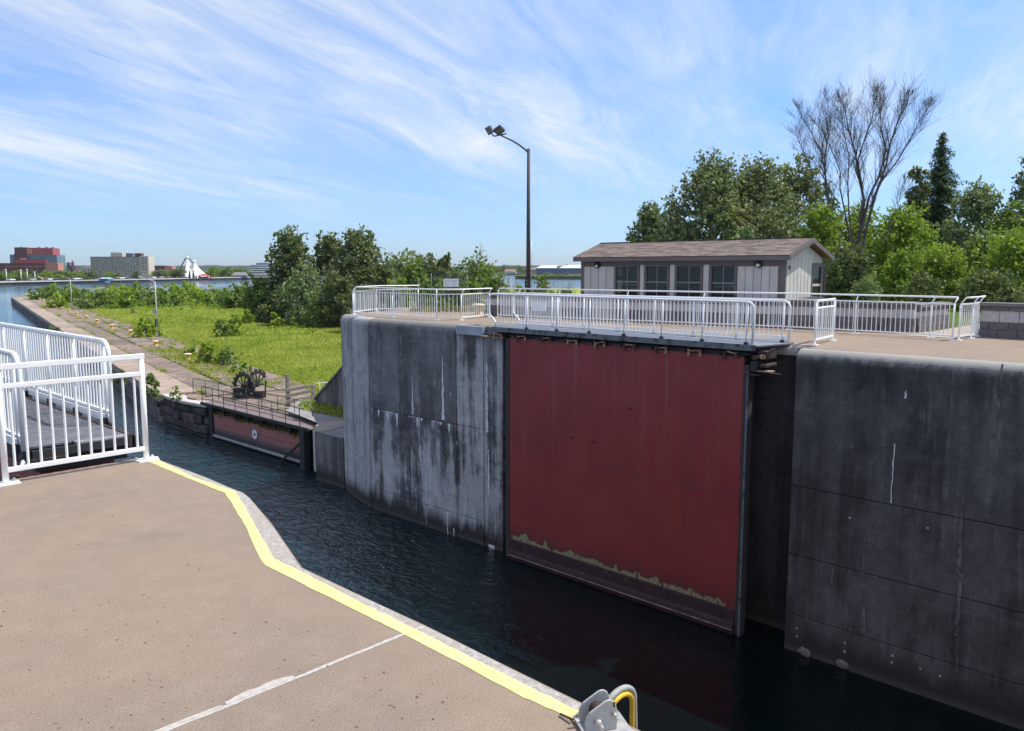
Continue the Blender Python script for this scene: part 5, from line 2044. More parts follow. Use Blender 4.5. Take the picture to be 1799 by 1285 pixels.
px_tree('low bright tree behind the trunks of the bare tree', 1500, 366, 170, 54, UG, L_BRIGHT, 2.6, prof='round', nb=16, seed=8)
px_tree('dark leafy tree directly left of the spruce', 1603, 300, 60, 60, UG, L_DARK, 2.6, prof='column', nb=12, seed=9, low=.25)
px_tree('grey-green willow right of the spruce', 1708, 322, 120, 58, UG, L_GREY, 2.8, prof='round', nb=18, seed=10)
px_tree('large dark tree cut by the right edge of the picture', 1822, 255, 110, 56, UG, L_DARK, 2.2, prof='column', nb=16, seed=11, low=.3)
px_tree('dull olive tree at the right edge, behind the bright bushes', 1772, 360, 110, 52, UG, L_MID, 2.6, prof='round', nb=14, seed=12)
px_tree('broad bright bush at the right edge', 1785, 398, 170, 37, UG, L_BRIGHT, 3.0, prof='dome', nb=18, seed=13, name='bush', cat='bush')
px_tree('broad mid-green bush below the spruce', 1655, 428, 150, 38, UG, L_BRIGHT, 3.0, prof='dome', nb=18, seed=14, name='bush', cat='bush')
px_tree('green bush below the willow, left of the broad bright bush', 1722, 412, 110, 41, UG, L_MID, 2.8, prof='dome', nb=14, seed=15, name='bush', cat='bush')
px_tree('dark green bush beside the house gable', 1490, 430, 110, 40, UG, L_DARK, 3.2, prof='dome', nb=16, seed=16, name='bush', cat='bush')
px_tree('small silvery bush just above the railing right of the house', 1527, 492, 62, 35, UG, L_GREY, 3.0, prof='dome', nb=8, seed=17, name='bush', cat='bush', lf=.09)
px_tree('mid-green bush under the bright tree, behind the railing', 1580, 440, 100, 38, UG, L_BRIGHT, 3.0, prof='dome', nb=12, seed=18, name='bush', cat='bush')
px_tree('dark bush low at the right behind the end wall', 1740, 470, 130, 34, UG, L_DARK, 3.0, prof='dome', nb=12, seed=19, name='bush', cat='bush')
px_tree('low dark bush behind the gap in the block wall', 1620, 478, 90, 35, UG, L_DARK, 2.6, prof='dome', nb=10, seed=20, name='bush', cat='bush')
px_tree('leafy tree out of which the bare tree rises', 1448, 372, 110, 52, UG, L_MID, 2.4, prof='round', nb=12, seed=21)
px_tree('dark bush behind the right end of the house', 1400, 400, 70, 56, UG, L_DARK, 2.4, prof='dome', nb=10, seed=22, name='bush', cat='bush')

# spruce
def spruce(label, px, top, width, d, zb):
    random.seed(31)
    p = atd(px, 500, d)
    H = atd(px, top, d).z - zb
    Rm = width / F_PX * d / 2
    t = thing('spruce_tree', label, 'tree', (p.x, p.y, zb))
    MB().tube([(p.x, p.y, zb), (p.x, p.y, zb + H)], [.16, .02], 7).build('trunk', M_BARK, t)
    C, N_, S, Sh = [], [], [], []
    b = MB()
    z = zb + .8
    while z < zb + H - .15:
        f = (z - zb) / H
        r = Rm * (1 - f) ** .85 * random.uniform(.7, 1.2) + .10
        for k in range(7 if f < .8 else 4):
            a = random.uniform(0, 6.28)
            rr = r * random.uniform(.6, 1.2)
            e = Vector((p.x + rr * math.cos(a), p.y + rr * math.sin(a), z - rr * .22))
            s = Vector((p.x, p.y, z + .1))
            b.tube([s, s.lerp(e, .6) + Vector((0, 0, -.05)), e], [.03, .02, .008], 4, caps=False)
            m = max(3, int(rr * 16))
            for q in range(m):
                u = (q + random.random()) / m
                c = s.lerp(e, u)
                for _ in range(3):
                    C.append((c.x + random.gauss(0, .10), c.y + random.gauss(0, .10), c.z + random.gauss(-.06, .07)))
                    N_.append((random.gauss(0, .8), random.gauss(0, .8), .8))
                    S.append(random.uniform(.2, .36))
                    Sh.append(random.random() * .5 + u * .5)
        z += .17 + .12 * (1 - f)
    b.build('branches', M_BARK, t, fixn=False)
    leaf_object('needles', L_SPRUCE, np.array(C), np.array(S), np.array(Sh), t, (p.x, p.y, zb), aspect=.3, N=np.array(N_))


spruce('dark pointed spruce standing above the bushes at the right', 1640, 236, 150, 62, UG)

# bare tree
def bare_tree(label, px, d, zb, stems, depth, name='bare_tree', r0=.13, grp=None, seed=4, spread=.42, twig=.006, mat=None):
    random.seed(seed)
    p = atd(px, 500, d)
    t = thing(name, label, 'tree', (p.x, p.y, zb), grp)
    tb_, tw = MB(), MB()

    def grow(s, dr, L, r, lev):
        pts = [s]
        rs = [r]
        q, dd = s.copy(), dr.copy()
        n = 4 if lev < 3 else 3
        for k in range(n):
            dd = (dd + Vector((random.gauss(0, .10), random.gauss(0, .10), random.gauss(.05, .05)))).normalized()
            q = q + dd * (L / n)
            pts.append(q.copy())
            rs.append(max(twig * .6, r * (1 - .42 * (k + 1) / n)))
        (tb_ if lev < 2 else tw).tube(pts, rs, 6 if lev < 2 else (4 if lev < 4 else 3), caps=False)
        if lev >= depth:
            return
        for k in range(random.choice([2, 3, 3]) if lev < depth - 1 else 3):
            f = random.uniform(.45, 1.0) if k else 1.0
            i = min(len(pts) - 2, int(f * (len(pts) - 1)))
            s2 = pts[i].lerp(pts[i + 1], f * (len(pts) - 1) - i)
            sidev = Vector((random.gauss(0, 1), random.gauss(0, 1), random.gauss(0, .25)))
            sidev = (sidev - dd * sidev.dot(dd)).normalized()
            d2 = (dd + sidev * random.uniform(.5, 1.1) * spread * (1.0 if k else .45) + Vector((0, 0, .12))).normalized()
            grow(s2, d2, L * random.uniform(.60, .84), max(twig * .7, rs[i] * random.uniform(.5, .68) if k else rs[-1] * .95), lev + 1)

    for sx, sy, L, rr in stems:
        dr = (_rt * sx + Vector((0, 0, 1)) + Vector((_fw.x, _fw.y, 0)) * sy).normalized()
        grow(Vector((p.x, p.y, zb)) + _rt * sx * .5, dr, L, rr, 0)
    tb_.build('trunk', mat or M_DEAD, t, fixn=False)
    tw.build('twigs', mat or M_DEAD, t, fixn=False)
    return t


def surveyed_bare_tree(label, px, d, zb, stems, seed):
    """main stems follow their drawn courses, the fan of twigs grows out of them"""
    random.seed(seed)
    p = atd(px, 500, d)
    t = thing('bare_tree', label, 'tree', (p.x, p.y, zb))
    tb_, tw = MB(), MB()

    def grow(s, dr, L, r, lev, maxlev):
        pts, rs = [s], [r]
        q, dd = s.copy(), dr.copy()
        for k in range(4):
            dd = (dd + Vector((random.gauss(0, .09), random.gauss(0, .09), random.gauss(.045, .04)))).normalized()
            q = q + dd * (L / 4)
            pts.append(q.copy())
            rs.append(max(.0042, r * (1 - .2 * (k + 1))))
        tw.tube(pts, rs, 4 if lev < 2 else 3, caps=False)
        if lev >= maxlev:
            return
        for k in range(random.choice([3, 4, 4, 5])):
            f = random.uniform(.25, .98)
            i = min(3, int(f * 4))
            s2 = pts[i].lerp(pts[i + 1], f * 4 - i)
            sv = Vector((random.gauss(0, 1), random.gauss(0, 1), random.gauss(0, .3)))
            sv = (sv - dd * sv.dot(dd)).normalized()
            grow(s2, (dd + sv * random.uniform(.35, .70) + Vector((0, 0, .20))).normalized(), L * random.uniform(.55, .95), max(.0052, rs[i] * .58), lev + 1, maxlev)

    for course, r0, dep in stems:
        pts = []
        for k, (x, y) in enumerate(course):
            pts.append(atd(x, y, d + dep * (k / len(course))))
        pts[0].z = max(zb, pts[0].z)
        n = len(pts)
        rs = [max(.016, r0 * .66 * (1 - .82 * k / (n - 1))) for k in range(n)]
        tb_.tube(pts, rs, 7, caps=False)
        for k in range(1, n):
            a_, b_ = pts[k - 1], pts[k]
            dd = (b_ - a_).normalized()
            m = 1 if k == 1 else (3 if k == 2 else 6)
            for q in range(m):
                f = random.random()
                sv = Vector((random.gauss(0, 1), random.gauss(0, 1), random.gauss(0, .2)))
                sv = (sv - dd * sv.dot(dd)).normalized()
                L = random.uniform(.9, 1.7) * (.60 if k == n - 1 else 1) if k > 1 else random.uniform(.5, 1.0)
                grow(a_.lerp(b_, f), (dd + sv * random.uniform(.3, .6) + Vector((0, 0, .1))).normalized(), L, max(.012, rs[k] * .55), 1, 3)
        grow(pts[-1], (pts[-1] - pts[-2]).normalized(), .6, rs[-1], 0, 3)
    tb_.build('trunk', M_DEAD, t, fixn=False)
    tw.build('twigs', M_DEAD, t, fixn=False)


Zc = lambda *q: [(1360 + x / 3.67, 130 + y / 3.67) for x, y in q]
surveyed_bare_tree('tall bare grey tree with many fanning twigs, right of the house', 1505, 47, UG, [
    (Zc((430, 1380), (385, 1000), (345, 780), (325, 610), (300, 500), (240, 380), (190, 300)), .13, 1.5),
    (Zc((425, 1380), (375, 1000), (335, 740), (325, 540), (350, 400), (330, 240)), .12, -1.5),
    (Zc((540, 1380), (470, 960), (425, 740), (425, 620), (365, 480), (300, 360)), .09, 2.5),
    (Zc((545, 1380), (482, 900), (475, 700), (485, 540), (450, 380), (430, 230)), .08, -2.0),
    (Zc((520, 1380), (555, 1010), (580, 820), (545, 640), (525, 520), (480, 360), (455, 230)), .17, 1.0),
    (Zc((548, 960), (575, 800), (540, 560), (590, 400), (635, 280), (640, 170)), .10, -1.5),
    (Zc((560, 1020), (610, 800), (680, 650), (720, 500), (690, 340), (680, 200)), .13, 1.0),
    (Zc((530, 1300), (600, 980), (650, 790), (720, 600), (745, 460), (800, 300), (850, 200)), .15, -1.5),
    (Zc((640, 800), (700, 680), (800, 555), (870, 430), (930, 320), (975, 250)), .09, 1.5),
    (Zc((315, 1000), (280, 850), (250, 700), (220, 560), (160, 440)), .05, 2.0),
    (Zc((700, 1100), (760, 960), (790, 880), (820, 760)), .04, 1.0)], 12)
bare_tree('thin leafless sapling against the sky above the mid shrubs', 826, 96, 3.6, [(0, 0, 3.0, .07)], 4, seed=8, twig=.018, name='dead_sapling')
bare_tree('small leafless sapling just right of the lamp post', 934, 70, 5.0, [(.1, 0, 1.5, .03)], 3, seed=9, twig=.012, name='dead_sapling')

# left cluster on the field
LZ = 1.58
px_tree('tall dark tree at the left of the cluster beyond the grass', 512, 403, 100, 112, LZ, L_DARK, 2.6, prof='round', nb=20, seed=41, low=.3)
px_tree('slender dark tree in the middle of the cluster beyond the grass', 578, 410, 80, 116, LZ, L_DARK, 2.4, prof='round', nb=18, seed=42, low=.2)
px_tree('broad tall dark tree at the right of the cluster beyond the grass', 632, 404, 125, 112, LZ, L_DARK, 3.0, prof='round', nb=24, seed=43, low=.2)
px_tree('greyish willow shrub at the foot of the dark trees', 535, 470, 110, 104, LZ, L_GREY, 2.6, prof='dome', nb=14, seed=44, name='shrub', cat='shrub')
px_tree('dark shrub left of the tall dark trees', 455, 483, 70, 110, LZ, L_MID, 2.8, prof='dome', nb=12, seed=45, name='shrub', cat='shrub')
px_tree('dark rounded shrub below the broad tall tree', 598, 480, 100, 100, LZ, L_DARK, 3.0, prof='dome', nb=14, seed=46, name='shrub', cat='shrub')
px_tree('dark shrub at the left corner of the white railing', 640, 500, 80, 92, LZ, L_DARK, 3.0, prof='dome', nb=12, seed=47, name='shrub', cat='shrub')
px_tree('small pale shrub in front of the dark trees', 552, 527, 46, 99, LZ, L_MID, 3.0, prof='dome', nb=9, seed=48, name='shrub', cat='shrub')
px_tree('dark shrub filling the shade under the tall trees', 495, 505, 90, 108, LZ, L_DARK, 3.0, prof='dome', nb=12, seed=49, name='shrub', cat='shrub')
# middle, beyond the far deck
px_tree('pale airy tree right of the dark cluster', 708, 440, 100, 125, LZ, L_GREY, 1.8, prof='round', nb=16, seed=51, low=.2)
px_tree('olive tree behind the notice screen, left half', 750, 446, 110, 120, LZ, L_DARK, 2.6, prof='round', nb=16, seed=52, low=.15)
px_tree('dark slim tree poking above the notice screen', 784, 441, 44, 112, LZ, L_DARK, 2.4, prof='column', nb=14, seed=53, low=.1)
px_tree('rounded olive tree right of the notice screen', 836, 457, 125, 105, LZ, L_MID, 3.0, prof='dome', nb=18, seed=54)
px_tree('light green shrub between the railing and the pale tree', 700, 487, 70, 92, LZ, L_BRIGHT, 2.6, prof='dome', nb=10, seed=55, name='shrub', cat='shrub')
px_tree('olive shrub under the notice screen', 760, 487, 90, 90, LZ, L_MID, 2.8, prof='dome', nb=12, seed=56, name='shrub', cat='shrub')
px_tree('dark green shrub at the left end of the block wall', 826, 490, 80, 84, LZ, L_MID, 2.8, prof='dome', nb=12, seed=57, name='shrub', cat='shrub')
px_tree('green shrub behind the block wall, right of the lamp post', 952, 486, 56, 52, 6.0, L_MID, 2.0, prof='dome', nb=9, seed=58, name='shrub', cat='shrub')
px_tree('small shrub behind the block wall, left of the house corner', 992, 505, 46, 50, 6.4, L_MID, 2.0, prof='dome', nb=7, seed=59, name='shrub', cat='shrub')
px_tree('sparse shrub at the foot of the lamp post', 916, 500, 30, 50, 6.4, L_BRIGHT, 1.2, prof='dome', nb=5, seed=60, name='shrub', cat='shrub')
px_tree('olive shrub filling the gap right of the dark cluster', 672, 462, 80, 106, LZ, L_DARK, 2.8, prof='dome', nb=12, seed=62, name='shrub', cat='shrub')
px_tree('bushy olive tree between the pale airy tree and the notice screen', 728, 460, 80, 100, LZ, L_MID, 2.6, prof='dome', nb=12, seed=63, name='shrub', cat='shrub')
px_tree('low shrub closing the gap below the slim dark tree', 795, 474, 80, 96, LZ, L_DARK, 2.6, prof='dome', nb=12, seed=64, name='shrub', cat='shrub')
px_tree('rightmost olive shrub of the band beyond the far deck', 866, 480, 50, 92, LZ, L_MID, 2.6, prof='dome', nb=9, seed=65, name='shrub', cat='shrub')
# reeds behind the wall
random.seed(61)
b = MB()
for k in range(170):
    px = random.uniform(868, 1012)
    d = random.uniform(46, 56)
    p = atd(px, 515, d)
    hh = random.uniform(.7, 1.5)
    b.tube([(p.x, p.y, 7.0), (p.x + random.gauss(0, .06), p.y + random.gauss(0, .06), 7.0 + hh)], [.012, .006], 3, caps=False)
structure(b.build('reeds', m_plain('dry_reed', (.20, .18, .12), .9, .2, 3), fixn=False), 'stuff')


# bushes on the field, each on its own foot
def px_bush(label, px, base_y, top, width, mat, dens=3.0, nb=9, seed=0, group=None, name='bush', z=1.6, prof='dome', lf=None):
    p = at(px, base_y, z)
    d = (p - _C).dot(_fw)
    h = (base_y - top) / F_PX * d * 1.02
    w = width / F_PX * d
    leaf = lf or max(.09, d * .0046)
    n = min(11000, int(1.4 * dens * h * w / (leaf * leaf * .3)))
    return tree(label, (p.x, p.y, z - .02), h, w, mat, n, leaf, nb=nb, prof=prof, group=group, name=name, cat='bush', seed=seed, low=.08, br=.2)


px_bush('round bright bush at the foot of the light pole with signs', 258, 593, 560, 58, L_LIME, 3.2, 12, 71)
px_bush('grey-green bush left of the upright lime sapling on the grass', 391, 594, 560, 36, L_MID, 3.0, 9, 72)
px_bush('upright lime sapling on the grass', 414, 592, 551, 34, L_LIME, 2.6, 9, 73)
px_bush('rounded lime sapling right of the upright one', 437, 571, 543, 26, L_LIME, 3.0, 8, 74)
px_bush('lime sapling on the grass below the dark trees', 483, 579, 544, 30, L_LIME, 2.4, 8, 75)
px_bush('smallest lime sapling near the tall lock wall', 516, 579, 558, 16, L_LIME, 2.4, 6, 76)
px_bush('tiny dark bush alone in the meadow', 232, 552, 541, 10, L_MID, 2.6, 5, 77)
px_bush('low bright bush on the pier edge right of the second bollard', 335, 626, 606, 32, L_BRIGHT, 3.0, 7, 78)
px_bush('bright bush on the pier edge above the nearest bollard', 368, 640, 602, 56, L_LIME, 3.0, 11, 79)
px_bush('grey-green bush on the pier edge right of the nearest bollard', 400, 643, 612, 52, L_MID, 3.0, 10, 80)
px_bush('low green bush on the pier edge left of the geared winch', 425, 656, 636, 46, L_BRIGHT, 2.6, 8, 81)
px_bush('leafy plant growing from the corner of the old stone wall', 268, 704, 658, 36, L_MID, 2.4, 8, 82, z=1.55, lf=.13)
px_bush('small plant growing on the coping of the old stone wall', 310, 704, 680, 24, L_BRIGHT, 2.2, 6, 83, z=1.7, lf=.11)
px_bush('small plant on the pier wall below the footpath', 215, 676, 648, 26, L_MID, 2.0, 6, 84, z=1.5, lf=.12)
px_bush('dark weed clump on the face of the pier beyond the white railing', 96, 590, 573, 30, L_MID, 2.4, 7, 85, z=1.5)
HG = 'bushes of the thicket along the river side of the meadow'
HL = 'bush in the mid-green thicket along the river side of the meadow'
random.seed(90)
hedge = [(75, 524, 503, 44), (96, 522, 500, 44), (128, 530, 502, 42), (101, 539, 517, 34), (150, 533, 506, 40), (172, 540, 512, 52), (200, 537, 504, 56), (226, 540, 508, 46), (214, 532, 501, 60), (252, 534, 504, 60),
         (285, 538, 515, 44), (306, 535, 505, 50), (331, 532, 500, 56), (352, 528, 500, 50), (380, 530, 506, 54), (402, 533, 510, 44), (240, 528, 500, 50), (178, 528, 505, 46), (330, 522, 497, 50), (420, 540, 500, 60), (276, 530, 507, 40), (300, 528, 501, 44), (368, 536, 512, 40), (394, 527, 503, 46)]
mats = [L_MID, L_BRIGHT, L_BRIGHT, L_LIME, L_MID]
for k, (px, by, top, w) in enumerate(hedge):
    HL = 'thicket bush beyond the meadow, %s' % ('left of the farther light pole' if px < 112 else 'between the farther light pole and the dark pillar' if px < 189 else 'between the dark pillar and the signed light pole' if px < 268 else 'just right of the signed light pole' if px < 325 else 'nearest the dark trees')
    px_bush(HL, px, by + 3, top + 3, w * 1.45, mats[k % 5], 4.2, 12, 100 + k, HG)

# weeds in the pier joints, moss on the old gate
def scatter(name, mat, P, S, aspect=.3, up=1.0, kind='stuff', parent=None):
    n = len(P)
    N_ = RNG.normal(size=(n, 3))
    N_[:, 2] *= .35
    o = leaf_object(name, mat, P, S, RNG.random(n), parent, (0, 0, 0) if parent is None else tuple(wloc(parent)), aspect=aspect, N=N_)
    o['kind'] = kind
    return o


P = []
for k in range(260):
    s = random.uniform(-3, 130)
    w = random.choice([2.25, 4.32, 6.42, 6.42, 8.2, random.uniform(5, 8.4), random.uniform(7, 8.6)])
    q = pier(s, w + random.gauss(0, .12), PIER)
    m = random.randint(6, 40)
    L = random.uniform(.2, .8)
    a = random.uniform(-.3, .3)
    for i in range(m):
        e = q + PD * random.gauss(0, L) + PN * random.gauss(0, .12)
        P.append((e.x, e.y, PIER + random.uniform(0, .14)))
for k in range(60):
    q = pier(random.uniform(0, 26), random.uniform(4.4, 6.5), PIER)
    for i in range(45):
        P.append((q.x + random.gauss(0, .35), q.y + random.gauss(0, .6), PIER + random.uniform(0, .2)))
P = np.array(P)
scatter('pier_weeds', L_GRASS, P, .14 + .16 * RNG.random(len(P)))
P = []
for k in range(2600):
    y = random.uniform(31.6, 40.4)
    P.append((OGX + random.uniform(-.05, .25), y, 1.40 + abs(random.gauss(0, .12)) * (1 + .8 * math.sin(y * 2.3)) - random.random() * .14))
for k in range(160):
    y = random.choice([39.5, 37.6, 35.1, 33.9, 32.4]) + random.gauss(0, .25)
    P.append((OGX + random.uniform(-.12, .1), y, 1.36 + random.gauss(0, .1)))
P = np.array(P)
scatter('moss', L_DRY if False else m_leaf('moss_leaves', (.10, .11, .02), (.27, .25, .06)), P, .07 + .08 * RNG.random(len(P)), parent=og)

# meadow: blades thick enough to read at their distance
def in_poly(X, Y, poly):
    ins = np.zeros(len(X), bool)
    n = len(poly)
    for i in range(n):
        x0, y0 = poly[i][:2]
        x1, y1 = poly[(i + 1) % n][:2]
        c = ((y0 > Y) != (y1 > Y)) & (X < (x1 - x0) * (Y - y0) / (y1 - y0 + 1e-12) + x0)
        ins ^= c
    return ins


meadow = [tuple(pier(s, 8.5)[:2]) for s in (-3, 30, 90, 180)] + [(105, 215), (110, 150), (80, 100), (60, 70), (40, 42), (24, 31), (23.6, 37), (26.5, 42)]
n = 420000
d = np.exp(RNG.uniform(np.log(32), np.log(250), n))
u = RNG.uniform(-.80, -.04, n)
X = (_fw.x / math.cos(PITCH)) * d + _rt.x * u * d
Y = (_fw.y / math.cos(PITCH)) * d + _rt.y * u * d
k = in_poly(X, Y, meadow)
X, Y, d = X[k], Y[k], d[k]
pat = np.sin(X * .55 + np.sin(Y * .31) * 2) * np.sin(Y * .42 + 1.3 * np.sin(X * .23)) + .5 * np.sin(X * 1.7 + Y * 1.1) * np.sin(Y * 1.9)
H = (.16 + .10 * RNG.random(len(X)) + .08 * np.clip(pat, 0, 1)) * (0.8 + d * .004)
Wd = .03 + d * .0011
V = np.empty((len(X), 3, 3), np.float32)
an = RNG.uniform(0, 6.28, len(X))
cx_, sx_ = np.cos(an) * Wd, np.sin(an) * Wd
lx, ly = RNG.normal(size=len(X)) * H * 1.0, RNG.normal(size=len(X)) * H * 1.0
V[:, 0] = np.stack([X - cx_, Y - sx_, np.full_like(X, 1.57)], 1)
V[:, 1] = np.stack([X + cx_, Y + sx_, np.full_like(X, 1.57)], 1)
V[:, 2] = np.stack([X + lx, Y + ly, 1.57 + H], 1)
me = bpy.data.meshes.new('meadow_grass')
m = len(X)
me.vertices.add(m * 3)
me.vertices.foreach_set('co', V.reshape(-1))
me.loops.add(m * 3)
me.loops.foreach_set('vertex_index', np.arange(m * 3, dtype=np.int32))
me.polygons.add(m)
me.polygons.foreach_set('loop_start', np.arange(0, m * 3, 3, dtype=np.int32))
me.update(calc_edges=True)
at_ = me.attributes.new('shade', 'FLOAT', 'POINT')
shv = np.clip(.42 + .22 * pat + .35 * (RNG.random(m) - .5), 0, 1)
at_.data.foreach_set('value', np.repeat(shv.astype(np.float32), 3))
me.materials.append(L_GRASS)
o = bpy.data.objects.new('meadow_grass', me)
COL.objects.link(o)
o['kind'] = 'stuff'
P, S_ = [], []
for k in range(100):
    d_ = math.exp(random.uniform(math.log(36), math.log(170)))
    uu = random.uniform(-.55, -.16)
    x_ = (_fw.x / math.cos(PITCH)) * d_ + _rt.x * uu * d_
    y_ = (_fw.y / math.cos(PITCH)) * d_ + _rt.y * uu * d_
    if not in_poly(np.array([x_]), np.array([y_]), meadow)[0]:
        continue
    r_ = random.uniform(.2, .9) * (1 + d_ / 120)
    h_ = random.uniform(.15, .55)
    for q in range(int(40 + 50 * r_)):
        P.append((x_ + random.gauss(0, r_), y_ + random.gauss(0, r_), 1.6 + abs(random.gauss(0, h_))))
        S_.append((.10 + .0028 * d_) * random.uniform(.6, 1.2))
scatter('meadow_weeds', L_LIME, np.array(P), np.array(S_), aspect=.5)
# dry grass on the far deck by the railing and at the foot of the wing wall
P = []
for k in range(1500):
    px, py = random.uniform(720, 850), random.uniform(541, 549)
    q = at(px, py, FDECK)
    P.append((q.x, q.y, FDECK + random.uniform(0, .12)))
P = np.array(P)
scatter('dry_grass', L_DRY, P, .10 + .10 * RNG.random(len(P)))
P = []
for k in range(900):
    x, y = random.uniform(21.4, 23.6), random.uniform(29.2, 35.5)
    if x > 22 and y < 34.7:
        x = random.uniform(20.9, 21.98)
    P.append((x, y, 2.12 + random.uniform(0, .25)))
P = np.array(P)
scatter('wall_foot_grass', L_GRASS, P, .16 + .16 * RNG.random(len(P)))

# ------------------------------------------------------------------ the city across the river
SH = [at(-150, 507, 0), at(20, 501.8, 0), at(130, 499.2, 0), at(250, 496.3, 0), at(350, 493.6, 0), at(450, 491.2, 0), at(560, 489.5, 0)]
far_right = [at(760, 485.0, 0), at(880, 483.4, 0)]
cg = MB().prism([(p.x, p.y) for p in SH] + [(p.x, p.y) for p in far_right] + [tuple(atd(1000, 470, 2600).xy), tuple(atd(500, 470, 3000).xy), tuple(atd(-600, 470, 2600).xy), tuple(atd(-600, 470, 500).xy)], -1, 1.9)
structure(cg.build('city_ground', M_BANK))
# sea wall along the shore
sw = thing('sea_wall', 'long low grey sea wall along the far city shore', 'wall', (SH[3].x, SH[3].y, 0))
for i in range(len(SH) - 1):
    a, c = SH[i], SH[i + 1]
    mid = (a + c) / 2
    dd = (c - a).normalized()
    nn_ = Vector((dd.y, -dd.x, 0))
    if nn_.dot(_C - mid) < 0:
        nn_ = -nn_
    MB().obox(mid + nn_ * .4 + Vector((0, 0, .5)), dd, nn_, (0, 0, 1), (c - a).length / 2, .5, 1.0).build('wall_face', M_BLACKSTEEL if i in (1, 2, 5) else C_RECESS, sw)
    MB().obox(mid + Vector((0, 0, 1.95)), dd, nn_, (0, 0, 1), (c - a).length / 2, 1.4, .35).build('quay_top', m_plain('sea_wall_top', (.44, .42, .40), .9, .15, .1) if 'sea_wall_top' not in MATS else MATS['sea_wall_top'], sw)

CZ0 = 1.9


def shore_d(px):
    """distance of the shore on a sight line"""
    best = None
    for i in range(len(SH) - 1):
        pass
    xs = [-150, 20, 130, 250, 350, 450, 560]
    ds = [(p - _C).dot(_fw) for p in SH]
    for i in range(6):
        if px <= xs[i + 1] or i == 5:
            t_ = (px - xs[i]) / (xs[i + 1] - xs[i])
            return ds[i] + (ds[i + 1] - ds[i]) * t_


class Bld:
    """building laid out from its width seen from the lock; yaw turns its corner towards us"""
    def __init__(s, name, label, cat, px, d, yaw=0.0):
        c = atd(px, 480, d)
        s.o = Vector((c.x, c.y, CZ0))
        s.t = thing(name, label, cat, s.o)
        s.u = Matrix.Rotation(yaw, 3, 'Z') @ _rt
        s.v = Vector((-s.u.y, s.u.x, 0))
        if s.v.dot(_fw) < 0:
            s.v = -s.v
        s.d = d
        s.k = d / F_PX

    def box(s, name, mat, x0, x1, y0, y1, z0, z1, parent=None):
        c = s.o + s.u * ((x0 + x1) / 2) + s.v * ((y0 + y1) / 2) + Vector((0, 0, (z0 + z1) / 2))
        return MB().obox(c, s.u, s.v, (0, 0, 1), (x1 - x0) / 2, (y1 - y0) / 2, (z1 - z0) / 2).build(name, mat, parent or s.t)

    def windows(s, mat, face, xs, zs, w, h, yoff, parent=None, name='window'):
        """face 'u': on the front (towards us) ; 'v': on the right-hand end at x = yoff"""
        if face == 'u':
            me = MB().obox((0, 0, 0), s.u, s.v, (0, 0, 1), w / 2, .12, h / 2).mesh(name, mat)
        else:
            me = MB().obox((0, 0, 0), s.v, s.u, (0, 0, 1), w / 2, .12, h / 2).mesh(name, mat)
        for x in xs:
            for z in zs:
                if face == 'u':
                    p = s.o + s.u * x + s.v * yoff + Vector((0, 0, z))
                else:
                    p = s.o + s.u * yoff + s.v * x + Vector((0, 0, z))
                piece(name, me, parent or s.t, p)


M_BRICKRED = m_plain('red_cladding', (.36, .085, .08), .6, .08, .1)
M_BRICKDARK = m_plain('dark_and_shaded_brick', (.13, .052, .055), .8, .12, .2)  # also the red building's left face, its shade put into the colour
M_BRICKPINK = m_plain('pink_brick', (.46, .21, .17), .8, .1, .2)
M_ORANGE = m_plain('orange_cladding', (.55, .25, .13), .6, .08, .2)
M_BLUEGLASS = m_plain('blue_curtain_glass', (.085, .15, .19), .15, .12, .1, spec=.6)
M_HOTEL = m_plain('hotel_shaded_concrete', (.33, .32, .27), .85, .08, .1)  # hotel front, its shade put into a greyer, darker tone
M_HOTELPALE = m_plain('hotel_pale_and_sunlit', (.55, .49, .41), .85, .08, .1)  # sunlight on the hotel end put into colour; plain pale wall elsewhere
M_CWIN = m_plain('city_window', (.07, .08, .095), .2, .15, .3, spec=.6)
M_ROOFGREY = m_plain('grey_roof', (.20, .19, .20), .85, .1, .2)
M_TENT = m_plain('white_tent_fabric', (.86, .86, .88), .6, .02, .1)
M_ROOFRED = m_plain('dark_red_roof', (.42, .045, .055), .7, .08, .3)
M_STRIPE = m_plain('white_spandrel', (.80, .80, .80), .6, .04, .2)

# red building with blue glass
d = 590
B = Bld('office_building', 'stepped red and blue-glass office building across the river at far left', 'building', 60, d, R(14))
k = B.k
zt_ = lambda py: (472 - py) * k + CAM_Z - CZ0
B.box('upper_block', M_BRICKRED, -26 * k, 30 * k, 3, 20, 0, zt_(436))
B.box('upper_shaded_face', M_BRICKDARK, -30 * k, -11.0 * k, 2.2, 18, 0, zt_(435.3))  # left side in shade, drawn as a darker coloured box
B.box('orange_panel', M_ORANGE, -10.9 * k, -4 * k, 2.5, 2.95, zt_(447), zt_(437.5))
B.box('glass_block', M_BLUEGLASS, -37 * k, 37 * k, 1.0, 22, 0, zt_(448))
B.box('lower_shaded_face', M_BRICKDARK, -30.0 * k, -11 * k, .6, .98, 0, zt_(446))  # same shaded side carried down past the glass in dark colour
B.box('lower_red_block', M_BRICKRED, -28 * k, 23 * k, -1.5, .55, 0, zt_(457))
B.box('podium', M_BRICKDARK, -66 * k, 22 * k, -6, -1.55, 0, zt_(462.8))
B.box('pink_podium', M_BRICKPINK, 22.1 * k, 42 * k, -5.5, 9, 0, zt_(462))
B.windows(M_CWIN, 'u', [14 * k], [zt_(453.5)], 4 * k, 3.5 * k, .9)
B.windows(M_STRIPE, 'u', [(-19 + 2.2 * i) * k for i in range(4)], [zt_(455.3)], 1.0 * k, 2.0 * k, .5)
B.windows(M_CWIN, 'u', [-8 * k], [zt_(454)], 6 * k, 5 * k, .9)
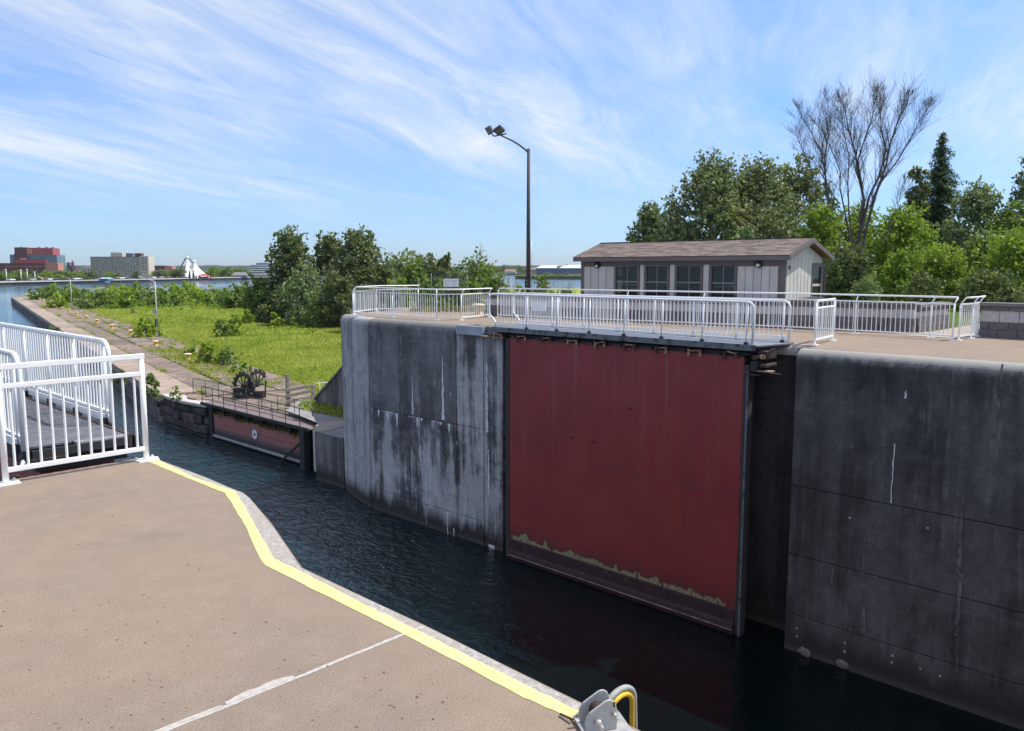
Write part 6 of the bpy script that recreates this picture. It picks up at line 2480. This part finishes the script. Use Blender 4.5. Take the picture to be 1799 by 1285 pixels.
for x in (-24, 4, 16, 26):
    B.box('roof_unit', M_BRICKDARK, x * k, (x + 3) * k, 6, 9, zt_(436), zt_(434.6))
# far left low dark block of the podium
B.box('podium_band', M_BRICKPINK, -40 * k, 21 * k, -6.12, -6.02, zt_(469), zt_(468))

# hotel
d = 560
B = Bld('hotel_building', 'wide beige slab hotel with small windows and roof penthouses across the river', 'building', 212, d, R(9))
k = B.k
B.box('slab', M_HOTEL, -48.5 * k, 33 * k, 0, 15, 0, zt_(452.2))
B.box('sunlit_end', M_HOTELPALE, 33.1 * k, 47.5 * k, -.8, 14, 0, zt_(450.5))  # sunlit end of the slab, the light put into a paler colour
B.box('parapet', M_BRICKDARK, -48.7 * k, 33 * k, -.15, 14, zt_(452.2), zt_(451.6))
B.box('penthouse', M_HOTELPALE, -17 * k, 2 * k, 3, 10, zt_(452), zt_(444.2))
B.box('plant_room', M_BLUEGLASS, 8 * k, 19 * k, 3, 9, zt_(452), zt_(445.2))
B.box('plant_room', M_BRICKDARK, 23 * k, 34 * k, 3, 9, zt_(452), zt_(445.2))
B.box('aerial', M_ROOFGREY, -10.2 * k, -9.8 * k, 4, 4.3, zt_(444.2), zt_(441))
random.seed(6)
for r_ in range(8):
    z = zt_(455.5 + r_ * 4.4)
    B.windows(M_CWIN, 'u', [(-44 + 5.2 * i) * k for i in range(15) if random.random() < .72], [z], 1.7 * k, 1.5 * k, -.1)
for r_ in range(9):
    B.windows(M_CWIN, 'u', [(36 + 3.6 * i) * k for i in range(3)], [zt_(454.5 + r_ * 4.2)], 1.9 * k, 2.0 * k, -.9)
B.box('entrance_block', M_HOTELPALE, 34 * k, 56 * k, -6, -1, 0, zt_(486))

# tent pavilion
d = 600
k = d / F_PX
pc_ = atd(345, 484, d)
tp_ = thing('tent_pavilion', 'big white double-peaked tent pavilion across the river', 'pavilion', (pc_.x, pc_.y, CZ0))
vv_ = Vector((_fw.x, _fw.y, 0)).normalized()


def tent(cx, peak_y, left, right, depth, nm):
    top = atd(cx, peak_y, d)
    b = MB()
    n = 28
    lev = 9
    vs = []
    for j in range(lev + 1):
        f = j / lev
        fr = f ** 1.35
        for i in range(n):
            a = 2 * math.pi * i / n
            side = (right - cx) if math.cos(a) > 0 else (cx - left)
            sc_ = .05 + .95 * fr
            e = _rt * (math.cos(a) * side * k * sc_ * (1 + .05 * math.cos(a * 7) * f)) + vv_ * (math.sin(a) * depth * sc_)
            z = top.z + (CZ0 - top.z) * f
            vs.append((top.x + e.x, top.y + e.y, z))
    fs = [(j * n + i, j * n + (i + 1) % n, (j + 1) * n + (i + 1) % n, (j + 1) * n + i) for j in range(lev) for i in range(n)]
    b.add(vs, fs, True)
    b.add([(top.x, top.y, top.z + .8)] + vs[:n], [(0, 1 + (i + 1) % n, 1 + i) for i in range(n)])
    b.build(nm, M_TENT, tp_)


tent(329, 454, 323, 346, 9, 'tall_canopy')
tent(341.5, 461.5, 330, 367, 10, 'long_canopy')
a0, a1, a2 = atd(317, 471, d + 2), atd(328.5, 450, d + 2), atd(340, 463, d + 2)
b = MB()
b.bar(a0, a1, .8, .8)
b.bar(a1, a2, .8, .8)
b.bar(Vector((a0.x, a0.y, CZ0)), a0, .8, .8)
b.bar(Vector((a2.x, a2.y, CZ0)), a2, .8, .8)
b.build('mast_frame', M_ROOFGREY, tp_)
for cx_2, py in ((329, 454), (341.3, 461)):
    q = atd(cx_2, py, d)
    MB().lathe([(1.2, 0), (1.4, .6), (.9, 1.3), (.1, 1.5)], q, 10).build('peak_cap', M_TENT, tp_)
# dark red pavilion
d = 575
k = d / F_PX
q = atd(357.5, 489, d)
rp_ = thing('red_pavilion', 'low dark red pavilion with a pyramid roof beside the white tent', 'pavilion', (q.x, q.y, CZ0))
b = MB()
hw = 11 * k
zt2 = atd(357, 481, d).z
zm2 = atd(357, 485.3, d).z
c8 = [Vector((q.x, q.y, 0)) + _rt * (hw * i) + vv_ * (hw * .8 * j) for i, j in ((-1, -1), (1, -1), (1, 1), (-1, 1))]
b.add([(c.x, c.y, zm2) for c in c8] + [(q.x, q.y, zt2)], [(0, 1, 4), (1, 2, 4), (2, 3, 4), (3, 0, 4), (3, 2, 1, 0)])
b.build('roof', M_ROOFRED, rp_)
for c in c8:
    cc = c.lerp(Vector((q.x, q.y, 0)), .12)
    MB().box(cc.x - .4, cc.x + .4, cc.y - .4, cc.y + .4, CZ0, zm2).build('post', M_ROOFRED, rp_)
MB().box(q.x - hw * .6, q.x + hw * .6, q.y - hw * .6, q.y + hw * .6, CZ0, zm2 - .3).build('wall', M_ROOFRED, rp_)
# round striped office
d = 690
k = d / F_PX
q = atd(468, 480, d)
so_ = thing('striped_building', 'rounded white and blue striped office building behind the dark trees at left', 'building', (q.x, q.y, CZ0))
lv = [(484, 27), (480.5, 26), (476.9, 25.4), (473, 25), (469, 25), (464.5, 25), (461, 17)]


def oval(b, px0, px1, y0, y1, dep):
    cx = (px0 + px1) / 2
    c = atd(cx, 480, d)
    z0, z1 = atd(cx, y0, d).z, atd(cx, y1, d).z
    rx = (px1 - px0) / 2 * k
    n = 26
    vs = []
    for z in (z0, z1):
        for i in range(n):
            a = 2 * math.pi * i / n
            e = _rt * (rx * math.copysign(abs(math.cos(a)) ** .7, math.cos(a))) + vv_ * (dep * math.copysign(abs(math.sin(a)) ** .7, math.sin(a)))
            vs.append((c.x + e.x, c.y + e.y, z))
    fs = [(i, (i + 1) % n, n + (i + 1) % n, n + i) for i in range(n)] + [tuple(range(n, 2 * n)), tuple(reversed(range(n)))]
    b.add(vs, fs)
    return b


for i, (y0, x0) in enumerate([(484, 443), (480.2, 442.6), (476.4, 442.3), (472.6, 442), (468.6, 441.5)]):
    oval(MB(), x0 + .5, 489, y0 + 1.9, y0 - 1.6, 9).build('glass_band', M_CWIN, so_)
    oval(MB(), x0, 490, y0 - 1.6 if i else y0 + .1, y0 - (3.6 if i < 4 else 3.2), 9.6).build('spandrel', M_STRIPE, so_)
oval(MB(), 452, 484, 465.4, 462.8, 7.5).build('glass_band', M_CWIN, so_)
oval(MB(), 451, 485, 462.8, 461.2, 8).build('spandrel', M_STRIPE, so_)
oval(MB(), 464, 474, 461.2, 458.3, 4).build('roof_house', M_STRIPE, so_)
oval(MB(), 475.5, 480, 461.2, 458.6, 3).build('roof_unit', M_ROOFGREY, so_)
oval(MB(), 446, 489, 492, 484, 7).build('ground_floor', M_ROOFGREY, so_)


def low_house(label, px0, px1, y0, y1, d, wall, roof, ridge=.5, name='low_building'):
    B = Bld(name, label, 'building', (px0 + px1) / 2, d, R(random.uniform(-8, 12)))
    k = B.k
    w = (px1 - px0) * k / 2
    H = (472 - y1) * k + CAM_Z - CZ0
    he = H * (1 - ridge)
    B.box('wall', wall, -w, w, 0, w * .9 + 3, 0, max(.5, he))
    dp = w * .9 + 3
    o_ = B.o
    P_ = lambda x, y, z: o_ + B.u * x + B.v * y + Vector((0, 0, z))
    if ridge > .05:
        b = MB()
        b.add([P_(-w * 1.05, -.5, he), P_(w * 1.05, -.5, he), P_(w * 1.05, dp + .5, he), P_(-w * 1.05, dp + .5, he), P_(-w * .8, dp / 2, H), P_(w * .8, dp / 2, H)],
              [(0, 1, 5, 4), (1, 2, 5), (2, 3, 4, 5), (3, 0, 4), (3, 2, 1, 0)])
        b.build('roof', roof, B.t)
    n = max(2, int((px1 - px0) / 4))
    B.windows(M_CWIN, 'u', [(-w + 2 * w * (i + .5) / n) for i in range(n)], [max(.8, he * .55)], w / n * .9, max(.6, he * .3), -.06)
    return B


random.seed(77)
low_house('low building with a wide grey roof on the far shore, right of the red pavilion', 408, 432, 487, 478.5, 640, M_ROOFGREY, M_ROOFGREY, .6)
low_house('dark flat block right of the hotel across the river', 261, 290, 490, 466.5, 720, M_BRICKDARK, M_ROOFGREY, .02)
low_house('brown flat block beyond the trees left of the white tent', 285, 303, 490, 468, 760, M_BRICKPINK, M_ROOFGREY, .02)
low_house('distant pale apartment block left of the hotel', 146, 162, 490, 467.2, 900, M_HOTELPALE, M_ROOFGREY, .02)
low_house('small blue ferry shed standing on the far sea wall', 172.5, 189, 499, 487.8, 462, m_plain('blue_shed', (.06, .20, .30), .6, .1, .2), m_plain('pale_blue_roof', (.40, .50, .55), .6, .1, .2), .35, 'dock_shed')
low_house('long low grey terminal at the far left shore', -60, 14, 500, 489, 470, M_HOTELPALE, M_ROOFGREY, .2)
# church
B = Bld('church', 'dark twin-towered church with a spire far behind the trees', 'church', 126, 950, R(10))
k = B.k
B.box('nave', M_BRICKDARK, -6 * k, 6 * k, 0, 12, 0, zt_(472) if False else (472 - 471) * k + CAM_Z)
B.box('tower', m_plain('church_stone', (.13, .11, .12), .9, .1, .2), -6.5 * k, -2 * k, -2, 3, 0, (472 - 464.3) * k + CAM_Z)
tw_ = B.box('tower', MATS['church_stone'], 1.2 * k, 4.4 * k, -2, 2, 0, (472 - 464.5) * k + CAM_Z)
zz0, zz1 = (472 - 464.5) * k + CAM_Z + CZ0, (472 - 459.5) * k + CAM_Z + CZ0
cs = [B.o + B.u * (x * k) + B.v * y for x, y in ((1.4, -1.6), (4.2, -1.6), (4.2, 1.6), (1.4, 1.6))]
ap = (cs[0] + cs[2]) / 2
MB().add([(c.x, c.y, zz0) for c in cs] + [(ap.x, ap.y, zz1)], [(0, 1, 4), (1, 2, 4), (2, 3, 4), (3, 0, 4)]).build('spire', MATS['church_stone'], B.t)

# mill on the right across the water
d = 1000
B = Bld('mill_building', 'long low blue-grey mill with pale roof across the water, left of the house', 'building', 990, d, R(-4))
k = B.k
M_MILL = m_plain('mill_wall', (.085, .12, .19), .8, .1, .05)
B.box('wall', M_MILL, -48 * k, 70 * k, 0, 40, 0, (472 - 471.2) * k + 7)
b = MB()
P_ = lambda x, y, z: B.o + B.u * (x * k) + B.v * y + Vector((0, 0, z))
ze, zr = (472 - 471.2) * k + 7, (472 - 466.3) * k + 7
b.add([P_(-49, -2, ze), P_(-12, -2, ze), P_(-12, 42, ze), P_(-49, 42, ze), P_(-40, 20, zr), P_(-12, 20, zr)], [(0, 1, 5, 4), (1, 2, 5), (2, 3, 4, 5), (3, 0, 4), (3, 2, 1, 0)])
b.add([P_(-8, -2, ze), P_(72, -2, ze), P_(72, 42, ze), P_(-8, 42, ze), P_(2, 20, zr + .6), P_(72, 20, zr + .6)], [(0, 1, 5, 4), (1, 2, 5), (2, 3, 4, 5), (3, 0, 4), (3, 2, 1, 0)])
b.build('roof', m_plain('pale_mill_roof', (.58, .56, .54), .7, .08, .05), B.t)
B.box('roof_vent', MATS['pale_mill_roof'], 3 * k, 7 * k, 18, 22, zr - 1, zr + 2.2)
# bank and hills on the right
bk = [at(905, 490, 0), at(960, 490.5, 0), at(1030, 491, 0), at(1400, 492, 0)]
structure(MB().prism([(p.x, p.y) for p in bk] + [tuple(atd(1500, 480, 900).xy), tuple(atd(935, 480, 930).xy), tuple(atd(905, 480, 800).xy)], -1, 2.6).build('river_bank', M_BANK))
structure(MB().prism([tuple(atd(855, 480, 1180).xy), tuple(atd(1900, 480, 1100).xy), tuple(atd(1900, 480, 1600).xy), tuple(atd(855, 480, 1600).xy)], -1, 1.5).build('far_bank', M_BANK))


def ridge(name, px0, px1, d, base, amp, seed, step=8):
    rs = random.Random(seed)
    ph = [rs.uniform(0, 6) for _ in range(4)]
    b = MB()
    A, T, Bk = [], [], []
    px = px0
    while px <= px1:
        p = atd(px, 475, d)
        h = base + amp * (.5 * math.sin(px * .011 + ph[0]) + .3 * math.sin(px * .034 + ph[1]) + .15 * math.sin(px * .12 + ph[2]) + rs.uniform(-.12, .12))
        q = atd(px, 475, d * 1.06)
        A.append((p.x, p.y, 0))
        T.append((q.x, q.y, max(2, h)))
        r_ = atd(px, 475, d * 1.2)
        Bk.append((r_.x, r_.y, 0))
        px += step
    n = len(A)
    b.add(A + T + Bk, [(i, i + 1, n + i + 1, n + i) for i in range(n - 1)] + [(n + i, n + i + 1, 2 * n + i + 1, 2 * n + i) for i in range(n - 1)])
    return structure(b.build(name, M_HILL, fixn=False))


ridge('hills', -900, 1100, 2600, 17.5, 5, 3)
ridge('hills', 300, 2700, 3400, 20, 6, 9)

# city trees: a few crowns, shared
def crown_proto(seed, mat, conical=False, n=650):
    random.seed(seed)
    blobs = []
    for k in range(9):
        f = (k + .5) / 9
        if conical:
            r = .34 * (1 - f) + .05
            blobs.append((random.uniform(-.03, .03), random.uniform(-.03, .03), .08 + f * .88, r, r, .10))
        else:
            a = k * 2.4
            e = math.sin(math.pi * (.15 + .8 * f)) ** .7 * .30
            blobs.append((e * math.cos(a), e * math.sin(a), .15 + f * .70, .22, .22, .18))
    C, S, Sh = crown_points(blobs, n, .12, sub=5, clump=.8)
    o = leaf_object('crown', mat, C, S, Sh, None)
    tr = MB().tube([(0, 0, 0), (0, 0, .7)], [.02, .008], 5).build('trunk', M_BARK, None, local=True)
    return o, tr


protos = [crown_proto(1, L_MID), crown_proto(2, L_DARK), crown_proto(3, L_MID), crown_proto(4, L_BRIGHT)]
pcon = crown_proto(5, L_SPRUCE, True)


def city_tree(px, base_y, top, wpx, d, pr, label, group):
    p = atd(px, 480, d)
    h = (472 - top) / F_PX * d + CAM_Z - CZ0
    w = wpx / F_PX * d / .85
    t = thing('far_tree', label, 'tree', (p.x, p.y, CZ0), group)
    for src, nm in ((pr[0], 'crown'), (pr[1], 'trunk')):
        o = src.copy()
        o.name = nm
        COL.objects.link(o)
        o.parent = t
        o.location = (0, 0, 0)
        o.scale = (w, w, h)
        o.rotation_euler = (0, 0, random.uniform(0, 6.28))


random.seed(15)
CG = 'trees along the far city shore'
def CITYLAB(px):
    for lim, tx in ((25, 'far shore tree below the left half of the red building'), (60, 'far shore tree below the middle of the red building'), (105, 'far shore tree below the right end of the red building'),
                    (140, 'far shore tree in front of the distant church'), (166, 'far shore tree just left of the beige hotel'), (262, 'far shore tree in front of the beige hotel'),
                    (300, 'far shore tree just right of the beige hotel'), (330, 'far shore tree just left of the white tent'), (400, 'far shore tree just right of the white tent'),
                    (440, 'far shore tree between the grey roof and the striped building'), (9999, 'far shore tree behind the dark tree cluster, right of the striped building')):
        if px < lim:
            return tx
spec = []
for px in np.arange(-24, 165, 9.5):
    spec.append((px + random.uniform(-3, 3), random.uniform(473, 481), random.uniform(16, 24), random.uniform(12, 50)))
for px in np.arange(10, 165, 13):
    spec.append((px + random.uniform(-3, 3), random.uniform(480, 487), random.uniform(14, 20), random.uniform(8, 16)))
for px in (186, 192, 205, 213, 240):
    spec.append((px, random.uniform(474, 484), random.uniform(10, 16), random.uniform(15, 30)))
for px in np.arange(266, 322, 7.0):
    spec.append((px, random.uniform(468, 478), random.uniform(14, 22), random.uniform(10, 70)))
for px in np.arange(366, 445, 8.0):
    spec.append((px, random.uniform(466, 478), random.uniform(14, 22), random.uniform(30, 110)))
for px in np.arange(440, 700, 9.0):
    spec.append((px, random.uniform(470, 482), random.uniform(14, 22), random.uniform(10, 60)))
for px, top, w, off in spec:
    city_tree(px, 495, top, w, shore_d(min(px, 560)) + off, random.choice(protos), CITYLAB(px), CG)
for px, top, w in ((333, 471.5, 4.5), (339.5, 470.5, 5), (205, 474, 8)):
    city_tree(px, 490, top, w, 560, pcon, 'narrow dark conifer in front of the white tent' if px > 300 else 'narrow dark conifer in front of the hotel', 'conifers in front of the white tent' if px > 300 else None)
RG = 'trees on the far right shore'
for k in range(16):
    px = 858 + k * 5.2 + random.uniform(-2, 2)
    city_tree(px, 480, random.uniform(464.5, 470), random.uniform(8, 13), 1150 + random.uniform(-20, 60), random.choice(protos[:3]), 'hazy rounded tree on the far shore left of the mill', RG)
for k in range(14):
    px = 915 + k * 8 + random.uniform(-2, 2)
    city_tree(px, 489, random.uniform(478, 485), random.uniform(8, 14), 760 + random.uniform(-30, 60), random.choice(protos[:3]), 'low bush on the green bank in front of the mill', 'bushes on the bank in front of the mill')
for o in [x for pr in protos + [pcon] for x in pr]:
    bpy.data.objects.remove(o)
low_house('house with a brown roof on the far right shore left of the lamp post', 886, 906, 484, 473, 1100, M_HOTELPALE, m_plain('brown_roof', (.27, .17, .13), .8, .1, .1), .55)
low_house('low pale shed on the far right shore, right of the lamp post', 929, 944, 482, 470.5, 1120, M_BRICKPINK, M_ROOFGREY, .3)

# flagpoles, street lamps, cars, a boat
def mast(px, top, base_y, label, arm=None):
    d = shore_d(px) + 6
    p = atd(px, 490, d)
    t = thing('flagpole' if not arm else 'street_lamp', label, 'pole', (p.x, p.y, CZ0), 'white masts on the far city shore')
    z1 = atd(px, top, d).z
    MB().tube([(p.x, p.y, CZ0), (p.x, p.y, z1)], [.26, .16], 6).build('pole', M_STRIPE, t)
    if arm:
        MB().tube([(p.x, p.y, z1), Vector((p.x, p.y, z1)) + _rt * (-arm * d / F_PX) + Vector((0, 0, 1.2))], [.18, .15], 5).build('arm', M_STRIPE, t)
    else:
        MB().lathe([(.15, 0), (.35, .2), (.35, .5), (.1, .8)], (p.x, p.y, z1), 8).build('head', M_STRIPE, t)


mast(11.5, 475.5, 496, 'white mast on the far shore in front of the red building, far left')
mast(37.5, 476.5, 496, 'white mast on the far shore, second from the left')
mast(48.5, 475.5, 496, 'white mast on the far shore below the corner of the red building')
mast(61.5, 480, 496, 'stout white mast with a pale board on the far shore below the red building')
mast(74.5, 489, 496, 'street lamp with a long arm on the far shore', 9)
mast(227, 489, 496, 'short street lamp in front of the hotel', 4)


def car(px, col, label):
    d = shore_d(px) + random.uniform(5, 9)
    p = atd(px, 492, d)
    i = min(5, max(0, int(np.searchsorted([-150, 20, 130, 250, 350, 450, 560], px)) - 1))
    dr = (SH[i + 1] - SH[i]).normalized()
    sd = Vector((-dr.y, dr.x, 0))
    t = thing('parked_car', label, 'car', (p.x, p.y, 2.3), 'cars parked on the far city shore')
    o_ = Vector((p.x, p.y, 2.3))
    MB().obox(o_ + Vector((0, 0, .65)), dr, sd, (0, 0, 1), 2.2, .9, .35).build('body', col, t, bevel=.12)
    b = MB()
    q = [o_ + dr * x + sd * y + Vector((0, 0, z)) for x, y, z in ((-1.5, -.85, 1), (1.2, -.85, 1), (1.2, .85, 1), (-1.5, .85, 1), (-1.1, -.7, 1.5), (.6, -.7, 1.5), (.6, .7, 1.5), (-1.1, .7, 1.5))]
    b.add(q, [(4, 5, 6, 7), (0, 1, 5, 4), (1, 2, 6, 5), (2, 3, 7, 6), (3, 0, 4, 7)])
    b.build('cabin', M_CWIN, t)
    wm = MB()
    for x in (-1.35, 1.35):
        for y in (-.8, .8):
            c_ = o_ + dr * x + sd * y + Vector((0, 0, .33))
            MB().tube([c_ - sd * .1, c_ + sd * .1], .33, 10).build('wheel', M_SIGNBLACK, t)


ccols = [M_SIGNWHITE, M_CWIN, M_SIGNWHITE, m_plain('silver_car_paint', (.45, .46, .48), .3, .05, 2), M_BRICKRED]
for k, px in enumerate((20, 45, 52, 57, 80, 88, 98, 133, 138, 205, 214, 222, 270, 283, 296)):
    car(px, ccols[k % 5], 'tiny parked car on the far city shore')
# boat
bp_ = at(328, 493.8, 0)
bt_ = thing('motor_boat', 'white motor boat moored at the far shore below the tent', 'boat', (bp_.x, bp_.y, 0))
hl = MB()
q = Vector((bp_.x, bp_.y, 0)) - vv_ * 4
hl.extr([q + _rt * x + Vector((0, 0, z)) for x, z in ((-6, 1.6), (-5, .1), (4.5, .1), (6.5, 2.0), (0, 1.5))], vv_ * 2.6)
hl.build('hull', M_SIGNWHITE, bt_)
MB().obox(q + _rt * -.5 + vv_ * 1.3 + Vector((0, 0, 2.3)), _rt, vv_, (0, 0, 1), 2.4, .9, .8).build('cabin', M_SIGNWHITE, bt_)
MB().obox(q + _rt * -.3 + vv_ * 1.3 + Vector((0, 0, 2.5)), _rt, vv_, (0, 0, 1), 2.42, .92, .25).build('cabin_window', M_CWIN, bt_)

# the thin blue air between here and the far shores
hz = bpy.data.materials.new('clear_air')
hz.use_nodes = True
hn = hz.node_tree.nodes
hn.remove(hn['Principled BSDF'])
hv = hn.new('ShaderNodeVolumePrincipled')
hv.inputs['Color'].default_value = (0.80, 0.89, 1.0, 1)
hv.inputs['Density'].default_value = 0.00006
hv.inputs['Anisotropy'].default_value = 0.2
hz.node_tree.links.new(hv.outputs[0], hn['Material Output'].inputs['Volume'])
hb_ = MB().box(-6100, 6100, -6100, 6100, -3.2, 34.0)
ho = hb_.build('haze', hz, local=True)
ho['kind'] = 'stuff'
